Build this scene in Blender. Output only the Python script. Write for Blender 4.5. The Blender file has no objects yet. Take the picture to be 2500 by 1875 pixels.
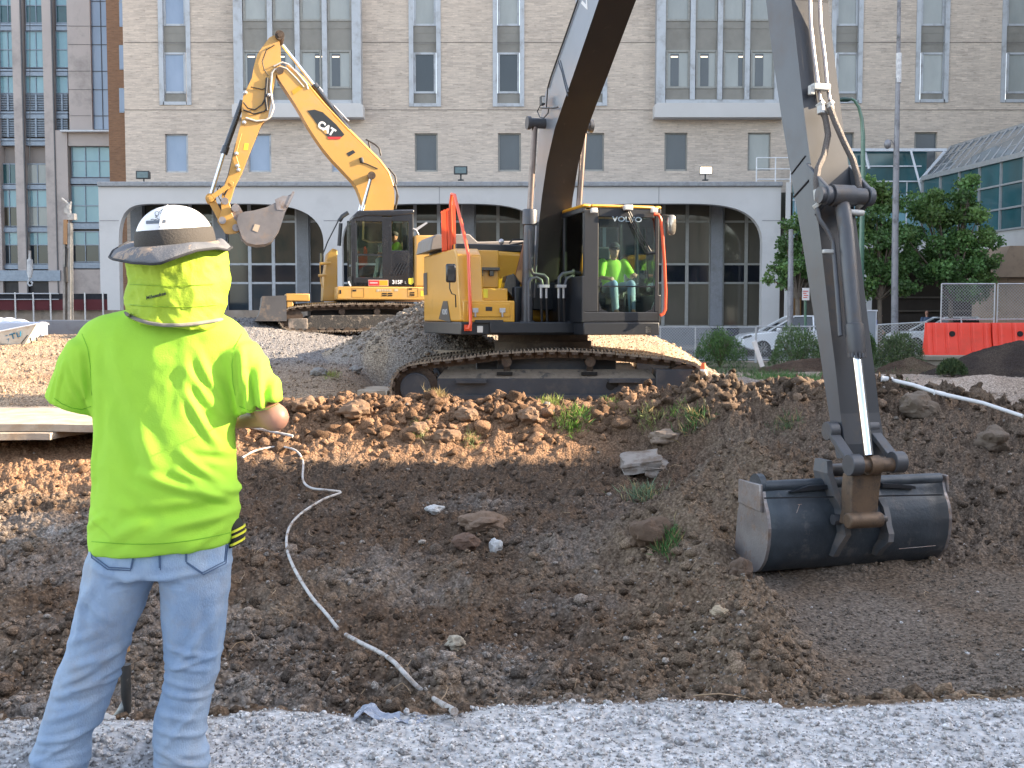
import bpy, bmesh, math, random
import numpy as np
from mathutils import Vector, Matrix, noise as mnoise
R = math.radians
V = Vector
# ------------------------------------------------------------------ camera
FX = 2600.0                       # focal length in photo pixels (photo is 2500 wide)
TH = math.atan(157.5 / FX)        # downward pitch
HC = 1.5                          # eye height
sc = bpy.context.scene
COL = sc.collection
cam = bpy.data.cameras.new('camera'); camo = bpy.data.objects.new('camera', cam); COL.objects.link(camo)
cam.sensor_width = 36; cam.lens = FX / 2500 * 36; cam.clip_end = 2000; cam.clip_start = 0.1
camo.location = (0, 0, HC); camo.rotation_euler = (math.pi / 2 - TH, 0, 0)
sc.camera = camo
# ------------------------------------------------------------------ light
SUN_EL, SUN_AZ = R(23), R(3)      # direction to the sun: +x, a little towards +y
sd = V((math.cos(SUN_EL) * math.cos(SUN_AZ), math.cos(SUN_EL) * math.sin(SUN_AZ), math.sin(SUN_EL)))
w = bpy.data.worlds.new('World'); sc.world = w; w.use_nodes = True
nt = w.node_tree; bg = nt.nodes['Background']
sky = nt.nodes.new('ShaderNodeTexSky'); sky.sky_type = 'NISHITA'; sky.sun_disc = False
sky.sun_elevation = SUN_EL; sky.sun_rotation = math.atan2(sd.x, sd.y)
sky.air_density = 1.0; sky.dust_density = 1.5; sky.ozone_density = 1.5
hs_ = nt.nodes.new('ShaderNodeHueSaturation'); hs_.inputs['Saturation'].default_value = .68; nt.links.new(sky.outputs[0], hs_.inputs['Color'])
wm = nt.nodes.new('ShaderNodeMix'); wm.data_type = 'RGBA'; wm.blend_type = 'MULTIPLY'; wm.inputs[0].default_value = 1; wm.inputs[7].default_value = (1.05, 1.0, .95, 1); nt.links.new(hs_.outputs[0], wm.inputs[6]); nt.links.new(wm.outputs[2], bg.inputs[0]); bg.inputs[1].default_value = 0.15
sl = bpy.data.lights.new('sun', 'SUN'); sl.energy = 4.9; sl.angle = R(0.5); sl.color = (1.0, 0.80, 0.58)
so = bpy.data.objects.new('sun', sl); COL.objects.link(so)
so.rotation_euler = sd.to_track_quat('Z', 'Y').to_euler(); so.location = (30, 0, 30)
sc.view_settings.view_transform = 'Standard'; sc.view_settings.look = 'None'
sc.view_settings.exposure = 2.15; sc.view_settings.gamma = 1
sc.cycles.max_bounces = 6; sc.cycles.diffuse_bounces = 3; sc.cycles.transparent_max_bounces = 12
# ------------------------------------------------------------------ pixel -> place helpers (photo is 2500x1875)
def ray(px, py):
    u = (px - 1250) / FX; v = (937.5 - py) / FX
    return V((u, math.cos(TH) + v * math.sin(TH), -math.sin(TH) + v * math.cos(TH)))
def P(px, py, Y):
    d = ray(px, py); t = Y / d.y
    return V((d.x * t, Y, HC + d.z * t))
def pl(px, py, o, n):
    d = ray(px, py); c = V((0, 0, HC)); t = (o - c).dot(n) / d.dot(n)
    return c + d * t
# ------------------------------------------------------------------ materials
MATS = {}
def hexmix(nt, fac, a, b, blend='MIX'):
    m = nt.nodes.new('ShaderNodeMix'); m.data_type = 'RGBA'; m.blend_type = blend
    if isinstance(fac, float): m.inputs[0].default_value = fac
    else: nt.links.new(fac, m.inputs[0])
    for k, s in ((6, a), (7, b)):
        if isinstance(s, (tuple, list)): m.inputs[k].default_value = (*s[:3], 1)
        else: nt.links.new(s, m.inputs[k])
    return m.outputs[2]
def ramp(nt, src, p0, p1, v0=0., v1=1.):
    r = nt.nodes.new('ShaderNodeMapRange'); nt.links.new(src, r.inputs[0])
    r.inputs[1].default_value = p0; r.inputs[2].default_value = p1; r.inputs[3].default_value = v0; r.inputs[4].default_value = v1
    return r.outputs[0]
def nz(nt, co, scale, detail=4, rough=.6, stretch=None):
    if stretch:
        mp = nt.nodes.new('ShaderNodeMapping'); mp.inputs['Scale'].default_value = stretch
        nt.links.new(co, mp.inputs[0]); co = mp.outputs[0]
    n = nt.nodes.new('ShaderNodeTexNoise'); n.inputs['Scale'].default_value = scale
    n.inputs['Detail'].default_value = detail; n.inputs['Roughness'].default_value = rough
    nt.links.new(co, n.inputs['Vector']); return n.outputs[0]
def mk(name, c, c2=None, sc_=6., rough=.5, metal=0., bump=0., bsc=40., dirt=None, dsc=3., dth=(.5, .7), dam=.8,
       spec=.5, stretch=None, coat=0., emis=None, es=1., rvar=.12, alpha=None, trans=0., sheen=0., subs=0.):
    if name in MATS: return MATS[name]
    m = bpy.data.materials.new(name); m.use_nodes = True; nt = m.node_tree
    b = nt.nodes['Principled BSDF']; L = nt.links.new
    co = nt.nodes.new('ShaderNodeTexCoord').outputs['Object']
    c2 = c2 or tuple(x * .8 for x in c)
    n1 = nz(nt, co, sc_, 5, .6, stretch)
    colr = hexmix(nt, ramp(nt, n1, .3, .7), c, c2)
    rsock = None
    if dirt:
        n2 = nz(nt, co, dsc, 8, .7)
        f = ramp(nt, n2, dth[0], dth[1], 0, dam)
        colr = hexmix(nt, f, colr, dirt)
        rr = nt.nodes.new('ShaderNodeMix'); rr.data_type = 'FLOAT'; L(f, rr.inputs[0]); rr.inputs[2].default_value = rough; rr.inputs[3].default_value = .85
        rsock = rr.outputs[0]
    L(colr, b.inputs['Base Color'])
    if rsock: L(rsock, b.inputs['Roughness'])
    else:
        L(ramp(nt, n1, .2, .8, max(0, rough - rvar), min(1, rough + rvar)), b.inputs['Roughness'])
    b.inputs['Metallic'].default_value = metal
    b.inputs['Specular IOR Level'].default_value = spec
    if coat: b.inputs['Coat Weight'].default_value = coat; b.inputs['Coat Roughness'].default_value = .15
    if sheen: b.inputs['Sheen Weight'].default_value = sheen
    if trans: b.inputs['Transmission Weight'].default_value = trans
    if emis: b.inputs['Emission Color'].default_value = (*emis, 1); b.inputs['Emission Strength'].default_value = es
    if bump:
        bp = nt.nodes.new('ShaderNodeBump'); bp.inputs['Strength'].default_value = min(1, bump); bp.inputs['Distance'].default_value = .02
        L(nz(nt, co, bsc, 5, .65, stretch), bp.inputs['Height']); L(bp.outputs[0], b.inputs['Normal'])
    MATS[name] = m; return m
def glass(name, tint, refl=.9, dense=.3, rough=.02):
    """window glass: tinted see-through plus a mirror reflection by fresnel"""
    if name in MATS: return MATS[name]
    m = bpy.data.materials.new(name); m.use_nodes = True; nt = m.node_tree; nt.nodes.remove(nt.nodes['Principled BSDF'])
    L = nt.links.new; out = nt.nodes['Material Output']
    tr = nt.nodes.new('ShaderNodeBsdfTransparent'); tr.inputs[0].default_value = (*tint, 1)
    gl = nt.nodes.new('ShaderNodeBsdfGlossy'); gl.inputs[0].default_value = (refl, refl, refl, 1); gl.inputs[1].default_value = rough
    fr = nt.nodes.new('ShaderNodeFresnel'); fr.inputs[0].default_value = 1.5 + dense
    mx = nt.nodes.new('ShaderNodeMixShader'); L(fr.outputs[0], mx.inputs[0]); L(tr.outputs[0], mx.inputs[1]); L(gl.outputs[0], mx.inputs[2])
    L(mx.outputs[0], out.inputs[0]); MATS[name] = m; return m
def brickmat(name, c1, c2, mortar, bw=.4, bh=.085, sc1=1.0, var=(.6, .5, .4)):
    m = bpy.data.materials.new(name); m.use_nodes = True; nt = m.node_tree; b = nt.nodes['Principled BSDF']; L = nt.links.new
    tc = nt.nodes.new('ShaderNodeTexCoord').outputs['Object']
    sx = nt.nodes.new('ShaderNodeSeparateXYZ'); L(tc, sx.inputs[0]); cb = nt.nodes.new('ShaderNodeCombineXYZ')
    ad = nt.nodes.new('ShaderNodeMath'); ad.operation = 'ADD'; L(sx.outputs[0], ad.inputs[0]); L(sx.outputs[1], ad.inputs[1])
    L(ad.outputs[0], cb.inputs[0]); L(sx.outputs[2], cb.inputs[1])
    br = nt.nodes.new('ShaderNodeTexBrick'); L(cb.outputs[0], br.inputs['Vector'])
    br.inputs['Scale'].default_value = 1; br.inputs['Brick Width'].default_value = bw; br.inputs['Row Height'].default_value = bh
    br.inputs['Mortar Size'].default_value = .008; br.inputs['Mortar Smooth'].default_value = .3; br.inputs['Bias'].default_value = -.1
    br.inputs['Color1'].default_value = (*c1, 1); br.inputs['Color2'].default_value = (*c2, 1); br.inputs['Mortar'].default_value = (*mortar, 1)
    n1 = nz(nt, cb.outputs[0], .35, 4, .6); n2 = nz(nt, cb.outputs[0], 2.6, 5, .75, (.8, 6, 1)); n3 = nz(nt, cb.outputs[0], 1.1, 6, .7, (1.2, 1.2, 1))
    c = hexmix(nt, ramp(nt, n1, .35, .65, 0, .35), br.outputs[0], tuple(x * 1.15 for x in c1))
    c = hexmix(nt, ramp(nt, n2, .54, .66, 0, .7), c, tuple(x * .55 for x in c2))
    c = hexmix(nt, ramp(nt, n2, .44, .34, 0, .8), c, tuple(min(1, x * 1.35) for x in c1))
    c = hexmix(nt, ramp(nt, n3, .6, .8, 0, .35), c, mortar)
    L(c, b.inputs['Base Color']); b.inputs['Roughness'].default_value = .9; b.inputs['Specular IOR Level'].default_value = .2
    bp = nt.nodes.new('ShaderNodeBump'); bp.inputs['Strength'].default_value = .35; bp.inputs['Distance'].default_value = .02
    L(br.outputs[1], bp.inputs['Height']); bp.invert = True; L(bp.outputs[0], b.inputs['Normal'])
    MATS[name] = m; return m
# ------------------------------------------------------------------ mesh kit
class MB:
    def __init__(s): s.v = []; s.f = []; s.m = []; s.cm = 0
    def add(s, vs, fs):
        o = len(s.v); s.v += [tuple(x) for x in vs]; s.f += [tuple(i + o for i in f) for f in fs]; s.m += [s.cm] * len(fs); return s
    def box(s, c, d, M=None):
        hx, hy, hz = d[0] / 2, d[1] / 2, d[2] / 2; c = V(c)
        vs = [V((x, y, z)) for x in (-hx, hx) for y in (-hy, hy) for z in (-hz, hz)]
        if M is not None: vs = [M @ v for v in vs]
        return s.add([v + c for v in vs], [(0, 1, 3, 2), (4, 6, 7, 5), (0, 4, 5, 1), (2, 3, 7, 6), (0, 2, 6, 4), (1, 5, 7, 3)])
    def bx(s, x0, x1, y0, y1, z0, z1): return s.box(((x0 + x1) / 2, (y0 + y1) / 2, (z0 + z1) / 2), (abs(x1 - x0), abs(y1 - y0), abs(z1 - z0)))
    def beam(s, a, b, w_, h, up=(0, 0, 1)):
        a = V(a); b = V(b); d = (b - a); n = d.normalized(); u = V(up)
        if abs(n.dot(u)) > .98: u = V((0, 1, 0))
        r = n.cross(u).normalized(); u = r.cross(n)
        vs = []
        for p in (a, b):
            for i, j in ((-1, -1), (1, -1), (1, 1), (-1, 1)): vs.append(p + r * (w_ / 2 * i) + u * (h / 2 * j))
        return s.add(vs, [(3, 2, 1, 0), (4, 5, 6, 7), (0, 1, 5, 4), (1, 2, 6, 5), (2, 3, 7, 6), (3, 0, 4, 7)])
    def prism(s, pts, ext):
        """polygon pts (3D, planar) extruded by vector ext"""
        n = len(pts); ext = V(ext); a = [V(p) for p in pts]; b = [p + ext for p in a]
        bm = [tuple(range(n)), tuple(range(2 * n - 1, n - 1, -1))]
        return s.add(a + b, bm + [(i, n + i, n + (i + 1) % n, (i + 1) % n) for i in range(n)])
    def tube(s, pts, r, n=10, cap=True):
        pts = [V(p) for p in pts]; rs = r if isinstance(r, (list, tuple)) else [r] * len(pts)
        vs = []; fr = None
        for i, p in enumerate(pts):
            t = (pts[min(i + 1, len(pts) - 1)] - pts[max(i - 1, 0)]).normalized()
            if fr is None:
                fr = t.cross(V((0, 0, 1)) if abs(t.z) < .9 else V((1, 0, 0))).normalized()
            else: fr = (fr - t * fr.dot(t)).normalized()
            b = t.cross(fr)
            for k in range(n):
                a = 2 * math.pi * k / n; vs.append(p + (fr * math.cos(a) + b * math.sin(a)) * rs[i])
        m = len(pts)
        fs = [(i * n + k, i * n + (k + 1) % n, (i + 1) * n + (k + 1) % n, (i + 1) * n + k) for i in range(m - 1) for k in range(n)]
        if cap: fs += [tuple(range(n - 1, -1, -1)), tuple((m - 1) * n + k for k in range(n))]
        return s.add(vs, fs)
    def cyl(s, a, b, r0, r1=None, n=20): return s.tube([a, b], [r0, r0 if r1 is None else r1], n)
    def rings(s, rings, cap=True, closed=True):
        n = len(rings[0]); vs = [p for r in rings for p in r]; m = len(rings)
        kk = n if closed else n - 1
        fs = [(i * n + k, i * n + (k + 1) % n, (i + 1) * n + (k + 1) % n, (i + 1) * n + k) for i in range(m - 1) for k in range(kk)]
        if cap: fs += [tuple(range(n - 1, -1, -1)), tuple((m - 1) * n + k for k in range(n))]
        return s.add(vs, fs)
    def sphere(s, c, r, nu=14, nv=9, sc_=(1, 1, 1)):
        c = V(c); rg = []
        for j in range(1, nv):
            t = math.pi * j / nv
            rg.append([c + V((math.sin(t) * math.cos(2 * math.pi * k / nu) * r * sc_[0], math.sin(t) * math.sin(2 * math.pi * k / nu) * r * sc_[1], -math.cos(t) * r * sc_[2])) for k in range(nu)])
        o = len(s.v); s.rings(rg, cap=False)
        s.v += [tuple(c - V((0, 0, r * sc_[2]))), tuple(c + V((0, 0, r * sc_[2])))]
        b = len(s.v) - 2; t = b + 1; e = o + (nv - 2) * nu
        for k in range(nu):
            s.f.append((b, o + (k + 1) % nu, o + k)); s.f.append((t, e + k, e + (k + 1) % nu)); s.m += [s.cm] * 2
        return s
    def mesh(s, name):
        me = bpy.data.meshes.new(name); me.from_pydata(s.v, [], s.f); me.update(); return me
    def build(s, name, mat, parent=None, smooth=35, bevel=0, label=None, w2l=None):
        vs = s.v
        if w2l is not None: vs = [tuple(w2l @ V(v)) for v in vs]
        me = bpy.data.meshes.new(name); me.from_pydata(vs, [], s.f)
        mats = mat if isinstance(mat, (list, tuple)) else [mat]
        for m in mats: me.materials.append(m)
        if len(mats) > 1: me.polygons.foreach_set('material_index', s.m)
        bm = bmesh.new(); bm.from_mesh(me); bmesh.ops.recalc_face_normals(bm, faces=bm.faces); bm.to_mesh(me); bm.free()
        if smooth:
            me.shade_smooth(); me.set_sharp_from_angle(angle=R(smooth))
        o = bpy.data.objects.new(name, me); COL.objects.link(o)
        if parent is not None: o.parent = parent
        if bevel:
            b = o.modifiers.new('bevel', 'BEVEL'); b.width = bevel; b.segments = 2; b.limit_method = 'ANGLE'; b.angle_limit = R(40); b.harden_normals = False
        if label: o['label'] = label
        return o
def tag(o, label=None, cat=None, group=None, kind=None):
    if label: o['label'] = label
    if cat: o['category'] = cat
    if group: o['group'] = group
    if kind: o['kind'] = kind
    return o
def thing(name, label, cat, loc=(0, 0, 0), rz=0, group=None, M=None):
    o = bpy.data.objects.new(name, None); o.empty_display_size = .2; COL.objects.link(o)
    o.location = loc; o.rotation_euler = (0, 0, rz)
    return tag(o, label, cat, group)
def W2L(loc, rz): return (Matrix.Translation(V(loc)) @ Matrix.Rotation(rz, 4, 'Z')).inverted()
def text(name, s, size, M, mat, parent, ext=.002, bold=0, sx=1., shear=0.):
    cu = bpy.data.curves.new(name, 'FONT'); cu.body = s; cu.size = size; cu.extrude = ext; cu.align_x = 'CENTER'; cu.align_y = 'CENTER'; cu.offset = bold; cu.shear = shear
    to = bpy.data.objects.new(name + '_t', cu); COL.objects.link(to)
    dg = bpy.context.evaluated_depsgraph_get(); me = bpy.data.meshes.new_from_object(to.evaluated_get(dg))
    bpy.data.objects.remove(to); me.transform(M @ Matrix.Diagonal((sx, 1, 1, 1))); me.materials.clear(); me.materials.append(mat)
    me.name = name; o = bpy.data.objects.new(name, me); COL.objects.link(o)
    if parent is not None: o.parent = parent
    return o
def baked(o, mods):
    """apply modifiers given as (type, dict) and return plain mesh object"""
    for t, kw in mods:
        m = o.modifiers.new(t, t)
        for k, v in kw.items(): setattr(m, k, v)
    dg = bpy.context.evaluated_depsgraph_get(); dg.update()
    me = bpy.data.meshes.new_from_object(o.evaluated_get(dg)); o.modifiers.clear(); old = o.data; o.data = me; bpy.data.meshes.remove(old)
    return o
# ------------------------------------------------------------------ numpy noise
def _h(ix, iy, seed):
    n = (ix.astype(np.int64) * 374761393 + iy.astype(np.int64) * 668265263 + seed * 1442695041) & 0xffffffff
    n = ((n ^ (n >> 13)) * 1274126177) & 0xffffffff
    n = n ^ (n >> 16)
    return (n & 0xffff) / 65535.0
def vn(x, y, seed=0):
    ix = np.floor(x); iy = np.floor(y); fx = x - ix; fy = y - iy
    fx = fx * fx * (3 - 2 * fx); fy = fy * fy * (3 - 2 * fy)
    a = _h(ix, iy, seed); b = _h(ix + 1, iy, seed); c = _h(ix, iy + 1, seed); d = _h(ix + 1, iy + 1, seed)
    return (a * (1 - fx) + b * fx) * (1 - fy) + (c * (1 - fx) + d * fx) * fy
def fbm(x, y, s, oct=4, seed=0, g=.5):
    t = 0; a = 1; n = 0
    for o in range(oct):
        ca, sa = math.cos(o * 1.1 + .3), math.sin(o * 1.1 + .3)
        t = t + a * (vn((x * ca - y * sa) / s + 17.3 * o, (x * sa + y * ca) / s + 9.1 * o, seed + o) * 2 - 1); n += a; a *= g; s *= .5
    return t / n
def billow(x, y, s, oct=3, seed=0, g=.55):
    t = 0; a = 1; n = 0
    for o in range(oct):
        ca, sa = math.cos(o * 1.7 + .5), math.sin(o * 1.7 + .5)
        t = t + a * (1 - np.abs(vn((x * ca - y * sa) / s, (x * sa + y * ca) / s, seed + 31 * o) * 2 - 1) ** .8); n += a; a *= g; s *= .5
    return t / n
def ss(a, b, x):
    t = np.clip((x - a) / (b - a), 0, 1); return t * t * (3 - 2 * t)
# ================================================================== TERRAIN
_ex = (np.array([-1200, 0, 230, 500, 650, 850, 1120, 1200, 1450, 1700, 1850, 1990, 2200, 2500, 3700]) - 1250) / 650.
_ey = 1.5 * FX / (np.array([1790, 1785, 1785, 1782, 1757, 1772, 1765, 1746, 1740, 1735, 1741, 1758, 1742, 1732, 1735]) - 780.)
def edgeY(x): return np.interp(x, _ex, _ey) + .05 * fbm(x, x * 0 + 3, .30, 5, 5, .6)
_cp = (np.array([300, 600, 700, 850, 950, 1040, 1100, 1300, 1350, 1500, 1600, 1700, 1850, 1960, 2080, 2150, 2300, 2500, 3000]) - 1250) / FX
_cy = np.array([1010, 985, 985, 965, 975, 955, 975, 968, 985, 975, 950, 936, 960, 945, 945, 938, 962, 1000, 1040])
def crest(x, y):
    u = x / np.maximum(y, 1)
    Yc = np.interp(x, [-6, 2, 4, 12], [16.0, 16.0, 15.4, 15.2])
    h = 1.5 - (np.interp(u, _cp, _cy) + 12 - 780) / FX * Yc
    return Yc, h
def macro(x, y):
    fl = np.interp(y, [3, 6, 8, 10.4, 12.5, 14.3, 15.1, 16, 17], [-.9, -.92, -.95, -.87, -.72, -.5, -.27, -.08, -.02])
    fl = fl + ss(1.4, 4.2, x) * ss(9.6, 13.5, y) * .62 * (1 - ss(14.5, 16.5, y)) + .12 * ss(2, 5, x) * (1 - ss(9, 12, y))
    zl = np.interp(y, [16.2, 18.5, 20, 22, 23.6, 25, 28, 32, 38, 42], [.05, .33, .50, .68, .98, 1.08, 1.12, .9, .15, 0])
    sl_ = 1 - ss(-4.6, -3.9, x); zl = zl * (1 - sl_) + sl_ * np.minimum(zl, np.interp(y, [17.2, 18.6, 19.6], [-.02, .3, 2.]))
    zl = zl + .45 * np.exp(-((x + 6.3) / 1.6) ** 2 - ((y - 25.3) / 1.5) ** 2)
    zr = np.interp(y, [16.5, 18, 24, 36], [.12, .16, .06, 0.])
    wr = ss(3.2, 5.2, x)
    back = zl * (1 - wr) + zr * wr
    pad = ss(-3.3, -2.3, x) * (1 - ss(3.3, 4.1, x)) * (1 - ss(20.8, 22.2, y))
    back = back * (1 - pad) + (-.05) * pad
    b = ss(16.0, 17.2, y)
    z = fl * (1 - b) + back * b
    Yc, h = crest(x, y)
    d = y - Yc
    wf = np.where(d < 0, np.exp(-(np.abs(d) / np.interp(x, [0, 3], [.62, 1.2])) ** 2.2), np.exp(-(np.abs(d) / .62) ** 2.4)) * ss(-5.0, -4.3, x)
    z = np.where(wf > 0, z + np.maximum(h - z, 0) * wf, z)
    # pile in front of the bucket mouth, ridge beside the scraped lane, small hollow
    z = z + .83 * np.exp(-np.abs((x - 2.62) / 1.05) ** 2.6 - np.abs((y - 11.05) / .95) ** 2.6)
    rx = 1.62 + .25 * np.sin(y * .9)
    z = z + .20 * np.exp(-((x - rx) / .36) ** 2) * ss(5.6, 6.8, y) * (1 - ss(10.5, 11.5, y))
    z = z - .16 * np.exp(-((x - .25) / .55) ** 2 - ((y - 8.3) / .5) ** 2)
    z = z + .12 * np.exp(-((x + .6) / .7) ** 2 - ((y - 6.9) / .4) ** 2) + .13 * np.exp(-((x - 1.0) / .8) ** 2 - ((y - 10.9) / .3) ** 2)
    z = z + .22 * np.exp(-((x + 3.9) / .9) ** 2 - ((y - 10.6) / .8) ** 2) + .1 * np.exp(-((x + 3.1) / .6) ** 2 - ((y - 7.7) / .5) ** 2)
    # foreground gravel pad
    e = edgeY(x); t = ss(0, .95, y - e)
    lip = .012 * np.exp(-((y - e + .12) / .16) ** 2)
    z = np.where(y < e, lip, (z * t + lip * (1 - t)))
    return z
def lane(x, y):
    x = x + .22 * fbm(x, y, .5, 3, 201); y = y + .2 * fbm(x, y, .6, 2, 202)
    return ss(1.95, 2.3, x) * (1 - ss(4.6, 5.6, x)) * ss(6.2, 7, y) * (1 - ss(9.4, 10, y))
def rough(x, y):
    e = edgeY(x); inpit = ss(.02, .25, y - e) * (1 - ss(16.3, 16.9, y))
    Yc, h = crest(x, y)
    wind = np.exp(-((y - Yc) / 1.0) ** 2) * ss(-5, -4.2, x) * (1 - ss(16.5, 17.3, y))
    a = inpit * (.125 * (1 - .86 * lane(x, y)) * (1 - .6 * ss(14.2, 14.6, y) * (1 - ss(1.2, 2.2, x))) * (1 + .5 * ss(2, 3.2, x) * ss(9.5, 11, y))) + wind * .13
    back = ss(16.4, 17, y)
    return a, back
def H(x, y, lod=True):
    z = macro(x, y); a, back = rough(x, y)
    far = y > 36
    d1 = billow(x, y, .55, 2, 11) - .5
    d2 = billow(x, y, .20, 3, 23) - .5
    d3 = fbm(x, y, .05, 2, 37)
    z = z + a * (1.2 * d1 + 1.25 * d2) + (a * .26 + .002) * d3
    z = z + np.where(far, 0, back * (.07 * (billow(x * .45, y, .7, 3, 41) - .5) + .02 * d3))
    p = (y < edgeY(x) + .1)
    z = z + p * (.008 * fbm(x, y, .3, 3, 51) + .014 * (billow(x, y, .06, 4, 61) - .5) + .012 * (billow(x, y, .25, 2, 66) - .5))
    # wheel-like scrape lines on the left graded strip
    z = z + .018 * np.sin(y * 14 + .6 * x) * ss(12.6, 13.2, y) * (1 - ss(14, 14.6, y)) * (1 - ss(-4.6, -3.6, x))
    return z
def gz(x, y): return float(H(np.array([float(x)]), np.array([float(y)]))[0])
def gm(x, y): return float(macro(np.array([float(x)]), np.array([float(y)]))[0])
rowsy = list(np.linspace(-60, 1.5, 30))
yy_ = 1.5
while yy_ < 46: yy_ += max(.004, .0036 * yy_); rowsy.append(yy_)
while yy_ < 900: yy_ *= 1.12; rowsy.append(yy_)
rowsy = np.array(rowsy)
us = np.concatenate([-np.geomspace(.56, 4, 12)[::-1][:-1], np.linspace(-.56, .56, 1000), np.geomspace(.56, 4, 12)[1:]])
YY, UU = np.meshgrid(rowsy, us, indexing='ij'); XX = UU * np.sqrt(YY ** 2 + 2.2)
ZZ = H(XX.ravel(), YY.ravel()).reshape(XX.shape)
def gridmesh(name, X, Y, Z, colr, mat):
    nr, nc = X.shape; me = bpy.data.meshes.new(name); n = nr * nc
    me.vertices.add(n); co = np.empty((n, 3), np.float32); co[:, 0] = X.ravel(); co[:, 1] = Y.ravel(); co[:, 2] = Z.ravel()
    me.vertices.foreach_set('co', co.ravel())
    i = np.arange((nr - 1) * (nc - 1)); r = i // (nc - 1); c = i % (nc - 1); a = r * nc + c
    q = np.stack([a, a + 1, a + nc + 1, a + nc], 1).astype(np.int32)
    me.loops.add(q.size); me.loops.foreach_set('vertex_index', q.ravel())
    me.polygons.add(len(q)); me.polygons.foreach_set('loop_start', np.arange(0, q.size, 4, dtype=np.int32)); me.polygons.foreach_set('loop_total', np.full(len(q), 4, np.int32))
    me.polygons.foreach_set('use_smooth', np.ones(len(q), bool)); me.update(calc_edges=True)
    if colr is not None:
        at = me.color_attributes.new('Col', 'FLOAT_COLOR', 'POINT'); cc = np.ones((n, 4), np.float32); cc[:, :colr.shape[1]] = colr
        at.data.foreach_set('color', cc.ravel())
    me.materials.append(mat); o = bpy.data.objects.new(name, me); COL.objects.link(o); return o
def lerp(a, b, t): return a * (1 - t[:, None]) + b * t[:, None]
def gcol(x, y, alpha=False):
    """colour of each patch of ground, with sunlit and shaded tones worked in"""
    c = np.tile(np.array([.135, .096, .068]), (len(x), 1))
    n1 = ss(-.15, .35, fbm(x, y, 1.1, 4, 71)); n2 = ss(-.1, .4, fbm(x, y, .35, 4, 72)); n3 = ss(.0, .4, fbm(x, y, .8, 4, 73))
    c = lerp(c, np.array([.20, .158, .120]), n1 * .8)
    c = lerp(c, np.array([.10, .070, .050]), n2 * .45)
    c = lerp(c, np.array([.27, .24, .215]), n3 * .5 * (1 - ss(12, 13.5, y)))
    tan = ss(.4, 1.4, x) * (1 - ss(10.5, 12, y)) * (1 - ss(2.2, 3, x) * .4)
    c = lerp(c, np.array([.225, .168, .118]), tan * .6)
    c = lerp(c, np.array([.175, .152, .132]), lane(x, y) * (.25 + .5 * n1))
    far = ss(2.2, 4, x) * ss(8.5, 11, y)
    c = lerp(c, np.array([.165, .130, .102]), far * .7)
    # lighter gravelly patches in the pit
    for (cx, cy, rx, ry, k) in ((-1.75, 6.6, .5, .8, .75), (-.15, 7.3, .45, .5, .5), (-4.6, 10.8, .9, .5, .8), (-2.1, 12.3, .5, .2, .3), (-.0, 12.6, 1.4, .3, .35), (.5, 8.9, .35, .15, .6), (-2.8, 6.4, .5, .4, .55)):
        g = np.exp(-((x - cx) / rx) ** 2 - ((y - cy) / ry) ** 2) * k
        c = lerp(c, np.array([.34, .325, .31]), g * (.4 + .6 * n2))
    dk = ss(10.2, 11.5, y) * (1 - ss(14.2, 14.7, y)) * (1 - ss(1.5, 3, x)) * ss(-4.2, -3.4, x)
    c = lerp(c, np.array([.088, .064, .048]), dk * (.35 + .5 * n1))
    graded = np.maximum(ss(12.6, 13.4, y) * (1 - ss(-4.2, -3.2, x)), ss(14.3, 14.7, y + .2 * fbm(x, y, .5, 3, 14))) * (1 - ss(15.6, 16.3, y)) * (1 - ss(.6, 1.8, x))
    c = lerp(c, np.array([.30, .18, .105]), graded * .7)  # smooth strip raised towards orange to stand for sun on it
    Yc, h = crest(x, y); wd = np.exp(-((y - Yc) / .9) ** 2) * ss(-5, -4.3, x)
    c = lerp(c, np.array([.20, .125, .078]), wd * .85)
    c = lerp(c, np.array([.125, .10, .078]), wd * ss(1.6, 3.0, x) * .85)  # bank coloured orange as if sunlit, darkened rightwards to stand for shade
    b = ss(16.5, 16.95, y + .12 * fbm(x, y, .4, 3, 9))
    lt = lerp(np.tile(np.array([.39, .30, .215]), (len(x), 1)), np.array([.27, .205, .15]), n2 * .6)
    lt = lerp(lt, np.array([.27, .165, .10]), ss(.05, .4, fbm(x * .35, y, 1.2, 3, 77)) * (1 - ss(-6, -3, x)) * (1 - ss(19, 21, y)) * .8)
    grey = np.exp(-((y - 23.6) / 2.4) ** 2) * (1 - ss(-1.0, .3, x)) * ss(-7.6, -7.0, x)
    lt = lerp(lt, np.array([.235, .23, .23]), np.clip(grey * 1.6, 0, 1))
    tanm = ss(20.8, 22, y) * (1 - ss(27, 30, y)) * ss(-.5, .5, x) * (1 - ss(4.6, 5.2, x))
    lt = lerp(lt, np.array([.50, .38, .26]), tanm * .9)
    rt = ss(3.6, 4.6, x); lt = lerp(lt, np.array([.40, .34, .29]), rt)
    gr = rt * ss(28, 31, y + fbm(x, y, 2, 3, 81)) * (1 - ss(37, 38, y)); lt = lerp(lt, np.array([.075, .09, .05]), gr * .8)
    c = lerp(c, lt, b)
    e = edgeY(x); pd = 1 - ss(-.015, .03, y - e)
    pc = lerp(np.tile(np.array([.60, .605, .62]), (len(x), 1)), np.array([.49, .495, .51]), ss(-.2, .4, fbm(x, y, .12, 4, 91)))
    pc = lerp(pc, np.array([.68, .685, .70]), ss(.1, .45, fbm(x, y, .5, 3, 92)) * .7)
    r_ = lerp(c, pc, pd)
    return np.concatenate([r_, (1 - .45 * pd)[:, None]], 1) if alpha else r_
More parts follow.
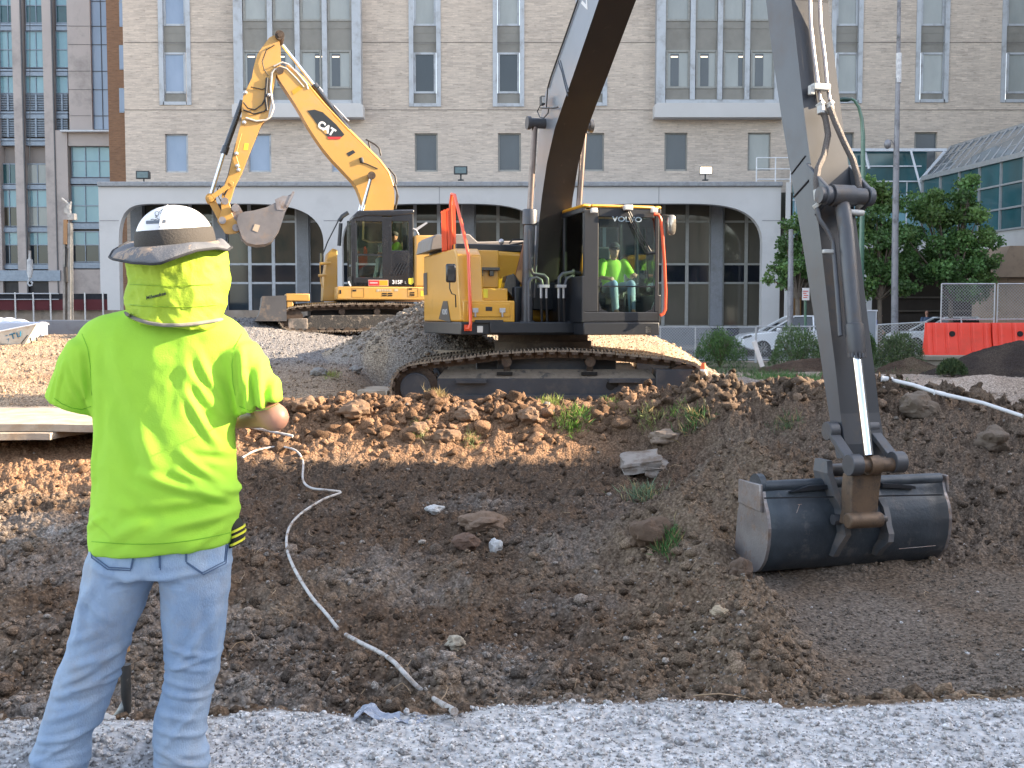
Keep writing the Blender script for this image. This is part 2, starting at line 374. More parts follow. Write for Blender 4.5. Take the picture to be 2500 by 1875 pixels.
def soilmat(name, bump=.8, grain=26.):
    m = bpy.data.materials.new(name); m.use_nodes = True; nt = m.node_tree; b = nt.nodes['Principled BSDF']; L = nt.links.new
    at = nt.nodes.new('ShaderNodeAttribute'); at.attribute_name = 'Col'
    co = nt.nodes.new('ShaderNodeTexCoord').outputs['Object']
    n = nz(nt, co, grain, 8, .75)
    c0 = at.outputs['Color']; c = hexmix(nt, 1.0, c0, hexmix(nt, ramp(nt, n, .32, .68), (.50, .47, .45), (1.45, 1.45, 1.45)), 'MULTIPLY')
    vo = nt.nodes.new('ShaderNodeTexVoronoi'); vo.inputs['Scale'].default_value = grain * 1.3; L(co, vo.inputs[0])
    c = hexmix(nt, 1.0, c, hexmix(nt, ramp(nt, vo.outputs['Distance'], .2, .75), (1.18, 1.18, 1.18), (.62, .6, .58)), 'MULTIPLY')
    c = hexmix(nt, at.outputs['Alpha'], c0, c)
    L(c, b.inputs['Base Color']); b.inputs['Roughness'].default_value = .95; b.inputs['Specular IOR Level'].default_value = .15
    bp = nt.nodes.new('ShaderNodeBump'); bp.inputs['Strength'].default_value = bump; bp.inputs['Distance'].default_value = .02
    mm = nt.nodes.new('ShaderNodeMath'); mm.operation = 'SUBTRACT'; L(n, mm.inputs[0]); L(vo.outputs['Distance'], mm.inputs[1])
    L(mm.outputs[0], bp.inputs['Height']); L(bp.outputs[0], b.inputs['Normal'])
    return m
M_soil = soilmat('soil')
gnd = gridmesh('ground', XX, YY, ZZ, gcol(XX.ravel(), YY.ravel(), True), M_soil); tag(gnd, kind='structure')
# ------------------------------------------------------------------ loose stones and clods (nobody could count them)
rng = np.random.default_rng(7)
def protos(sub, k, jit, flat=.75):
    out = []
    for i in range(k):
        bm = bmesh.new(); bmesh.ops.create_icosphere(bm, subdivisions=sub, radius=1)
        vs = np.array([v.co[:] for v in bm.verts]); fs = np.array([[v.index for v in f.verts] for f in bm.faces]); bm.free()
        vs = vs * (1 + rng.uniform(-jit, jit, (len(vs), 1))) + rng.uniform(-jit * .4, jit * .4, vs.shape); vs *= np.array([1, rng.uniform(.65, 1), flat * rng.uniform(.7, 1)])
        out.append((vs, fs))
    return out
def scatter(name, x, y, size, cols, pr, mat, sink=.25, zf=None, label=None, smooth=False):
    n = len(x); z = (zf or H)(x, y); V_, F_, C_ = [], [], []; off = 0
    ang = rng.uniform(0, 2 * np.pi, n); tilt = rng.uniform(-.7, .7, n); pid = rng.integers(0, len(pr), n)
    for k, (vs, fs) in enumerate(pr):
        id_ = np.where(pid == k)[0]
        if len(id_) == 0: continue
        ca, sa, ct, st = np.cos(ang[id_])[:, None], np.sin(ang[id_])[:, None], np.cos(tilt[id_])[:, None], np.sin(tilt[id_])[:, None]
        X, Y, Z = vs[None, :, 0], vs[None, :, 1], vs[None, :, 2]
        X2 = X * ct + Z * st; Z2 = -X * st + Z * ct
        X3 = X2 * ca - Y * sa; Y3 = X2 * sa + Y * ca; s_ = size[id_][:, None]
        W = np.stack([X3 * s_ + x[id_][:, None], Y3 * s_ + y[id_][:, None], Z2 * s_ + z[id_][:, None] + s_ * (.5 - sink)], 2)
        nv = len(vs); V_.append(W.reshape(-1, 3)); C_.append(np.repeat(cols[id_], nv, 0))
        F_.append((fs[None] + (np.arange(len(id_)) * nv)[:, None, None] + off).reshape(-1, 3)); off += nv * len(id_)
    Vv = np.concatenate(V_).astype(np.float32); Ff = np.concatenate(F_).astype(np.int32); Cc = np.concatenate(C_)
    me = bpy.data.meshes.new(name); me.vertices.add(len(Vv)); me.vertices.foreach_set('co', Vv.ravel())
    me.loops.add(Ff.size); me.loops.foreach_set('vertex_index', Ff.ravel()); me.polygons.add(len(Ff))
    me.polygons.foreach_set('loop_start', np.arange(0, Ff.size, 3, dtype=np.int32)); me.polygons.foreach_set('loop_total', np.full(len(Ff), 3, np.int32))
    if smooth: me.polygons.foreach_set('use_smooth', np.ones(len(Ff), bool))
    me.update(calc_edges=True)
    at = me.color_attributes.new('Col', 'FLOAT_COLOR', 'POINT'); cc = np.ones((len(Vv), 4), np.float32); cc[:, :3] = Cc; at.data.foreach_set('color', cc.ravel())
    me.materials.append(mat); o = bpy.data.objects.new(name, me); COL.objects.link(o); tag(o, label, kind='stuff'); return o
def imgpts(n, y0, y1, u0=-.53, u1=.53):
    t = rng.uniform(0, 1, n); y = 1 / (1 / y0 + t * (1 / y1 - 1 / y0)); x = rng.uniform(u0, u1, n) * y; return x, y
PR1 = protos(1, 14, .28); PR2 = protos(2, 12, .16, .85)
def protos3(k):
    out = []
    for i in range(k):
        bm = bmesh.new(); bmesh.ops.create_icosphere(bm, subdivisions=3, radius=1); o = V((i * 7.3, i * 2.1, 0))
        pl_ = [(V((rng.normal(), rng.normal(), rng.normal())).normalized(), rng.uniform(.45, .85)) for _ in range(7)]
        for v in bm.verts:
            c = v.co.copy()
            for n_, d_ in pl_:
                q = c.dot(n_)
                if q > d_: c -= n_ * (q - d_) * .85
            c *= 1 + .28 * mnoise.noise(v.co * 1.6 + o) + .13 * mnoise.noise(v.co * 4.5 + o); v.co = c
        bmesh.ops.triangulate(bm, faces=bm.faces); vs = np.array([v.co[:] for v in bm.verts]) * np.array([1.15, .9, .75]); fs = np.array([[v.index for v in f.verts] for f in bm.faces]); bm.free(); out.append((vs, fs))
    return out
PR3 = protos3(10)
M_stone = soilmat('stone_soil', .5, 60.)
# brown clods and crumbs over the pit and windrow
x, y = imgpts(64000, 4.0, 17.0)
e = edgeY(x); dens = np.where(y > e + .1, 1., 0.) * (1 - .35 * lane(x, y)) * (.35 + .65 * ss(-.2, .3, fbm(x, y, .6, 3, 101)))
graded = np.maximum(ss(12.9, 13.4, y) * (1 - ss(-4.2, -3.2, x)), ss(14.4, 14.7, y)) * (1 - ss(15.0, 15.4, y)) * (1 - ss(1, 2, x)); dens *= 1 - .7 * graded
k = (rng.uniform(0, 1, len(x)) < dens) & (H(x, y) > -5) & ~((x > -2.6) & (x < 3.5) & (y > 16.6)); x, y = x[k], y[k]
s = np.clip(rng.lognormal(-4.2, .62, len(x)), .006, .085) * np.interp(y, [4, 7, 15], [.75, .95, 1.15])
Yc, h = crest(x, y); wd = np.exp(-((y - Yc) / .8) ** 2); s = s * (1 + .9 * wd * rng.uniform(0, 1, len(x))) * (1 - .55 * lane(x, y))
c = gcol(x, y) * rng.uniform(.45, 1.6, (len(x), 1)); g = rng.uniform(0, 1, len(x)) < .14  # wide random tones supply the contrast of soft shade between clods
c[g] = np.array([.29, .265, .24]) * rng.uniform(.7, 1.3, (g.sum(), 1)); s[g] *= .55
scatter('loose_soil_clods', x, y, s, c, PR1, M_stone, label='brown soil crumbs and clods strewn over the pit and its far bank')
# middle-sized torn clods in the pit
x, y = imgpts(4800, 4.3, 15.2); e = edgeY(x); k = (y > e + .3) & (lane(x, y) < .2) & (rng.uniform(0, 1, len(x)) < .25 + .75 * ss(.05, .35, fbm(x, y, .9, 3, 133))); x, y = x[k], y[k]
s = np.clip(rng.lognormal(-3.45, .45, len(x)), .014, .085); c = gcol(x, y) * rng.uniform(.4, 1.25, (len(x), 1))
scatter('torn_clods', x, y, s, c, PR3, M_stone, sink=.6, label='torn brown clods lying about the pit floor')
# pale gravel stones
x, y = imgpts(42000, 4.05, 13.8); e = edgeY(x); dens = np.zeros(len(x))
for (cx, cy, rx, ry, kk) in ((-1.75, 6.6, .5, .9, 1), (-.1, 7.4, .5, .45, .8), (-4.6, 10.8, .9, .45, .9), (-2.2, 12.4, .4, .15, .5), (0., 12.6, 1.5, .25, .5), (.5, 8.9, .35, .12, .9), (-2.9, 6.4, .55, .4, .8), (1.1, 6.7, .5, .2, .6), (1.9, 6.3, .5, .5, .35), (3.3, 6.8, 2.4, 1.8, .8), (4.9, 10.5, 1.9, 2.6, .85), (2.6, 11, .9, .6, .5)):
    dens = np.maximum(dens, np.exp(-((x - cx) / rx) ** 2 - ((y - cy) / ry) ** 2) * kk)
dens = np.where(y > e + .1, dens + .05, 0)
k = rng.uniform(0, 1, len(x)) < dens; x, y = x[k], y[k]
s = np.clip(rng.lognormal(-4.55, .35, len(x)), .005, .024)
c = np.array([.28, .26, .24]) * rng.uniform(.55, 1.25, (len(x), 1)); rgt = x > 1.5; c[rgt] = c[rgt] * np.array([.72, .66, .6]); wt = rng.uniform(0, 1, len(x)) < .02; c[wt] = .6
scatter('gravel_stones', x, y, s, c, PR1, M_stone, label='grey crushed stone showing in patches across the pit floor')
# fine crushed stone on the foreground pad
x, y = imgpts(42000, 2.3, 4.12); k = y < edgeY(x) + .03; x, y = x[k], y[k]
s = np.clip(rng.lognormal(-5.55, .6, len(x)), .002, .022); c = np.array([.58, .585, .60]) * rng.uniform(.6, 1.25, (len(x), 1)); c = np.minimum(c, .78)
scatter('crushed_stone', x, y, s, c, PR1, M_stone, label='pale crushed stone covering the near bank', sink=.1)
# big lumps along the far bank and the right bank
x, y = imgpts(2600, 14.5, 16.6, -.27, .5); Yc, h = crest(x, y); k = (rng.uniform(0, 1, len(x)) < np.exp(-((y - Yc + .25) / .62) ** 2)); x, y = x[k], y[k]
s = np.clip(rng.lognormal(-2.75, .42, len(x)), .03, .15); c = gcol(x, y) * rng.uniform(.4, 1.35, (len(x), 1))
scatter('earth_lumps', x, y, s, c, PR3, M_stone, sink=.72, label='large torn lumps of brown earth heaped along the far bank')
# coarse gravel behind
x, y = imgpts(22000, 16.9, 27, -.5, .5); k = ~((x > -2.5) & (x < 3.5) & (y < 21.3)); x, y = x[k], y[k]
s = np.clip(rng.lognormal(-4.3, .5, len(x)), .009, .07); c = gcol(x, y) * rng.uniform(.6, 1.35, (len(x), 1))
scatter('coarse_gravel', x, y, s, c, PR1, M_stone, label='coarse gravel spread over the yard behind the far bank')
# ------------------------------------------------------------------ heaps
def heap(name, label, cx, cy, rx, ry, h, zb, c1, c2, rugged=.08, seed=1, peak=1.0, cat='pile', seg=150, nstone=0, kind=None):
    a = np.linspace(-1.25, 1.25, seg); X, Y = np.meshgrid(a, a); r = np.sqrt(X ** 2 + Y ** 2) + .06 * fbm(X, Y, .5, 3, seed)
    f = np.clip(1 - r, -0.3, 1); f = np.where(f > 0, (np.sqrt(f * f + .0025) - .05) * peak + (1 - peak) * ss(0, 1, f), f)
    wx, wy = cx + X * rx, cy + Y * ry
    Z = H(wx.ravel(), wy.ravel()).reshape(X.shape) * (1 - ss(.0, .35, f)) + zb * ss(.0, .35, f) - .04 + h * f + np.where(f > -.1, rugged * (billow(wx, wy, .5, 4, seed) - .5), 0)
    n = ss(-.2, .3, fbm(wx.ravel(), wy.ravel(), .6, 4, seed + 5)); col = lerp(np.tile(np.array(c1), (X.size, 1)), np.array(c2), n)
    o = gridmesh(name, wx, wy, Z, col, M_soil); tag(o, label, cat, kind=kind); return o
heap('gravel_pile', 'grey cone of gravel between the two excavators with a sunlit right flank', -1.75, 22.6, 2.35, 1.9, 1.28, .72, (.30, .275, .25), (.38, .32, .25), .13, 3)
x = -1.75 + rng.normal(0, .9, 5200); y = 22.6 + rng.normal(0, .75, 5200); hp_ = COL.objects['gravel_pile']; k = [hp_.ray_cast(V((a, b, 6)), V((0, 0, -1))) for a, b in zip(x, y)]; ok = np.array([q[0] for q in k]); x, y = x[ok], y[ok]; zz = np.array([q[1].z for q in k if q[0]]); ok = zz > .75; x, y, zz = x[ok], y[ok], zz[ok]
scatter('pile_stones', x, y, np.clip(rng.lognormal(-3.9, .5, len(x)), .01, .08), np.array([.33, .295, .255]) * rng.uniform(.5, 1.4, (len(x), 1)), PR1, M_stone, zf=lambda a, b: zz, label='loose stones on the flanks of the gravel cone')
heap('topsoil_pile', 'dark brown heap of topsoil in front of the orange barriers', 13.6, 28.5, 3.0, 2.2, 1.05, 0.0, (.045, .036, .032), (.07, .055, .045), .10, 9, .7)
# ================================================================== BUILDINGS
def yref(y0, y1): return (min(max(y0, 0), 800) + min(max(y1, 0), 870)) / 2
def pr(mb, x0, x1, y0, y1, Y, d=.2):
    """box whose front face at distance Y spans the given photo pixels"""
    yc = yref(y0, y1); a = P(x0, yc, Y); b = P(x1, yc, Y); return mb.bx(a.x, b.x, Y, Y + d, P(x0, y1, Y).z, P(x1, y0, Y).z)
def wallholes(mb, x0, x1, z0, z1, holes, Y, depth):
    xs = sorted({x0, x1, *[h[0] for h in holes], *[h[1] for h in holes]}); zs = sorted({z0, z1, *[h[2] for h in holes], *[h[3] for h in holes]})
    hole = lambda i, j: any(h[0] - 1e-6 <= xs[i] and xs[i + 1] <= h[1] + 1e-6 and h[2] - 1e-6 <= zs[j] and zs[j + 1] <= h[3] + 1e-6 for h in holes)
    for i in range(len(xs) - 1):
        for j in range(len(zs) - 1):
            if not hole(i, j): mb.add([(xs[i], Y, zs[j]), (xs[i + 1], Y, zs[j]), (xs[i + 1], Y, zs[j + 1]), (xs[i], Y, zs[j + 1])], [(0, 1, 2, 3)])
    for (a, b, c, d) in holes:
        mb.add([(a, Y, c), (a, Y, d), (a, Y + depth, d), (a, Y + depth, c)], [(0, 1, 2, 3)]); mb.add([(b, Y, c), (b, Y, d), (b, Y + depth, d), (b, Y + depth, c)], [(3, 2, 1, 0)])
        mb.add([(a, Y, c), (b, Y, c), (b, Y + depth, c), (a, Y + depth, c)], [(3, 2, 1, 0)]); mb.add([(a, Y, d), (b, Y, d), (b, Y + depth, d), (a, Y + depth, d)], [(0, 1, 2, 3)])
    return mb
def px2(h, Y): yc = yref(h[2], h[3]); return (P(h[0], yc, Y).x, P(h[1], yc, Y).x, P(h[0], h[3], Y).z, P(h[1], h[2], Y).z)
M_brick = brickmat('tan_brick', (.56, .48, .405), (.41, .35, .30), (.42, .37, .33), .62, .125)
M_frame = mk('window_metal', (.42, .445, .48), (.38, .40, .43), 2, .45, .3, dirt=(.28, .28, .28), dsc=1.5)
M_framed = mk('window_metal_dull', (.30, .30, .28), rough=.5)
M_span = mk('spandrel', (.235, .225, .20), (.20, .19, .17), 1.2, .45, dirt=(.15, .14, .12), dsc=.9, dam=.5)
M_conc = mk('precast_concrete', (.56, .55, .545), (.51, .50, .49), .5, .85, dirt=(.36, .35, .35), dsc=.35, dth=(.55, .8), dam=.5, bump=.1, bsc=20)
M_coping = mk('coping_metal', (.30, .31, .33), rough=.6, dirt=(.2, .2, .2))
M_gran = mk('granite', (.17, .18, .20), (.23, .24, .26), 25, .5, dirt=(.12, .12, .12), dsc=.8)
def pane(name, c, c2, rough=.06, sc_=.8, spec=.6): return mk(name, c, c2, sc_, rough, spec=spec, rvar=.02, stretch=(1, 1, .4))
G_dark = pane('pane_dark', (.030, .042, .052), (.02, .03, .04)); G_navy = pane('pane_navy', (.012, .014, .022), (.010, .012, .016))
G_olive = pane('pane_olive', (.105, .095, .075), (.085, .080, .066)); G_blind = pane('pane_blind', (.34, .36, .35), (.26, .28, .275), spec=.5)
G_blue = pane('pane_blue', (.26, .33, .45), (.20, .27, .38)); G_green = pane('pane_green', (.035, .042, .034), (.065, .052, .036), sc_=2)
G_slate = pane('pane_slate', (.075, .09, .105), (.06, .072, .085), rough=.25)
G_teal = pane('pane_teal', (.04, .13, .15), (.025, .07, .08), sc_=.6); G_sky = pane('pane_sky', (.16, .32, .39), (.24, .42, .47), sc_=.5)
G_warm = mk('ceiling_light', (.8, .7, .6), emis=(1, .75, .5), es=.6)
YB = 58.0
bl = thing('brick_building', 'long tan brick office block with tall strip windows behind the excavators', 'building', (P(1400, 800, YB).x, YB, 0))
WB = W2L((P(1400, 800, YB).x, YB, 0), 0)
strips = [(387, 465, 256), (998, 1076, 260), (1203, 1280, 260), (1405, 1483, 258), (2030, 2107, 252), (2237, 2318, 250), (2446, 2528, 250), (2650, 2728, 250)]
smalls = [(403 + 203.2 * k, 459 + 203.2 * k, 327 - .5 * k, 421 - .6 * k) for k in range(12)]
bays = [(570, 881, 253), (1603, 1914, 252)]
holes = [px2((a, b, -420, c), YB) for a, b, c in strips] + [px2(h, YB) for h in smalls]
wl = MB(); xL = P(303, 220, YB).x
wallholes(wl, xL, 48, -1, P(0, -420, YB).z, holes, YB, .5)
zt = P(0, -420, YB).z
wl.add([(xL, YB, -1), (xL, YB + 20, -1), (xL, YB + 20, zt), (xL, YB, zt)], [(0, 1, 2, 3)]); wl.add([(xL, YB, zt), (48, YB, zt), (48, YB + 20, zt), (xL, YB + 20, zt)], [(0, 1, 2, 3)])
wl.add([(48, YB, -1), (48, YB + 20, -1), (48, YB + 20, zt), (48, YB, zt)], [(3, 2, 1, 0)])
wall = wl.build('wall', M_brick, bl, w2l=WB, smooth=0)
jm = MB(); pr(jm, 303, 2700, 102.5, 104, YB - .012, .012); pr(jm, 303, 2700, 267.5, 269, YB - .012, .012); jm.build('expansion_joint', mk('joint', (.14, .125, .11)), bl, w2l=WB)
def win(parent, a, b, y0, y1, Y, gm_, fr=5, fd=.10, fm=None, rec=.16, name='window', split=None, inner=None):
    f = MB(); pr(f, a, a + fr, y0, y1, Y, fd); pr(f, b - fr, b, y0, y1, Y, fd); pr(f, a + fr, b - fr, y0, y0 + fr, Y, fd); pr(f, a + fr, b - fr, y1 - fr, y1, Y, fd)
    if split: pr(f, a + fr, b - fr, split - 1.5, split + 1.5, Y, fd)
    w_ = f.build(name, fm or M_frame, parent, w2l=WB, smooth=0)
    g = MB(); pr(g, a + fr - 1, b - fr + 1, y0 + fr - 1, y1 - fr + 1, Y + fd * .6, .02); g.build('pane', gm_, w_, w2l=WB, smooth=0); return w_
rnd = random.Random(3)
for i, (a, b, c) in enumerate(strips):
    f = MB(); Y = YB - .06
    pr(f, a, a + 11, -420, c, Y, .3); pr(f, b - 11, b, -420, c, Y, .3); pr(f, a + 11, b - 11, c - 8, c, Y, .3)
    s_ = f.build('strip_window', M_frame, bl, w2l=WB, smooth=0)
    lo = G_blue if i == 0 else (G_dark if i < 4 else G_blind); up = G_blue if i == 0 else G_blind  # left strip's light blue pane colour stands for a bluish reflection
    for k, oy in enumerate((0, -165, -330)):
        wf = win(s_, a + 12, b - 12, 128 + oy, 228 + oy, YB + .12, lo if k == 0 else up, 5, fm=M_frame if i else M_frame)
        sp = MB(); pr(sp, a + 11, b - 11, 228 + oy, (c - 8) if k == 0 else 245 + oy + 1, YB + .16, .1); pr(sp, a + 11, b - 11, 62 + oy, 128 + oy, YB + .17, .1); sp.build('spandrel_panel', M_span, s_, w2l=WB, smooth=0)
for i, (a, b, c, d) in enumerate(smalls):
    win(bl, a, b, c, d, YB + .14, G_blue if i < 3 else (G_slate if i != 7 else G_blind), 4, fm=M_framed if i > 2 else M_frame)
for (a, b, c) in bays:
    Y = YB - .62; f = MB()
    ax, bx_ = P(a, 128, Y).x, P(b, 128, Y).x
    pr(f, a, a + 22, -420, c, Y, .62); pr(f, b - 22, b, -420, c, Y, .62); pr(f, a + 22, b - 22, c - 9, c, Y, .5)
    cols = [a + 22 + (b - a - 44) * k / 4 for k in range(5)]
    for k in (1, 2, 3): pr(f, cols[k] - 6, cols[k] + 6, -420, c - 9, Y - .03, .4)
    by = f.build('bay_window', M_frame, bl, w2l=WB, smooth=0)
    for k in range(4):
        q0, q1 = cols[k] + (6 if k else 0), cols[k + 1] - (6 if k < 3 else 0)
        for m_, oy in enumerate((0, -165, -330)):
            win(by, q0 + 1, q1 - 1, 122 + oy, 216 + oy, Y + .1, G_blind, 5, .12, M_framed)
            sp = MB(); pr(sp, q0, q1, 216 + oy, (c - 9) if m_ == 0 else 235 + oy, Y + .14, .1); pr(sp, q0, q1, 54 + oy, 122 + oy, Y + .16, .1); sp.build('spandrel_panel', M_span, by, w2l=WB, smooth=0)
        if rnd.random() < 2:
            g = MB(); o_ = 12 if k != 2 else 38; pr(g, q0 + o_, q0 + o_ + 20, 131, 210, Y + .145, .01); g.build('dark_gap', G_slate, by, w2l=WB, smooth=0)
            g = MB(); pr(g, q0 + o_ + 1, q0 + o_ + 18, 137, 140, Y + .135, .008); g.build('ceiling_light', G_warm, by, w2l=WB, smooth=0)
    s_ = MB(); z0, z1, z2 = P(0, 287, Y).z, P(0, c, Y).z, P(0, 278, Y).z
    s_.prism([(ax - .1, Y - .12, z0), (bx_ + .1, Y - .12, z0), (bx_ + .1, Y - .12, z2 + .45), (bx_ - .05, Y - .12, z1), (ax + .05, Y - .12, z1), (ax - .1, Y - .12, z2 + .45)], (0, .74, 0))
    s_.build('sill', M_conc, by, w2l=WB, smooth=0)
# ground floor glazing
gl = MB(); YG = 57.35
pil = [321 + 202 * k for k in range(8)]
fz = MB()
for k, p in enumerate(pil):
    pm = MB(); pr(pm, p, p + 29, 455, 868, YG - .25, .6); pm.build('granite_pier', M_gran, bl, w2l=WB, smooth=0)
    a, b = p + 29, p + 202; cs = [a + (b - a) * j / 3 for j in range(4)]
    for j in range(3):
        f = MB(); fr = 4
        pr(f, cs[j], cs[j] + fr, 470, 800, YG, .12); pr(f, cs[j + 1] - fr, cs[j + 1], 470, 800, YG, .12)
        for yy in (541, 645, 691, 796): pr(f, cs[j] + fr, cs[j + 1] - fr, yy - 2.5, yy + 2.5, YG + .01, .1)
        w_ = f.build('window', M_framed if k > 3 else M_frame, bl, w2l=WB, smooth=0)
        rt = k >= 6
        for (y0, y1, mm) in ((470, 541, G_green if not rt else G_olive), (541, 645, G_green if not rt else G_olive), (645, 691, G_navy), (691, 796, G_olive if rt else (G_green if k > 3 else G_dark))):
            g = MB(); pr(g, cs[j] + fr - 1, cs[j + 1] - fr + 1, y0, y1, YG + .06, .02); g.build('pane', mm, w_, w2l=WB, smooth=0)
b_ = MB(); pr(b_, 290, 1960, 799, 868, YG - .3, .5); b_.build('granite_base', M_gran, bl, w2l=WB, smooth=0)
# arcade
YA = 54.6; ar = MB(); ztop = P(0, 455, YA).z; arches = [(290, 790), (835, 1331), (1376, 1861)]
xs = sorted({243, 1905, *[a for a, b in arches], *[b for a, b in arches], *[a + (b - a) * (.5 - .5 * math.cos(math.pi * k / 48)) for a, b in arches for k in range(49)]})
def low(px, side):
    for a, b in arches:
        if a < px < b or (px == a and side > 0) or (px == b and side < 0):
            u = (px - (a + b) / 2) / ((b - a) / 2); e_ = 12 if (u < 0 and a < 400) else 4.2; u = abs(u); return P(0, 597 - 100 * max(0, 1 - u ** e_) ** (1 / 2.3), YA).z
    return -.2
for p, q in zip(xs, xs[1:]):
    z0, z1 = low(p, 1), low(q, -1); x0, x1 = P(p, 600, YA).x, P(q, 600, YA).x; D = .5
    ar.add([(x0, YA, z0), (x1, YA, z1), (x1, YA, ztop), (x0, YA, ztop), (x0, YA + D, z0), (x1, YA + D, z1), (x1, YA + D, ztop), (x0, YA + D, ztop)], [(0, 1, 2, 3), (0, 4, 5, 1), (7, 6, 5, 4), (3, 2, 6, 7)])
for p in [243, 1905] + [a for a, b in arches] + [b for a, b in arches]:
    x0 = P(p, 600, YA).x; zt2 = ztop if p in (243, 1905) else P(0, 597, YA).z
    ar.add([(x0, YA, -.2), (x0, YA + .5, -.2), (x0, YA + .5, zt2), (x0, YA, zt2)], [(0, 1, 2, 3)])
ar.build('arcade', M_conc, bl, w2l=WB, smooth=30)
j = MB()
for p in (560, 1072, 1608): pr(j, p, p + 1.2, 456, 497, YA - .01, .01)
for p0, p1 in ((243, 290), (790, 835), (1861, 1905)): pr(j, p0, p1, 538, 539.5, YA - .01, .01)
j.build('panel_joint', mk('joint2', (.2, .2, .21)), bl, w2l=WB)
rf = MB(); pr(rf, 236, 1912, 443, 455, YA - .15, 3.5); rf.build('arcade_coping', M_coping, bl, w2l=WB, bevel=.05)
sf = MB(); pr(sf, 243, 1905, 456, 470, YA + 1.1, 2.2); sf.build('arcade_ceiling', mk('soffit', (.10, .10, .10)), bl, w2l=WB)
rl = MB(); za, zb = P(0, 440, 54.9).z, P(0, 385, 54.9).z; x0, x1 = P(1847, 412, 54.9).x, P(1930, 412, 54.9).x
for xx in (x0, (x0 + x1) / 2 + .1, x1): rl.cyl((xx, 54.9, za - .3), (xx, 54.9, zb), .035, n=6)
for zz in (za + .05, (za + zb) / 2, zb): rl.cyl((x0, 54.9, zz), (x1, 54.9, zz), .03, n=6)
rl.build('roof_railing', mk('white_paint', (.75, .76, .78)), bl, w2l=WB)
# flood lights on the arcade roof
M_dkmetal = mk('dark_metal', (.05, .055, .06), rough=.45, metal=.4)
def flood(px, py, lit, label):
    c = P(px, py, 54.9); loc = (c.x, 54.9, c.z - .35)
    t = thing('floodlight', label, 'lamp', loc, group=None)
    m = MB(); m.box((0, 0, .35), (.62, .3, .36)); m.box((0, -.17, .35), (.70, .05, .42)); m.build('housing', M_dkmetal if not lit else mk('lamp_grey', (.3, .3, .3)), t, bevel=.03)
    m = MB(); m.box((0, -.205, .35), (.56, .02, .30)); m.build('lens', mk('lamp_lit', (1, .9, .7), emis=(1, .74, .36), es=2.2) if lit else mk('lamp_glass', (.10, .16, .18), rough=.1), t)
    m = MB(); m.cyl((0, 0, -.15), (0, 0, .2), .04, n=8); m.box((0, 0, -.12), (.3, .2, .05)); m.build('bracket', M_dkmetal, t)
flood(351, 428, False, 'dark floodlight on the arcade roof at its left end'); flood(1125, 417, False, 'unlit teal floodlight in the middle of the arcade roof'); flood(1722, 417, True, 'lit floodlight glowing yellow on the arcade roof')
# ------------------------------------------------------------------ atrium on the right
M_white = mk('white_steel', (.62, .65, .70), rough=.4); M_alu = mk('aluminium', (.42, .43, .44), rough=.45, metal=.4)
at = thing('glass_atrium', 'sloping glass atrium with teal curtain wall beside the brick block', 'building', (22, 52, 0)); WA = W2L((22, 52, 0), 0)
A0 = V((20.67, 54, 8.56)); A1 = V((22.25, 44.5, 8.56)); B0 = V((23.24, 57, 10.6)); B1 = V((24.4, 46.5, 10.6)); zb_ = 5.45
m = MB(); m.add([A0, A1, B1, B0], [(0, 1, 2, 3)]); m.build('glass_roof', pane('pane_roof', (.13, .15, .16), (.20, .22, .23)), at, w2l=WA, smooth=0)
m = MB(); m.beam(A0, A1, .3, .22); m.beam(B0, B1, .16, .12); m.beam(A0, B0, .12, .12)
for k in range(15):
    t = k / 14; m.beam(A0.lerp(A1, t) + V((0, 0, .03)), B0.lerp(B1, t) + V((0, 0, .03)), .07, .08)
for t in (.35, .7): m.beam(A0.lerp(B0, t) + V((0, 0, .03)), A1.lerp(B1, t) + V((0, 0, .03)), .05, .05)
m.build('roof_frame', M_alu, at, w2l=WA, smooth=0)
m = MB(); dz = V((0, 0, zb_ - 8.56)); m.add([A0, A1, A1 + dz, A0 + dz], [(0, 1, 2, 3)]); m.build('curtain_glass', G_teal, at, w2l=WA, smooth=0)
m = MB()
for k in range(7):
    p = A0.lerp(A1, k / 6) + V((-.05, 0, 0)); m.beam(p, p + dz, .10, .08)
for q in (.36, .7, 1): m.beam(A0 + dz * q + V((-.05, 0, 0)), A1 + dz * q + V((-.05, 0, 0)), .08, .08)
m.build('curtain_frame', M_alu, at, w2l=WA, smooth=0)
m = MB(); pr(m, 1935, 2262, 366, 470, 55.0, .05); m.build('front_glass', G_teal, at, w2l=WA, smooth=0)
m = MB(); pr(m, 1935, 2262, 470, 600, 55.2, .05); m.build('front_glass', G_sky, at, w2l=WA, smooth=0)
m = MB(); pr(m, 2040, 2312, 362, 369, 54.6, .2)
for (a, b, c, d) in ((2112, 372, 2122, 412), (2224, 369, 2256, 490), (2306, 370, 2246, 440), (2060, 372, 2000, 450)):
    m.beam(P(a, b, 54.5), P(c, d, 54.3), .10, .10)
for yy in (404, 441, 487): pr(m, 1935, 2250, yy, yy + 3, 54.9, .06)
for xx in (1940, 1990, 2040, 2110, 2160, 2212): pr(m, xx, xx + 2, 441, 600, 54.95, .05)
m.build('white_frame', M_white, at, w2l=WA, smooth=0)
m = MB(); m.prism([A0 + dz + V((0, 0, -1.35)), A1 + dz + V((0, 0, -1.35)), A1 + dz, A0 + dz], (.5, 0, 0)); m.build('concrete_beam', M_conc, at, w2l=WA, smooth=0)
M_tan = mk('tan_stucco', (.36, .26, .185), (.33, .24, .17), 1, .85, dirt=(.22, .16, .12))
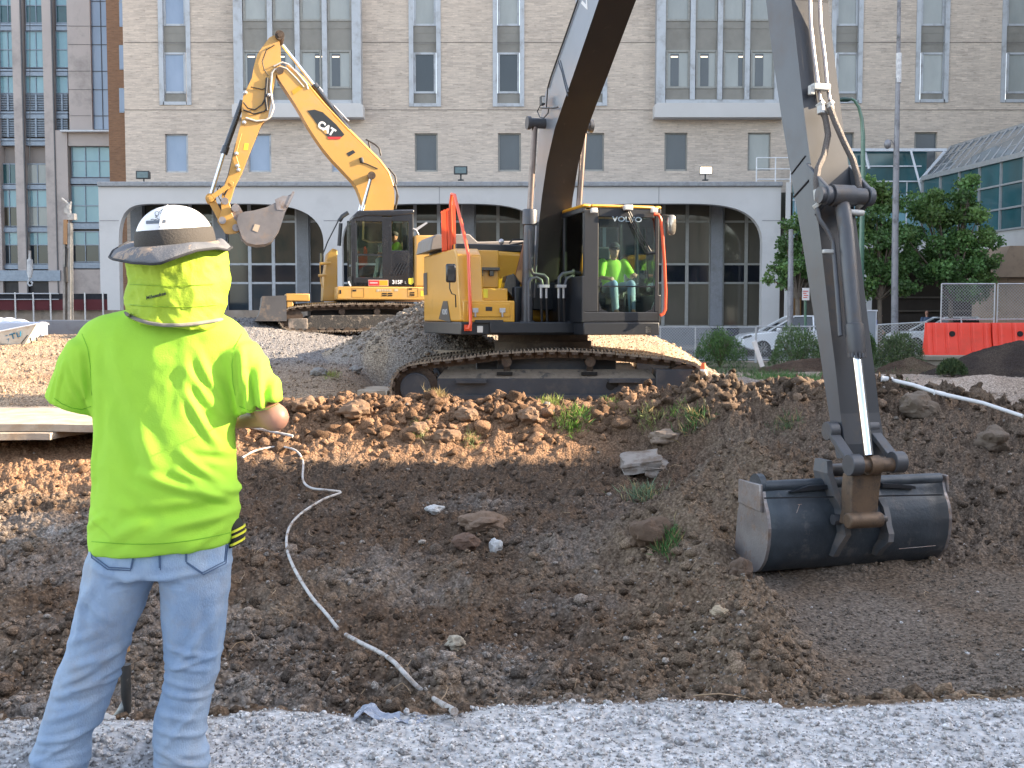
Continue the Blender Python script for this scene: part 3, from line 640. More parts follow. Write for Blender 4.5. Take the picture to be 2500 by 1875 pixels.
m = MB(); m.prism([P(2432, 676, 46), P(2560, 676, 46), P(2560, 600, 46), P(2466, 600, 46)], (0, 3, 0)); m.bx(P(2458, 720, 46.5).x, 26, 46.5, 50, -.2, P(0, 676, 46.5).z); m.build('tan_pier', M_tan, at, w2l=WA, smooth=0)
M_brown = mk('porch_brown', (.060, .048, .038), (.045, .036, .03), .6, .8)
m = MB(); pr(m, 1905, 2470, 590, 868, 56.5, .3); m.build('porch_wall', M_brown, at, w2l=WA, smooth=0)
m = MB(); pr(m, 1940, 2462, 590, 655, 53.5, 3); pr(m, 2090, 2128, 655, 870, 53.2, .9); pr(m, 1918, 1928, 445, 868, 54, .2); m.build('porch_beam', M_conc, at, w2l=WA, smooth=0)
m = MB()
for a, b, c, d in ((2185, 2460, 757, 761), (2185, 2460, 724, 728), (1960, 1990, 690, 860), (2030, 2034, 680, 860)): pr(m, a, b, c, d, 56.3, .15)
m.build('porch_trim', mk('porch_trim', (.13, .11, .09)), at, w2l=WA, smooth=0)
m = MB(); pr(m, 1937, 1956, 690, 800, 56.2, .1); m.build('orange_panel', mk('orange_panel', (.28, .15, .05)), at, w2l=WA, smooth=0)
# ------------------------------------------------------------------ left building
YL = 76.0
lb = thing('stone_tower', 'grey-pink stone tower with blue window bands at the left edge', 'building', (P(100, 0, YL).x, YL, 0)); WL = W2L((P(100, 0, YL).x, YL, 0), 0)
M_stone2 = mk('pink_stone', (.47, .42, .40), (.42, .375, .36), .4, .8, dirt=(.2, .185, .18), dsc=.3)
M_stoned = mk('stone_dim', (.32, .285, .265), (.28, .25, .235), .4, .8)
M_sill = mk('blue_metal', (.27, .33, .41), rough=.45, metal=.2)
m = MB(); pr(m, -400, 275, -400, 870, YL, 14); m.build('wall', M_stoned, lb, w2l=WL, smooth=0)
m = MB()
for a, b in ((-80, -58), (-10, 0), (38, 60), (112, 135)): pr(m, a - (0), b, -400, 868, YL - .8, .8)
pr(m, 166, 222, -400, 318, YL - .8, .8); pr(m, 138, 170, 318, 868, YL - .8, .8); pr(m, 166, 275, 318, 356, YL - .7, .7); pr(m, 170, 275, 658, 868, YL - .5, .5)
m.build('stone_pier', M_stone2, lb, w2l=WL, smooth=0)
m = MB()
for a in (58.5, 133.5): pr(m, a, a + 3, -400, 868, YL - .85, .1)
for y in (63, 108, 173, 218, 282): pr(m, 166, 222, y, y + 1, YL - .82, .02)
m.build('stone_joint', mk('joint3', (.10, .10, .11)), lb, w2l=WL, smooth=0)
m = MB(); pr(m, 222, 272, -400, 316, YL - .55, .5); m.build('blue_glazing', G_blue, lb, w2l=WL, smooth=0)
m = MB()
for y in (-45, 2, 63, 108, 173, 218, 282): pr(m, 222, 272, y, y + 1.5, YL - .6, .05)
pr(m, 247, 248.5, -400, 316, YL - .6, .05); pr(m, 220.5, 223, -400, 316, YL - .62, .05); m.build('glazing_bar', mk('bar_dark', (.08, .09, .11)), lb, w2l=WL, smooth=0)
m = MB(); pr(m, 146, 273, 317, 321, YL - 1.2, .8); m.build('ledge', M_white, lb, w2l=WL, smooth=0)
def lwin(a, b, y0, y1, split, gtop, gbot, nm=2):
    f = MB(); Y = YL - .35
    pr(f, a, b, y0 - 1, y0 + 1.5, Y, .1); pr(f, a, b, y1 - 1.5, y1, Y, .1)
    for k in range(nm + 1): x_ = a + (b - a) * k / nm; pr(f, x_ - .8, x_ + .8, y0, y1, Y - .02, .1)
    if split: pr(f, a, b, split - 1, split + 1, Y - .01, .1)
    w_ = f.build('window', M_sill, lb, w2l=WL, smooth=0)
    if split:
        g = MB(); pr(g, a, b, y0, split, Y + .05, .03); g.build('pane', gtop, w_, w2l=WL, smooth=0); g = MB(); pr(g, a, b, split, y1, Y + .05, .03); g.build('pane', gbot, w_, w2l=WL, smooth=0)
    else: g = MB(); pr(g, a, b, y0, y1, Y + .05, .03); g.build('pane', gtop, w_, w2l=WL, smooth=0)
def louv(a, b, y0, y1):
    f = MB(); y = y0
    while y < y1 - 2: pr(f, a, b, y, y + 2, YL - .40, .06); y += 4.2
    pr(f, (a + b) / 2 - 2, (a + b) / 2 + 2, y0, y1, YL - .46, .05)
    l_ = f.build('louvre', M_sill, lb, w2l=WL, smooth=0); g = MB(); pr(g, a, b, y0, y1, YL - .3, .05); g.build('louvre_back', mk('louvre_dark', (.05, .06, .07)), l_, w2l=WL, smooth=0)
bands = MB()
for a, b in ((-58, -10), (0, 38), (63, 112), (137, 165)):
    n = 1 if b - a < 30 else 2
    lwin(a, b, -95, -50, None, G_sky, G_sky, n); lwin(a, b, -35, 56, 13, G_sky, G_teal, n); lwin(a, b, 76, 165, 121, G_sky, G_sky, n); lwin(a, b, 183, 228, None, G_sky, G_sky, n)
    louv(a, b, 229, 270); louv(a, b, 289, 335)
    for y in (57, 168, 272, 338): pr(bands, a, b, y, y + 5, YL - .55, .4); pr(bands, a, b, y + 7, y + 17, YL - .5, .4)
    if a < 130:
        lwin(a + 2, b + 6, 400, 449, None, G_teal if a < 50 else G_blind, G_sky, n); lwin(a + 2, b + 6, 464, 553, 505, G_sky, G_green if a < 50 else G_blind, n); lwin(a + 2, b + 6, 567, 645, 598, G_sky, G_dark, n)
        for y in (451, 555, 646): pr(bands, a, b + 6, y, y + 11, YL - .5, .4)
for y0, y1, s_, g1, g2 in ((357, 433, 393, G_sky, G_sky), (453, 543, 502, G_sky, G_sky), (565, 640, 598, G_sky, G_dark)): lwin(175, 275, y0, y1, s_, g1, g2, 3)
for y in (435, 545, 641): pr(bands, 172, 275, y, y + 14, YL - .5, .4)
bands.build('sill_band', M_sill, lb, w2l=WL, smooth=0)
m = MB(); pr(m, -200, 147, 660, 686, YL - .9, .8); m.build('steel_band', M_sill, lb, w2l=WL, smooth=0)
m = MB(); pr(m, -200, 147, 687, 720, YL - .6, .5); m.build('dark_opening', mk('black_gap', (.012, .012, .016)), lb, w2l=WL, smooth=0)
# brown brick sliver
bs = thing('brown_brick_building', 'narrow slice of orange-brown brick building between tower and tan block', 'building', (P(287, 0, 72).x, 72, 0)); WS = W2L((P(287, 0, 72).x, 72, 0), 0)
m = MB(); pr(m, 268, 330, -400, 868, 72, 3); m.build('wall', brickmat('orange_brick', (.27, .155, .095), (.22, .125, .08), (.2, .15, .12), .3, .09), bs, w2l=WS, smooth=0)
for y in (-55, 5, 110, 215):
    f = MB(); pr(f, 291, 302, y, y + 60, 71.95, .1); w_ = f.build('window', M_sill, bs, w2l=WS, smooth=0); g = MB(); pr(g, 293, 304, y + 3, y + 57, 71.93, .05); g.build('pane', G_blue, w_, w2l=WS, smooth=0)
# ------------------------------------------------------------------ unseen blocks added and sized to shade the yard and darken reflections
M_nb = brickmat('blocker_brick', (.30, .26, .22), (.26, .22, .19), (.3, .28, .26), .4, .1)
tz = math.tan(SUN_EL)
def blocker(name, lab, x0, x1, y0, y1, h, wm=True):
    t = thing(name, lab, 'building', ((x0 + x1) / 2, (y0 + y1) / 2, 0)); Wn = W2L(((x0 + x1) / 2, (y0 + y1) / 2, 0), 0)
    m = MB(); m.bx(x0, x1, y0, y1, -.5, h); m.build('wall', M_nb, t, w2l=Wn, smooth=0)
    m = MB()
    for k in range(int((y1 - y0) / 4)):
        for q in range(int(h / 3.6)): m.bx(x0 - .05, x0 + .1, y0 + 1 + 4 * k, y0 + 3 + 4 * k, 1 + 3.6 * q, 3 + 3.6 * q)
    for k in range(int((x1 - x0) / 4)):
        for q in range(int(h / 3.6)): m.bx(x0 + 1 + 4 * k, x0 + 3 + 4 * k, y1 - .1, y1 + .05, 1 + 3.6 * q, 3 + 3.6 * q)
    m.build('windows', G_slate, t, w2l=Wn, smooth=0)
blocker('light_blocker', 'unseen brick block sized to shade the near yard from the right', 36, 50, -45, 16.3, .98 + 37.3 * tz)
blocker('light_blocker', 'lower unseen brick block sized to shade only the right side of the yard', 36, 50, 16.3, 33.2, .1 + 32.4 * tz)
blocker('light_blocker', 'tall unseen brick block added to keep trees and street in shade', 36, 52, 33.2, 70, 34)
blocker('light_blocker', 'unseen brick block added behind the camera to darken window reflections', -40, 30, -62, -46, 17)
# ================================================================== EXCAVATORS
M_vyel = mk('machine_yellow_paint', (.64, .325, .028), (.60, .30, .025), 1.5, .32, coat=.4, dirt=(.36, .25, .14), dsc=2.2, dth=(.58, .8), dam=.45)
M_cyel = mk('excavator_yellow_paint', (.50, .28, .065), (.46, .26, .06), 1.5, .42, coat=.2, dirt=(.36, .25, .15), dsc=2.4, dth=(.50, .78), dam=.55)
M_blk = mk('charcoal_paint', (.015, .018, .024), (.012, .015, .020), 2, .42, coat=.15, dirt=(.075, .068, .06), dsc=2.2, dth=(.55, .85), dam=.35)
M_blk2 = mk('charcoal_gloss', (.018, .020, .026), (.014, .016, .02), 2, .22, coat=.5, dirt=(.10, .09, .08), dsc=3, dth=(.55, .85), dam=.4)
M_bside = mk('boom_side_sheen', (.27, .30, .35), (.24, .27, .31), 1.5, .30, .3, coat=.5, dirt=(.26, .23, .20), dsc=2, dth=(.6, .85), dam=.3)  # charcoal boom paint lightened and blued to stand for sky reflected in it
M_side = mk('stick_side_paint', (.080, .090, .108), (.062, .068, .080), 1.2, .45, .1, coat=.15, dirt=(.13, .105, .085), dsc=1.3, dth=(.5, .75), dam=.6)
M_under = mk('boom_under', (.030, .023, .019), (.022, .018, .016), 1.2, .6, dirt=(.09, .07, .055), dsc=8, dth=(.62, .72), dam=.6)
M_stickf = mk('stick_face_shade', (.022, .027, .035), (.017, .021, .028), 1.2, .5, .0, dirt=(.085, .062, .045), dsc=1.7, dth=(.56, .68), dam=.7)  # face darkened below the stick's side paint to stand for shade
M_chrome = mk('chrome_rod', (.75, .77, .8), rough=.12, metal=1, rvar=.03)
M_rod = mk('dull_rod', (.22, .17, .145), (.13, .10, .085), 3, .35, .6)
M_cyl = mk('cylinder_grey', (.085, .088, .098), (.065, .068, .076), 3, .42, .25, dirt=(.13, .10, .075), dsc=4, dth=(.52, .7), dam=.7, bump=.1)
M_track = mk('track_steel', (.045, .030, .022), (.075, .050, .034), 9, .6, .3, dirt=(.15, .115, .085), dsc=6, dth=(.5, .7), dam=.7, bump=.4, bsc=60)
M_trackt = mk('track_shoe_steel', (.12, .092, .072), (.20, .165, .13), 9, .45, .4, dirt=(.33, .27, .2), dsc=7, dth=(.45, .65), dam=.8, bump=.4, bsc=60)
M_frame_ = mk('undercarriage_paint', (.032, .037, .047), (.026, .03, .038), 2, .5, dirt=(.12, .10, .08), dsc=2.5, dth=(.5, .75), dam=.6, bump=.15)
M_mud = mk('caked_mud', (.22, .18, .14), (.16, .13, .10), 8, .95, dirt=(.05, .05, .05), dsc=5, dth=(.55, .62), dam=.8, bump=.8, bsc=30)
M_red = mk('orange_red_rail', (.82, .10, .03), (.75, .09, .03), 3, .35, coat=.3, dirt=(.4, .2, .1), dsc=4, dth=(.65, .9))
M_hose = mk('rubber_hose', (.020, .020, .022), rough=.5); M_braid = mk('braided_hose', (.22, .19, .17), (.10, .09, .085), 90, .5, .3, bump=.8, bsc=200)
M_fit = mk('zinc_fitting', (.55, .56, .58), (.42, .42, .44), 10, .35, .6)
M_cream = mk('cream_bracket', (.52, .52, .50), (.45, .45, .43), 6, .5)
M_buck = mk('bucket_paint', (.036, .046, .058), (.062, .074, .088), 5, .42, .25, dirt=(.16, .15, .145), dsc=6, dth=(.56, .70), dam=.75, bump=.2, bsc=30)
M_worn = mk('worn_steel', (.33, .31, .31), (.22, .20, .20), 4, .4, .6, dirt=(.22, .14, .09), dsc=5, dth=(.5, .66), dam=.8, bump=.2)
M_rust = mk('rusty_brown', (.165, .105, .065), (.10, .068, .045), 4, .55, .3, dirt=(.045, .04, .038), dsc=5, dth=(.48, .66), dam=.85, bump=.2)
GL = glass('cab_glass', (.80, .93, 1.0), .95, .45); GLd = glass('cab_glass_lower', (.80, .88, .86), .8, .1)
M_wht = mk('white_decal', (.75, .75, .75), rough=.5); M_seat = mk('seat_fabric', (.03, .032, .036), rough=.9); M_lampg = mk('work_lamp', (.6, .6, .58), rough=.15, coat=1)
M_inside = mk('cab_inside', (.60, .66, .70), rough=.8); M_sticker = mk('yellow_sticker', (.75, .65, .05), rough=.5); M_amber = mk('amber', (.9, .35, .03), rough=.3)
def solid(mb, name, mat, parent, voxel=.012, sm=6, w2l=None, fac=.6):
    o = mb.build(name, mat, parent, smooth=0, w2l=w2l)
    baked(o, [('REMESH', dict(mode='VOXEL', voxel_size=voxel)), ('SMOOTH', dict(iterations=sm, factor=fac))]); o.data.shade_smooth(); return o
# ---------- people
M_skin = mk('skin', (.42, .22, .15), (.38, .19, .13), 8, .5, subs=0); M_hiviz = mk('hi_vis_cloth', (.33, .62, .04), (.30, .58, .045), 3, .85, bump=.15, bsc=200, dirt=(.20, .38, .05), dsc=4, dth=(.6, .9), dam=.4)
M_jean = mk('blue_jeans', (.17, .27, .43), (.33, .42, .54), 7, .85, bump=.35, bsc=220, dirt=(.27, .26, .25), dsc=4, dth=(.50, .70), dam=.55, stretch=(1, 1, .45))
M_bluesh = mk('royal_shirt', (.02, .05, .30), rough=.8); M_navy = mk('navy_cloth', (.02, .025, .05), rough=.8); M_khaki = mk('pale_trousers', (.5, .5, .48), rough=.8); M_hair = mk('hair', (.08, .06, .05), rough=.8)
def limb(mb, pts, rs, n=12):
    mb.tube(pts, rs, n)
    for p, r in zip(pts, rs): mb.sphere(p, r * .99, 12, 8)
def hand(mb, w_, d, up, curl=.5, side=1):
    """palm, four fingers and a thumb starting at wrist w_, pointing along d"""
    d = V(d).normalized(); up = V(up).normalized(); s_ = d.cross(up).normalized() * side; up = s_.cross(d).normalized() * side
    c = V(w_) + d * .05; mb.tube([V(w_), c, V(w_) + d * .095], [.028, .040, .036], 10)
    for sgn in (-1, 1): mb.tube([V(w_) + s_ * .012 * sgn, V(w_) + d * .09 + s_ * .03 * sgn], [.02, .016], 8)
    for k, (o, l) in enumerate(((-.033, .070), (-.011, .080), (.011, .075), (.033, .058))):
        p = V(w_) + d * .088 + s_ * o; pts = [p]; dd = d.copy()
        for q in range(3):
            dd = (Matrix.Rotation(-curl * .75, 3, s_) @ dd) if side > 0 else (Matrix.Rotation(curl * .75, 3, s_) @ dd)
            p = p + dd * l * (.42, .32, .26)[q]; pts.append(p)
        mb.tube(pts, [.0105, .0095, .009, .0075], 8)
    p = V(w_) + d * .03 - s_ * .03; mb.tube([p, p + d * .035 - s_ * .03, p + d * .07 - s_ * .035 - up * .012], [.014, .012, .009], 8)
def head(mb, c, yaw=0., tilt=0., r=.095):
    """head centred on c, face toward -y before yaw"""
    M = Matrix.Rotation(yaw, 3, 'Z') @ Matrix.Rotation(tilt, 3, 'X'); c = V(c); q = lambda x, y, z: c + M @ V((x, y, z))
    rg = []
    for z, w_, d0, d1 in ((-.125, .028, -.085, -.02), (-.11, .046, -.096, .03), (-.08, .060, -.095, .065), (-.04, .070, -.094, .088), (0, .076, -.092, .100), (.04, .078, -.092, .104), (.075, .070, -.082, .096), (.102, .05, -.06, .07), (.118, .02, -.02, .03)):
        rg.append([q(w_ * math.cos(a), (d0 + d1) / 2 + (d1 - d0) / 2 * math.sin(a), z) for a in [2 * math.pi * k / 16 for k in range(16)]])
    mb.rings(rg)
    mb.tube([q(0, -.09, .02), q(0, -.108, -.012), q(0, -.118, -.035), q(0, -.092, -.045)], [.010, .013, .016, .012], 8)       # nose
    mb.tube([q(-.024, -.088, -.068), q(0, -.098, -.066), q(.024, -.088, -.068)], .008, 6); mb.tube([q(-.022, -.088, -.08), q(0, -.096, -.082), q(.022, -.088, -.08)], .008, 6)
    mb.tube([q(-.045, -.082, .022), q(-.02, -.094, .026)], .009, 6); mb.tube([q(.045, -.082, .022), q(.02, -.094, .026)], .009, 6)
    for s in (-1, 1): mb.tube([q(.076 * s, .0, .025), q(.088 * s, .01, .015), q(.086 * s, .008, -.02), q(.076 * s, -.002, -.035)], [.008, .012, .010, .007], 8)
    return q
def seated(name, label, loc, rz, cloth=M_hiviz, legs=M_jean, arm='wheel', sc_=1.):
    t = thing(name, label, 'person', loc, rz); t.scale = (sc_,) * 3
    sh = [(-.20, .02, .50), (.20, .02, .50)]; hip = [(-.10, .04, .06), (.10, .04, .06)]; kn = [(-.16, -.42, .12), (.16, -.42, .12)]; an = [(-.15, -.50, -.32), (.15, -.50, -.32)]
    el = [(-.27, -.08, .25), (.29, -.12, .27)]; wr = [(-.20, -.33, .22), (.22, -.38, .28)]
    b = MB(); q = head(b, (0, -.04, .725), 0, R(4)); limb(b, [(0, .04, .48), (0, .01, .55), (0, -.01, .63)], [.06, .058, .060])
    limb(b, [(0, .06, .07), (0, .05, .25), (0, .05, .40)], [.10, .10, .10])
    for k in range(2):
        limb(b, [sh[k], el[k], wr[k]], [.058, .045, .030]); limb(b, [hip[k], kn[k], an[k]], [.085, .062, .045]); limb(b, [an[k], (an[k][0], an[k][1] - .14, an[k][2] - .06)], [.045, .035])
        hand(b, wr[k], (V(wr[k]) - V(el[k])), (0, 0, 1), .8, 1 if k else -1)
    solid(b, 'body', M_skin, t, .012, 3)
    s = MB(); rg = []
    for z, w_, d in ((.02, .20, .155), (.12, .205, .165), (.25, .20, .155), (.38, .205, .14), (.47, .205, .12), (.53, .15, .095), (.57, .085, .075)):
        rg.append([V((w_ * math.cos(a), .04 + d * math.sin(a) - .0, z)) for a in [2 * math.pi * k / 20 for k in range(20)]])
    s.rings(rg)
    for k in range(2): limb(s, [sh[k], tuple(V(sh[k]).lerp(V(el[k]), .85))], [.085, .075])
    solid(s, 'shirt', cloth, t, .014, 4)
    s = MB(); limb(s, [(0, .05, .04), (0, .03, .08)], [.16, .15])
    for k in range(2): limb(s, [hip[k], kn[k], an[k]], [.105, .080, .062])
    solid(s, 'trousers', legs, t, .014, 4)
    s = MB(); s.sphere(q(0, .01, .055), .098, 14, 9, (.95, 1.12, .85)); s.prism([q(-.06, -.07, .055), q(-.05, -.17, .045), q(.05, -.17, .045), q(.06, -.07, .055)], (0, 0, .012)); s.build('cap', mk('dark_cap', (.03, .03, .035), rough=.8), t, smooth=50)
    s = MB(); s.tube([q(-.075, -.05, .02), q(-.04, -.094, .018), q(0, -.10, .02), q(.04, -.094, .018), q(.075, -.05, .02)], .013, 8); s.build('sunglasses', M_blk2, t)
    return t
def standing(name, label, loc, rz, cloth, legs, bald=True):
    t = thing(name, label, 'person', loc, rz)
    b = MB(); head(b, (0, -.02, 1.66)); limb(b, [(0, .02, 1.42), (0, 0, 1.52), (0, 0, 1.58)], [.07, .058, .062]); limb(b, [(0, 0, .95), (0, 0, 1.15), (0, 0, 1.32)], [.13, .12, .13])
    s = MB(); tr = MB(); s.rings([[V((w_ * math.cos(a), d * math.sin(a), z)) for a in [2 * math.pi * k / 20 for k in range(20)]] for z, w_, d in ((.88, .19, .14), (1.05, .18, .14), (1.25, .2, .14), (1.40, .2, .12), (1.47, .12, .09))])
    for k in (-1, 1):
        sh, el, wr = V((.21 * k, 0, 1.40)), V((.27 * k, .02, 1.12)), V((.24 * k, -.16, .92))
        limb(b, [sh, el, wr], [.055, .042, .03]); hand(b, wr, wr - el, (1, 0, 0), .5, k); limb(b, [(.09 * k, 0, .92), (.11 * k, -.01, .50), (.12 * k, .02, .08)], [.09, .06, .045]); limb(b, [(.12 * k, .03, .06), (.13 * k, -.15, .04)], [.045, .035])
        limb(s, [sh, sh.lerp(el, .8)], [.08, .07]); limb(tr, [(.09 * k, 0, .92), (.11 * k, -.01, .50), (.12 * k, .02, .10)], [.115, .085, .07])
    solid(b, 'body', M_skin, t, .014, 3); solid(s, 'shirt', cloth, t, .016, 4); solid(tr, 'trousers', legs, t, .016, 4); return t
# ---------- crawler track
def resample(pts, pitch, closed=True):
    pts = [V(p) for p in pts]; q = pts + [pts[0]] if closed else pts
    L = [0]
    for a, b in zip(q, q[1:]): L.append(L[-1] + (b - a).length)
    n = max(3, int(round(L[-1] / pitch))); out = []
    for i in range(n if closed else n + 1):
        d = L[-1] * i / n; k = max(j for j in range(len(L)) if L[j] <= d + 1e-9); k = min(k, len(q) - 2); out.append(q[k].lerp(q[k + 1], (d - L[k]) / max(1e-9, L[k + 1] - L[k])))
    return out
def smoothp(pts, it=2):
    for _ in range(it):
        o = []
        for i in range(len(pts)):
            a, b = V(pts[i]), V(pts[(i + 1) % len(pts)]); o += [a.lerp(b, .25), a.lerp(b, .75)]
        pts = o
    return pts
def crawler(parent, w2l, path, y0, y1, pitch, grous, thick=.03, wheel=None, mt=M_trackt):
    """path: outer line [(x, z)] in local coords, clockwise seen from -y (left -> top -> right -> bottom)"""
    pp = [V((x, 0, z)) for x, z in path]; pp = resample(smoothp(pp, 2), pitch); m = MB(); n = len(pp); ln = MB()
    for i in range(n):
        a, b = pp[i], pp[(i + 1) % n]; d = (b - a).normalized(); nrm = V((-d.z, 0, d.x)); c = (a + b) / 2; h = (b - a).length
        if (i * 7919) % 5 == 0: c = c + nrm * .006
        M = Matrix((d, V((0, 1, 0)), nrm)).transposed(); ym = (y0 + y1) / 2
        m.box(c - nrm * (thick / 2 + grous) + V((0, ym, 0)), (h * .93, y1 - y0, thick), M)
        for o in (-.36, 0, .36): m.box(c - nrm * grous / 2 + d * h * o + V((0, ym, 0)), (h * .10, (y1 - y0) * .99, grous), M)
        for yy in (ym - (y1 - y0) * .16, ym + (y1 - y0) * .16): ln.box(c - nrm * (thick + grous + .055) + V((0, yy, 0)), (h * 1.05, .05, .10), M)
        ln.tube([c - nrm * (thick + grous + .06) - d * h / 2 + V((0, ym - (y1 - y0) * .2, 0)), c - nrm * (thick + grous + .06) - d * h / 2 + V((0, ym + (y1 - y0) * .2, 0))], .028, 8)
        ln.box(c - nrm * (thick + grous + .02) + V((0, y0 + .02, 0)), (h * .5, .03, .04), M)
    o = m.build('track_shoes', mt, parent, w2l=w2l, smooth=0); ln.build('track_chain', M_track, o, w2l=w2l, smooth=40); return o
# ================================================================== near excavator (working toward the camera)
VC = V((.55, 18.97, -.05)); AU = R(15.4)
vx = thing('excavator', 'large black-boomed yellow excavator with cab facing the camera and bucket dug into the pit', 'excavator', VC)
W0 = W2L(VC, 0); FU = Matrix.Translation((VC.x, VC.y, 0)) @ Matrix.Rotation(AU, 4, 'Z'); FUi = FU.inverted(); WU = W0 @ FU
fdir = (FU.to_3x3() @ V((0, -1, 0))); ldir = (FU.to_3x3() @ V((1, 0, 0)))
def us_(px, py, s): return FUi @ pl(px, py, VC + fdir * s, fdir)       # plane across the machine, s metres ahead of the slew centre
def ut(px, py, t): return FUi @ pl(px, py, VC + ldir * t, ldir)         # plane along the machine, t metres to its left
def bf(mb, x0, x1, y0, y1, s, d): a = us_(x0, y1, s); b = us_(x1, y0, s); return mb.bx(a.x, b.x, -s, -s + d, a.z, b.z)
def np_(px, py, Y=17.3): return P(px, py, Y)
# undercarriage
tp = [(947, 962), (949, 930), (966, 900), (993, 884), (1071, 875), (1150, 865), (1230, 855), (1320, 851), (1405, 850), (1483, 856), (1560, 863), (1639, 871), (1704, 884), (1731, 908), (1738, 940), (1732, 975), (1708, 1003), (1660, 1014), (1030, 1014), (985, 1003), (957, 988)]
path = [(P(a, b, 17.3).x, P(a, b, 17.3).z) for a, b in tp]
for y0 in (17.3, 20.04):
    crawler(vx, W0, path, y0, y0 + .6, .19, .028)
    m = MB(); a, b = P(1068, 972, 17.36), P(1602, 924, 17.36)
    m.prism([(a.x, y0 + .08, a.z), (b.x, y0 + .08, a.z), (b.x, y0 + .08, b.z), (a.x, y0 + .08, b.z)], (0, .44, 0)); fr = m.build('track_frame', M_frame_, vx, w2l=W0, bevel=.01)
    m = MB(); z2 = P(0, 903, 17.36).z; m.add([(a.x, y0 + .08, b.z), (b.x, y0 + .08, b.z), (b.x - .1, y0 + .30, z2), (a.x + .1, y0 + .30, z2)], [(0, 1, 2, 3)]); m.add([(a.x, y0 + .52, b.z), (b.x, y0 + .52, b.z), (b.x - .1, y0 + .30, z2), (a.x + .1, y0 + .30, z2)], [(3, 2, 1, 0)]); m.add([(a.x, y0 + .08, b.z), (a.x, y0 + .52, b.z), (a.x + .1, y0 + .3, z2)], [(0, 1, 2)])
    m.build('mud_ledge', M_mud, fr, w2l=W0, smooth=0)
    m = MB(); c, d = P(1602, 974, 17.3), P(1694, 902, 17.3); m.prism([(c.x, y0 + .02, c.z), (d.x, y0 + .02, c.z), (d.x + .05, y0 + .02, c.z + .25), (d.x, y0 + .02, d.z), (c.x, y0 + .02, d.z)], (0, .52, 0)); m.build('idler_cover', M_frame_, vx, w2l=W0, bevel=.012)
    m = MB()
    for p0, p1, q0, q1 in ((1112, 1188, 925, 936), (1487, 1563, 924, 935)): a1, b1 = P(p0, q1, 17.3), P(p1, q0, 17.3); m.bx(a1.x, b1.x, y0 - .03, y0 + .1, a1.z, b1.z)
    a1, b1 = P(1080, 976, 17.3), P(1605, 965, 17.3); m.bx(a1.x, b1.x, y0 + .0, y0 + .5, a1.z, b1.z); m.build('step_rail', M_frame_, fr, w2l=W0, bevel=.006)
    m = MB(); c = P(1499, 942, 17.3); m.tube([(c.x - .05, y0 + .065, c.z), (c.x - .05, y0 + .09, c.z)], .075, 18); m.tube([(c.x + .03, y0 + .066, c.z + .02), (c.x + .03, y0 + .09, c.z + .02)], .05, 18)
    for q in (1232, 1439): c = P(q, 914, 17.4); m.box((c.x, y0 + .16, c.z + .01), (.26, .10, .05))
    m.build('frame_opening', mk('opening_black', (.006, .006, .006), rough=.9), fr, w2l=W0)
    m = MB(); c = P(1013, 948, 17.3); m.tube([(c.x, y0 + .06, c.z), (c.x, y0 + .5, c.z)], .25, 36)
    wh = m.build('final_drive', M_frame_, vx, w2l=W0, bevel=.015); m = MB(); m.tube([(c.x, y0 + .16, c.z), (c.x, y0 + .42, c.z)], .37, 36)
    for k in range(22): aa = 2 * math.pi * k / 22; m.box((c.x + .385 * math.cos(aa), y0 + .29, c.z + .385 * math.sin(aa)), (.05, .2, .05), Matrix.Rotation(-aa, 3, 'Y'))
    m.build('sprocket', M_track, vx, w2l=W0); m = MB()
    for k in range(26): aa = 2 * math.pi * k / 26; m.tube([(c.x + .222 * math.cos(aa), y0 + .05, c.z + .222 * math.sin(aa)), (c.x + .222 * math.cos(aa), y0 + .065, c.z + .222 * math.sin(aa))], .009, 6)
    m.build('bolt_ring', M_blk, wh, w2l=W0)
    c = P(1672, 945, 17.3); m = MB(); m.tube([(c.x, y0 + .06, c.z), (c.x, y0 + .54, c.z)], .36, 30); m.build('idler', M_track, vx, w2l=W0)
    for q in (1237, 1443):
        m = MB(); c = P(q, 884, 17.3); m.tube([(c.x, y0 + .12, c.z), (c.x, y0 + .48, c.z)], [.085, .085], 18); m.bx(c.x - .05, c.x + .05, y0 + .25, y0 + .35, c.z - .2, c.z); m.build('carrier_roller', M_track, vx, w2l=W0)
    for k in range(7):
        m = MB(); cx = -1.35 + k * .62; m.tube([(cx, y0 + .08, .12), (cx, y0 + .5, .12)], .11, 16); m.build('track_roller', M_track, vx, w2l=W0)
m = MB(); m.bx(-.6, 1.75, 17.85, 20.1, .42, .86); m.bx(-.25, 1.35, 17.7, 20.3, .5, .95)
m.build('car_body', M_frame_, vx, w2l=W0, bevel=.03)
m = MB(); m.tube([(.55, 18.97, .93), (.55, 18.97, 1.12)], .86, 48); m.tube([(.55, 18.97, 1.12), (.55, 18.97, 1.29)], .80, 48); m.build('slew_ring', M_track, vx, w2l=W0)
# upper structure
m = MB(); zb0, zb1 = us_(1300, 818, 1.6).z, us_(1300, 786, 1.6).z
m.bx(-1.3, 1.45, -1.3, 2.6, zb0 + .02, zb1); fd_ = m.build('main_frame', M_blk, vx, w2l=WU, bevel=.02)
def skirt(mb, z0, z1, ins=0.):
    t0 = ut(1125, 800, -1.77)
    pts = [(-1.80 + ins, -1.32 + ins), (-.62, -1.6 + ins), (-.62, -.9), (1.52 - ins, -.9), (1.52 - ins, 2.2), (1.2, 3.1), (.4, 3.35), (-.6, 3.3), (-1.45, 2.95), (-1.80 + ins, 2.1)]
    return mb.prism([(x, y, z0) for x, y in pts], (0, 0, z1 - z0))
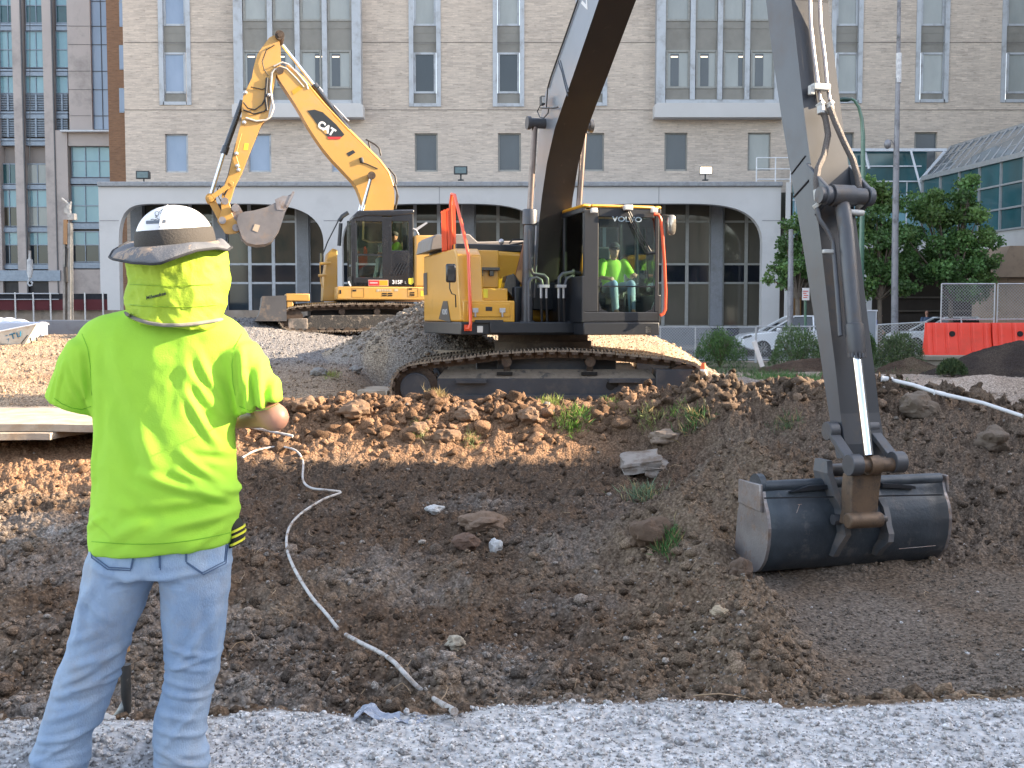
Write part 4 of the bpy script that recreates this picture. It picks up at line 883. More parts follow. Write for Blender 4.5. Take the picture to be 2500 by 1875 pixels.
# corner points of the right front cabinet, taken from the photo
cF = us_(1125, 818, 1.25); cB = us_(1257, 818, 1.25)
m = MB(); x0 = cF.x; m.prism([(x0, -1.25, cF.z), (cB.x, -1.25, cF.z), (cB.x, 2.2, cF.z), (x0 + .5, 3.1, cF.z), (x0 + .12, 2.5, cF.z), (x0, 1.95, cF.z)], (0, 0, zb1 - cF.z)); m.prism([(x0 + .5, 3.1, cF.z), (cB.x, 2.2, cF.z), (1.5, 2.2, cF.z), (1.5, 3.0, cF.z), (.2, 3.4, cF.z)], (0, 0, zb1 - cF.z))
m.build('lower_skirt', M_blk, vx, w2l=WU, bevel=.02)
zt = ut(1090, 612, x0).z; ztl = ut(1062, 575, x0).z
m = MB(); m.prism([(x0, -1.22, zb1 + .005), (x0, 1.95, zb1 + .005), (x0, 1.95, zt + .02), (x0, -.75, zt), (x0, -.95, zt - .12)], (.42, 0, 0)); m.build('side_door', M_vyel, vx, w2l=WU, bevel=.03)
m = MB(); m.prism([(x0 + .42, -.5, zb1), (1.5, -.0, zb1), (1.5, 3.0, zb1), (.2, 3.4, zb1), (x0 + .5, 3.1, zb1), (x0 + .12, 2.5, zb1), (x0 + .1, 1.97, zb1)], (0, 0, zt - zb1)); m.build('counterweight', M_vyel, vx, w2l=WU, bevel=.08)
m = MB(); a = ut(1040, 612, x0); m.prism([(x0 - .006, 1.6, zt - .3), (x0 - .006, 1.94, zt - .3), (x0 - .006, 1.94, zb1 + .5), (x0 - .006, 1.6, zb1 + .5)], (-.004, 0, 0)); m.build('dark_stripe', M_blk, vx, w2l=WU)
m = MB(); a, b, c, d = (ut(q, w_, x0) for q, w_ in ((1072, 779), (1083, 735), (1093, 735), (1101, 787))); m.prism([(x0 - .005, p.y, p.z) for p in (a, b, c, d)], (-.004, 0, 0)); dec = m.build('grey_decal', M_blk, vx, w2l=WU)
p = ut(1087, 762, x0); Mx = Matrix.Translation((x0 - .011, p.y, p.z)) @ Matrix((V((0, -1, 0)), V((0, 0, 1)), V((-1, 0, 0)))).transposed().to_4x4()
text('decal_text', 'VOLVO', .13, Mx, M_wht, dec, .001); 
for o_ in (COL.objects['decal_text'],): o_.data.transform(WU)
# front cabinets stepping up
m = MB(); bf(m, 1131, 1257, 734, 787, 1.22, .9); lo = m.build('tool_box', M_vyel, vx, w2l=WU, bevel=.02)
m = MB(); bf(m, 1141, 1246, 741, 774, 1.235, .03); m.build('tool_box_lid', M_vyel, lo, w2l=WU, bevel=.012)
m = MB(); bf(m, 1186, 1202, 749, 759, 1.245, .02); m.build('lid_handle', M_blk, lo, w2l=WU, bevel=.004)
m = MB(); bf(m, 1128, 1240, 704, 735, 1.05, .9); m.build('upper_step', M_vyel, vx, w2l=WU, bevel=.02)
m = MB(); bf(m, 1118, 1218, 611, 703, .70, 1.6); m.build('tank_cover', M_vyel, vx, w2l=WU, bevel=.02)
m = MB(); bf(m, 1112, 1152, 640, 703, .85, .4); m.build('tank_cover', M_vyel, vx, w2l=WU, bevel=.02)
m = MB(); bf(m, 1180, 1191, 706, 727, 1.056, .01); bf(m, 1115, 1127, 616, 634, .86, .01); m.build('warning_sticker', M_sticker, vx, w2l=WU)
m = MB(); bf(m, 1158, 1221, 653, 660, .80, .12); bf(m, 1169, 1180, 660, 674, .76, .05); bf(m, 1195, 1206, 660, 674, .76, .05); m.build('foot_step', M_blk2, vx, w2l=WU, bevel=.008)
m = MB()
for q in (1161, 1227): bf(m, q - 2, q + 2, 758, 774, 1.27, .03); bf(m, q - 7, q + 7, 752, 763, 1.265, .012)
m.build('latch', M_fit, vx, w2l=WU, bevel=.004); m = MB(); bf(m, 1160, 1229, 781, 789, 1.3, .05); m.build('step_bar', M_blk, vx, w2l=WU, bevel=.006)
m = MB()
for q in (1172, 1583): bf(m, q - 7, q + 7, 796, 812, 1.275 if q < 1300 else 1.79, .02)
m.build('skirt_lamp', M_lampg, vx, w2l=WU, bevel=.004)
m = MB(); bf(m, 1217, 1288, 618, 705, .25, .1); m.build('bay_opening', mk('cavity_brown', (.018, .012, .010), rough=.9), vx, w2l=WU)
m = MB(); bf(m, 1113, 1400, 600, 613, .35, 2.4); m.build('engine_deck', M_blk, vx, w2l=WU, bevel=.02)
m = MB(); q = [(1050, 612), (1055, 580), (1066, 572), (1146, 571), (1166, 590), (1280, 587), (1280, 602), (1120, 602)]; m.prism([us_(a, b, -.6) for a, b in q], (0, 1.4, 0)); m.build('engine_hood', mk('hood_grey', (.20, .185, .175), rough=.5, dirt=(.3, .26, .22)), vx, w2l=WU, bevel=.02)
m = MB(); m.sphere(us_(1224, 590, .3), .05, 10, 7); bf(m, 1216, 1232, 598, 610, .32, .1); m.build('filler_cap', M_fit, vx, w2l=WU)
m = MB(); m.tube([us_(1243, 594, .3), us_(1252, 585, .3), us_(1280, 585, .3)], .014, 6); m.tube([us_(1240, 600, .3), us_(1282, 592, .3)], .02, 6); m.build('small_hose', M_hose, vx, w2l=WU)
# orange guard rail on the deck with its long post
m = MB(); s1 = -.0
for a, b in ((1080, 515), (1086, 512), (1094, 509), (1101, 506), (1108, 480)): m.beam(us_(a, b, s1), us_(a + 2, 612, s1), .045, .03)
m.beam(us_(1076, 520, s1), us_(1106, 506, s1), .04, .03); m.prism([us_(1077, 520, s1 - .02), us_(1098, 512, s1 - .02), us_(1098, 612, s1 - .02), us_(1079, 615, s1 - .02)], (0, .01, 0))
m.build('guard_panel', M_red, vx, w2l=WU)
m = MB(); pts = [us_(1104, 612, .0), us_(1100, 495, .0), us_(1103, 474, .05), us_(1110, 476, .2), us_(1130, 560, .8), us_(1144, 625, 1.1), us_(1149, 790, 1.32), us_(1144, 803, 1.32), us_(1136, 803, 1.3)]
m.tube([p for p in pts], .028, 10); bf(m, 1134, 1152, 793, 808, 1.29, .02); m.build('grab_rail', M_red, vx, w2l=WU)
m = MB(); bf(m, 1110, 1126, 596, 612, .3, .1); m.build('beacon', M_amber, vx, w2l=WU, bevel=.01)
m = MB(); a = us_(1101, 667, 1.3); m.box(a, (.17, .06, .30)); m.build('mirror', M_blk2, vx, w2l=WU, bevel=.03)
m = MB(); m.tube([us_(1098, 690, 1.3), us_(1098, 705, 1.3), us_(1103, 717, 1.28), us_(1112, 720, 1.26), us_(1113, 750, 1.2)], .011, 6); m.build('mirror_arm', M_hose, vx, w2l=WU)
# boom foot housing
m = MB(); bf(m, 1256, 1302, 700, 818, .95, 1.1); bf(m, 1366, 1424, 700, 818, .95, 1.1); bf(m, 1256, 1430, 790, 818, 1.25, 1.2); bf(m, 1300, 1368, 690, 757, .55, .6)
m.build('boom_foot_housing', M_blk, vx, w2l=WU, bevel=.02)
m = MB()
for q in ((1232, 700), (1239, 672), (1252, 670), (1262, 700), (1266, 745)): pass
m.prism([us_(a, b, .85) for a, b in ((1230, 705), (1237, 674), (1255, 668), (1270, 690), (1272, 740), (1258, 736), (1243, 715))], (0, .25, 0)); m.build('bracket_plate', M_blk2, vx, w2l=WU, bevel=.01)
m = MB(); m.prism([us_(a, b, .4) for a, b in ((1258, 674), (1280, 590), (1290, 590), (1278, 700))], (0, .12, 0)); m.build('support_arm', mk('copper_brown', (.30, .14, .07), rough=.4), vx, w2l=WU, bevel=.01)
m = MB()
for pts in (((1295, 560), (1295, 655), (1301, 668), (1328, 672), (1336, 680), (1337, 697)), ((1291, 792), (1291, 690), (1297, 680), (1310, 677), (1321, 684), (1324, 697)), ((1365, 697), (1365, 678), (1374, 668), (1398, 664), (1413, 640)), ((1379, 697), (1384, 679), (1397, 674), (1408, 688), (1407, 795))):
    m.tube([us_(a, b, 1.22) for a, b in pts], .030, 10)
m.build('hydraulic_pipe', M_cyl, vx, w2l=WU, smooth=60)
m = MB()
for q0, q1 in ((1317, 1342), (1360, 1383)): bf(m, q0, q1, 695, 702, 1.30, .12)
for q in (1321, 1334, 1364, 1376): m.tube([us_(q, 702, 1.24), us_(q, 728, 1.24)], .022, 10)
m.build('pipe_fitting', M_fit, vx, w2l=WU)
m = MB()
for q in (1321, 1334, 1364, 1376): m.tube([us_(q, 728, 1.24), us_(q + 2, 790, 1.15)], .022, 8)
m.build('vertical_hose', M_hose, vx, w2l=WU)
# boom
TB = .275
bot = [(1462, 0), (1431, 91), (1400, 182), (1376, 250), (1354, 315), (1335, 399), (1323, 480), (1314, 560), (1306, 640), (1302, 730)]
top = [(1411, 0), (1388, 66), (1365, 133), (1345, 190), (1331, 228), (1319, 290), (1313, 350), (1309, 420), (1304, 500), (1299, 570), (1296, 640), (1292, 730)]
bp = [ut(a, b, -TB) for a, b in bot]; tpp = [ut(a, b, -TB) for a, b in top]
for p in tpp: p.y = max(p.y, -9)
d0 = bp[0]; ext_b = [V((0, -7.9, 6.25)), V((0, -6.6, 6.75)), V((0, -5.0, 6.85))]; ext_t = [V((0, -4.2, 7.35)), V((0, -5.6, 7.45)), V((0, -7.0, 7.2)), V((0, -8.15, 6.7))]
outline = [(p.y, p.z) for p in tpp[::-1]] + [(p.y, p.z) for p in ext_t] + [(-8.35, 6.35), (-8.1, 6.1)] + [(p.y, p.z) for p in ext_b] + [(p.y, p.z) for p in bp]
def zfix(o): return o
m = MB(); n = len(outline); vs = [(-TB, y, z) for y, z in outline] + [(TB, y, z) for y, z in outline]
m.cm = 0; m.add(vs, [tuple(range(n)), tuple(range(2 * n - 1, n - 1, -1))])
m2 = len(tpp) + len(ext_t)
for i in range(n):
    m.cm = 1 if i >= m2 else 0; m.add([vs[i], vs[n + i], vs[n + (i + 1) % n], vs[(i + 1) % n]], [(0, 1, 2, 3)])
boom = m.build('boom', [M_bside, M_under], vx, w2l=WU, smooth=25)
bm = bmesh.new(); bm.from_mesh(boom.data); bmesh.ops.remove_doubles(bm, verts=bm.verts, dist=1e-4); bmesh.ops.triangulate(bm, faces=[f for f in bm.faces if len(f.verts) > 8]); bmesh.ops.recalc_face_normals(bm, faces=bm.faces); bm.to_mesh(boom.data); bm.free(); boom.data.set_sharp_from_angle(angle=R(25))
# weld ribs and lettering on the boom side
m = MB(); r_ = [ut(a, b, -TB - .004) for a, b in ((1363, 150), (1372, 176), (1386, 235))]; m.tube(r_, .012, 6); m.tube([ut(a, b, -TB - .004) for a, b in ((1368, 148), (1388, 225))], .010, 6); m.build('weld_bead', M_side, boom, w2l=WU)
p = ut(1452, -55, -TB); q = ut(1432, 5, -TB); dv = (p - q).normalized(); zx = V((-1, 0, 0)); yx = zx.cross(dv)
c0 = q + dv * .55 + (-yx if yx.y < 0 else yx) * 0
Mx = WU @ Matrix.Translation((-TB - .004, c0.y, c0.z)) @ Matrix((dv, yx, zx)).transposed().to_4x4(); text('boom_lettering', 'VOLVO', .42, Mx, M_wht, boom, .002, .006)
m = MB(); pc = ut(1322, 305, -TB); py_, pz_ = pc.y, pc.z
bc = ut(1369, 304, 0.); m.tube([(-.56, bc.y, bc.z), (.54, bc.y, bc.z)], .085, 24); m.tube([(-.59, bc.y, bc.z), (-.53, bc.y, bc.z)], .11, 24); m.tube([(.50, bc.y, bc.z), (.56, bc.y, bc.z)], .11, 24); m.build('boom_pin', M_cyl, vx, w2l=WU)
# boom cylinders: placed from their own pixels at their own offset
for (rt_, rb, bb, tt) in (((1306, 320), (1294, 512), (1285, 800), -.45), ((1427, 320), (1413, 512), (1400, 800), .45)):
    s_top = -bc.y; A = V((us_(*rt_, s_top).x, bc.y, bc.z)); Bp = us_(*rb, s_top + .05); Cp = us_(*bb, s_top + .10)
    m = MB(); m.tube([A, Bp], .050, 18); rod = m.build('cylinder_rod', M_rod, vx, w2l=WU)
    m = MB(); d = (Cp - Bp).normalized(); m.tube([Bp, Bp + d * .02, Bp + d * .25, Bp + d * .26, Cp], [.115, .125, .125, .095, .095], 22); m.tube([Cp - V((.12, 0, 0)), Cp + V((.12, 0, 0))], .12, 18)
    m.tube([Bp + d * .2 + V((.13, -.05, 0)), Bp + d * .5 + V((.13, -.05, 0)), Cp + V((.12, -.05, .5))], .02, 8); m.build('boom_cylinder', M_cyl, vx, w2l=WU)
m = MB(); L_ = lambda a, b: us_(a, b, 2.2)
bt = -TB - .12
def tb(a, b): return ut(a, b, bt)
m.tube([tb(1337, 215), tb(1334, 262)], .012, 6); m.tube([tb(1320, 264), tb(1350, 264), tb(1362, 262)], .014, 6); c = tb(1324, 246); m.box(c, (.06, .12, .14)); m.tube([tb(1319, 258), tb(1312, 272), tb(1318, 286), tb(1328, 288), tb(1338, 276), tb(1340, 262)], .010, 6); m.build('work_light', M_dkmetal, boom, w2l=WU)
m = MB(); m.box(c + V((0, -.07, 0)), (.05, .02, .10)); m.build('work_light_lens', M_lampg, boom, w2l=WU)
m = MB(); m.tube([ut(a, b, -TB - .02) for a, b in ((1411, 0), (1388, 66), (1365, 131), (1345, 188), (1337, 216))], .014, 6); m.build('boom_hose', M_hose, boom, w2l=WU)
# stick
ST = .20
fe = [(1932, 0), (1948, 140), (1965, 290), (1985, 440), (2005, 600), (2025, 780), (2040, 900), (2052, 1010), (2064, 1085)]; be = [(1870, 0), (1888, 150), (1910, 300), (1940, 480), (1960, 600), (1982, 740), (2000, 850), (2016, 960), (2036, 1085)]
fe = [ut(a, b, -ST) for a, b in fe]; be = [ut(a, b, -ST) for a, b in be]
ol = [(-8.55, 6.75), (-8.2, 6.0), (-8.05, 5.3)] + [(p.y, p.z) for p in be] + [(be[-1].y - .05, be[-1].z - .12), (fe[-1].y - .02, fe[-1].z - .12)] + [(p.y, p.z) for p in fe[::-1]] + [(fe[0].y - .02, 5.6), (fe[0].y + .02, 6.6)]
n = len(ol); m = MB(); vs = [(-ST, y, z) for y, z in ol] + [(ST, y, z) for y, z in ol]
m.cm = 0; m.add(vs, [tuple(range(n)), tuple(range(2 * n - 1, n - 1, -1))])
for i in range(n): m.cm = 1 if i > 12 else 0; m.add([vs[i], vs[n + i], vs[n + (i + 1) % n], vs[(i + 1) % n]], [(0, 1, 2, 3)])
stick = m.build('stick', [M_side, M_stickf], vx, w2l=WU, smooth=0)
bm = bmesh.new(); bm.from_mesh(stick.data); bmesh.ops.remove_doubles(bm, verts=bm.verts, dist=1e-4); bmesh.ops.triangulate(bm, faces=[f for f in bm.faces if len(f.verts) > 8]); bmesh.ops.recalc_face_normals(bm, faces=bm.faces); bm.to_mesh(stick.data); bm.free()
m = MB(); m.tube([ut(a, b, -ST - .003) for a, b in ((1932, 425), (1966, 381))], .008, 6); m.tube([ut(a, b, -ST - .003) for a, b in ((1938, 481), (1975, 440))], .010, 6); m.build('stick_seam', M_blk, stick, w2l=WU)
def sf_(px, py, off=0.):
    """point on the stick's outer face under a pixel"""
    w_ = us_(px, py, 8.9)
    for _ in range(6):
        ys = np.interp(w_.z, [p.z for p in fe[::-1]], [p.y for p in fe[::-1]]) if w_.z < fe[0].z else fe[0].y
        w_ = us_(px, py, -ys + off)
    return w_
pv = sf_(2055, 478, .22); m = MB(); m.tube([pv + V((-.235, 0, 0)), pv + V((.235, 0, 0))], .075, 20); m.tube([pv + V((-.11, 0, 0)), pv + V((.11, 0, 0))], .10, 20); m.build('pivot_pin', M_cyl, stick, w2l=WU)
m = MB()
for t in (-.22, .22):
    for dx in (0,):
        a = V((t, sf_(2040, 400).y + .02, sf_(2040, 400).z)); b = V((t, sf_(2040, 560).y + .02, sf_(2040, 560).z)); cc = V((t, pv.y, pv.z))
        m.prism([a - V((.02, 0, 0)), cc + V((-.02, -.02, .08)), cc + V((-.02, .0, -.06)), b + V((-.02, 0, .12))], (.04, 0, 0)); m.tube([cc - V((.028, 0, 0)), cc + V((.028, 0, 0))], .088, 24)
m.build('cylinder_bracket', M_side, stick, w2l=WU, bevel=.008)
c1 = sf_(2066, 560, .24); c2 = sf_(2092, 866, .20); r2 = sf_(2121, 1112, .26)
m = MB(); d = (c2 - pv).normalized(); m.tube([pv, pv + d * .12, c1, c2 - d * .28, c2 - d * .27, c2 - d * .03, c2], [.055, .070, .070, .070, .084, .084, .074], 28)
for k in range(14): a_ = 2 * math.pi * k / 14; m.tube([c2 - d * .02 + V((math.cos(a_) * .068, math.sin(a_) * .068, 0)), c2 + d * .025 + V((math.cos(a_) * .068, math.sin(a_) * .068, 0))], .013, 6)
bcy = m.build('bucket_cylinder', M_cyl, vx, w2l=WU); m = MB(); m.tube([c2, r2], .040, 24); m.build('bucket_cylinder_rod', M_chrome, bcy, w2l=WU)
# hydraulic lines on the stick
for k, (pts, hp, bp_) in enumerate((([(1976, -60), (1979, 60), (1988, 140), (1997, 207), (2003, 246)], [(2003, 262), (2016, 290), (2022, 330), (2012, 378), (1997, 410), (1993, 440), (1995, 470)], [(1995, 508), (2000, 535), (2018, 560), (2034, 590), (2036, 612), (2043, 700), (2052, 820)]), ([(1999, -60), (2003, 60), (2013, 140), (2019, 207), (2026, 246)], [(2026, 262), (2040, 300), (2062, 350), (2082, 390), (2094, 430), (2100, 472)], None))):
    m = MB(); m.tube([sf_(a, b, .05) for a, b in pts], .017, 10); m.build('steel_line', mk('bright_line', (.40, .35, .33), rough=.4, metal=.8), stick, w2l=WU)
    m = MB(); m.tube([sf_(a, b, .09 + (.08 if k else .02)) for a, b in hp], .030, 12); m.build('braided_hose', M_braid, stick, w2l=WU, smooth=60)
    m = MB(); e0, e1 = hp[0], hp[-1]
    for (a, b, l) in ((e0[0], e0[1], 24), (e1[0], e1[1], 26)): m.tube([sf_(a, b - 6, .12), sf_(a + 2, b + l - 8, .12)], .036, 12); m.tube([sf_(a - 3, b - 12 if l == 24 else b + 26, .12), sf_(a + 3, b - 4 if l == 24 else b + 34, .12)], [.046, .046], 8)
    m.build('hose_clamp', M_cream, stick, w2l=WU, bevel=.004)
    if bp_: m = MB(); m.tube([sf_(a, b, .14) for a, b in bp_], .022, 10); m.build('lower_line', M_cyl, stick, w2l=WU, smooth=60)
m = MB(); a, b = sf_(1988, 218, .10), sf_(2027, 205, .10); m.bx(a.x, b.x, a.y, a.y + .07, a.z, b.z); a = sf_(1981, 220, .06); m.box(a, (.05, .05, .09))
a, b = sf_(2012, 618, .16), sf_(2036, 609, .16); m.bx(a.x, b.x, a.y, a.y + .04, a.z, b.z); m.tube([sf_(2070, 517, .24), sf_(2108, 520, .24)], .028, 8); m.build('line_clamp', M_cream, stick, w2l=WU, bevel=.008)
# bucket linkage
pa = us_(2031, 1054, -fe[-2].y - .02); pb = r2.copy()
m = MB()
for (t0, q0, q1) in ((0, (2029, 1052), (2084, 1135)), (1, (2124, 1044), (2190, 1128))):
    a = us_(*q0, -be[-1].y + .06); b = us_(*q1, -pb.y)
    m.beam(a, b, .045, .10, (1, 0, 0)); mm_ = V((.05, 0, 0)); m.tube([a - mm_, a + mm_], .085, 20); m.tube([b - mm_ * 1.1, b + mm_ * 1.1], .095, 20)
lk = m.build('link_arm', M_cyl, vx, w2l=WU, bevel=.006)
m = MB(); a, b = us_(2090, 1137, -pb.y), us_(2186, 1134, -pb.y); m.tube([a, b], .062, 20); m.tube([us_(2118, 1136, -pb.y), us_(2144, 1135, -pb.y)], .085, 20); m.build('link_pin', M_rust, lk, w2l=WU)
m = MB(); sB = -pb.y; m.prism([us_(a, b, sB - .03) for a, b in ((2082, 1160), (2154, 1152), (2148, 1205), (2142, 1262), (2148, 1282), (2072, 1285), (2078, 1250), (2078, 1205))], (0, .16, 0))
a, b = us_(2068, 1272, sB + .0), us_(2150, 1268, sB + .0); m.tube([a, b], .068, 18); m.build('bucket_link', M_rust, vx, w2l=WU, bevel=.012)
# bucket
S0 = 9.62; tl, tr_ = us_(1863, 1184, S0), us_(2304, 1172, S0); xl, xr = tl.x, tr_.x - .05; zt_ = (tl.z + tr_.z) / 2
zb_ = us_(2050, 1396, S0).z; prof = [(0, zt_ + .0), (.05, zt_ - .03), (.06, zt_ - .10), (.13, zt_ - .22), (.16, zt_ - .36), (.145, zt_ - .52), (.09, zt_ - .66), (-.02, zt_ - .77), (-.15, zb_ + .01), (-.30, zb_ - .01), (-.44, zb_ + .02)]
zx_ = zb_ - zt_
prof = [(a, zt_ + (z - zt_)) for a, z in prof]
def curve(off=0): return [(-(S0 + a), z) for a, z in prof]
cu = resample([V((0, y, z)) for y, z in curve()], .05, False); m = MB(); rr = []
for th in (0, .03): rr.append([[V((x, p.y + th, p.z)) for p in cu] for x in np.linspace(xl, xr, 9)])
for k, g in enumerate(rr): m.rings(g, cap=False, closed=False)
m.add([*(cu[-1] + V((xl - cu[-1].x, 0, 0)),), cu[-1] + V((xr, 0, 0)), cu[-1] + V((xr, .08, .03)), cu[-1] + V((xl, .08, .03))], [(0, 1, 2, 3)])
bk = m.build('bucket', M_buck, vx, w2l=WU, smooth=60)
bk.modifiers.new('solid', 'SOLIDIFY').thickness = .012
m = MB()
mouth = [(-(S0 - .47), zb_ + .18), (-(S0 - .42), zt_ - .30), (-(S0 - .34), zt_ - .08), (-(S0 - .20), zt_ + .01)]
for x, d in ((xl, -.03), (xr, .03)): m.prism([(x, p.y, p.z) for p in cu] + [(x, y, z) for y, z in mouth], (d, 0, 0))
sp_ = m.build('bucket_side_plate', M_worn, bk, w2l=WU, smooth=0)
bm = bmesh.new(); bm.from_mesh(sp_.data); bmesh.ops.triangulate(bm, faces=[f for f in bm.faces if len(f.verts) > 6]); bm.to_mesh(sp_.data); bm.free()
m = MB(); m.tube([(xl, -(S0 - .0), zt_ + .0), (xr, -(S0 - .0), zt_ + .0)], .055, 20); m.tube([(xl - .04, -S0 + .07, zt_ - .01), (xl + .02, -S0 + .07, zt_ - .01)], .12, 20); m.build('bucket_torque_tube', M_buck, bk, w2l=WU)
m = MB(); m.prism([(xl - .06, -(S0 + .05), zt_ + .03), (xl - .06, -(S0 - .36), zt_ + .02), (xl - .06, -(S0 - .36), zt_ - .2), (xl - .06, -(S0 + .07), zt_ - .22)], (.03, 0, 0))
m.prism([(xr + .032, -(S0 + .06), zt_ + .04), (xr + .032, -(S0 - .1), zt_ + .04), (xr + .032, -(S0 - .1), zt_ - .12), (xr + .032, -(S0 + .08), zt_ - .12)], (.025, 0, 0)); m.build('wear_plate', M_worn, bk, w2l=WU, bevel=.008)
m = MB(); m.beam((xl - .04, cu[-1].y, cu[-1].z), (xr + .04, cu[-1].y, cu[-1].z), .14, .03); m.build('cutting_edge', M_worn, bk, w2l=WU)
m = MB()
for (pts, th) in (([(2011, 1180), (2015, 1135), (2027, 1125), (2043, 1130), (2046, 1165), (2050, 1200), (2060, 1255), (2064, 1280), (2046, 1318), (2040, 1348), (2028, 1355), (2026, 1300), (2033, 1240), (2030, 1195)], .05), ([(2152, 1196), (2160, 1240), (2166, 1268), (2160, 1290), (2148, 1345), (2137, 1352), (2142, 1300), (2150, 1270), (2146, 1200)], .05)):
    x_ = us_(pts[6][0], pts[6][1], S0 + .16).x
    # ears stand out from the shell: rebuild the outline with depth following the shell
    zs = [us_(a, b, S0 + .1).z for a, b in pts]; z0_, z1_ = min(zs), max(zs)
    n_ = 9; zz = [z1_ + (z0_ - z1_) * k / (n_ - 1) for k in range(n_)]
    xc = [np.mean([us_(a, b, S0 + .15).x for (a, b), z in zip(pts, zs) if abs(z - q) < (z1_ - z0_) * .2] or [x_]) for q in zz]
    outer = [(-(S0 + (.10, .14, .17, .21, .25, .29, .30, .24, .17)[k]), zz[k]) for k in range(n_)]
    for k in range(n_ - 1):
        xa, xb = xc[k], xc[k + 1]; w2 = .028
        i0, i1 = -(S0 - .1), -(S0 - .1)
        m.add([(xa - w2, outer[k][0], outer[k][1]), (xa + w2, outer[k][0], outer[k][1]), (xa + w2, i0, outer[k][1]), (xa - w2, i0, outer[k][1]), (xb - w2, outer[k + 1][0], outer[k + 1][1]), (xb + w2, outer[k + 1][0], outer[k + 1][1]), (xb + w2, i1, outer[k + 1][1]), (xb - w2, i1, outer[k + 1][1])], [(0, 1, 5, 4), (1, 2, 6, 5), (3, 0, 4, 7), (2, 3, 7, 6)] + ([(3, 2, 1, 0)] if k == 0 else []) + ([(4, 5, 6, 7)] if k == n_ - 2 else []))
m.build('bucket_ear', mk('ear_grey', (.085, .09, .10), (.065, .07, .08), 3, .5, dirt=(.17, .14, .12), dsc=4), bk, w2l=WU, smooth=40)
m = MB(); a = us_(2027, 1148, S0 - .12); m.tube([a - V((.05, 0, 0)), a + V((.32, 0, 0))], .06, 16); a = us_(2045, 1268, S0 + .22); m.tube([a - V((.05, 0, 0)), a + V((.05, 0, 0))], .05, 6)
m.tube([a + V((.0, 0, 0)), us_(2162, 1266, S0 + .22)], .035, 12); m.build('bucket_pin', M_cyl, bk, w2l=WU)
m = MB()
for a, b, c, d, e in ((1945, 1252, 1952, 1232, .13), (1948, 1232, 1957, 1231, .13), (2195, 1340, 2284, 1332, .12)): m.tube([us_(a, b, S0 + e + .03), us_(c, d, S0 + e + .03)], .0022, 5)
m.build('scratch', mk('scratch', (.45, .42, .40), (.36, .15, .07), 2, .6), bk, w2l=WU)
m = MB(); m.beam(us_(1866, 1216, S0 + .17), us_(2300, 1208, S0 + .17), .012, .012); m.prism([us_(a, b, S0 + .10) for a, b in ((1932, 1202), (1975, 1186), (2040, 1183), (2040, 1192))], (0, .1, 0)); m.prism([us_(a, b, S0 + .10) for a, b in ((2155, 1180), (2235, 1187), (2236, 1194), (2155, 1190))], (0, .1, 0)); m.build('bucket_rib', M_blk, bk, w2l=WU)
# cab
cs = 1.78; T0 = us_(1425, 700, cs).x; T1 = us_(1609, 700, cs).x; Zr = us_(1500, 508, cs).z; Zf = us_(1500, 787, cs).z; Zg = us_(1500, 762, cs).z; Rr = -.0
cab = MB()
bf(cab, 1425, 1610, 787, 818, cs + .01, 1.9); cb_ = cab.build('cab_base', M_blk, vx, w2l=WU, bevel=.015)
cab = MB(); bf(cab, 1425, 1462, 512, 762, cs, .08); bf(cab, 1598, 1610, 512, 762, cs, .08); bf(cab, 1425, 1610, 762, 787, cs, .5); bf(cab, 1462, 1598, 509, 529, cs, .08)
yb = -cs + 1.85
for x in (T0, T1): 
    cab.bx(x - .03, x + .03, yb - .12, yb, Zf, Zr); cab.bx(x - .03, x + .03, -cs, yb, Zr - .08, Zr); cab.bx(x - .03, x + .03, -cs, yb, Zf, Zf + (.75 if x == T0 else .45)); cab.bx(x - .025, x + .025, -cs + .95, -cs + 1.03, Zf, Zr)
cab.bx(T0, T1, yb - .06, yb, Zf, Zf + .9); cab.bx(T0, T1, yb - .06, yb, Zr - .15, Zr); cab.bx(T0, T1, -cs, yb, Zf, Zf + .04)
cf = cab.build('cab_frame', M_blk, vx, w2l=WU, bevel=.012, smooth=0)
m = MB(); g0, g1 = us_(1462, 762, cs).x, us_(1598, 762, cs).x; z1 = us_(1500, 529, cs).z; zs_ = us_(1500, 699, cs).z
def rr_(x0, x1, z0, z1, y, r, corners):
    pts = []
    for cx, cz, a0, on in ((x1 - r, z1 - r, 0, corners[0]), (x0 + r, z1 - r, 90, corners[1]), (x0 + r, z0 + r, 180, corners[2]), (x1 - r, z0 + r, 270, corners[3])):
        if on: pts += [(cx + r * math.cos(R(a0 + k * 15)), y, cz + r * math.sin(R(a0 + k * 15))) for k in range(7)]
        else: pts.append((cx + (r if a0 in (0, 270) else -r), y, cz + (r if a0 in (0, 90) else -r)))
    return pts
m.prism(rr_(g0, g1, zs_ + .008, z1, -cs + .01, .12, (0, 0, 0, 0)), (0, .008, 0)); m.build('windscreen', GL, cf, w2l=WU, smooth=0)
m = MB(); m.prism(rr_(g0, g1, Zg, zs_ - .008, -cs + .01, .17, (0, 0, 1, 1)), (0, .008, 0)); m.build('lower_windscreen', GLd, cf, w2l=WU, smooth=0)
m = MB(); m.beam((g0, -cs + .005, zs_), (g1, -cs + .005, zs_), .02, .02)
for sx, xx in ((1, g0), (-1, g1)): m.prism([(xx, -cs + .004, Zg), (xx, -cs + .004, Zg + .17), (xx + sx * .05, -cs + .004, Zg + .05), (xx + sx * .17, -cs + .004, Zg)], (0, .03, 0))
m.build('glass_seal', M_blk2, cf, w2l=WU)
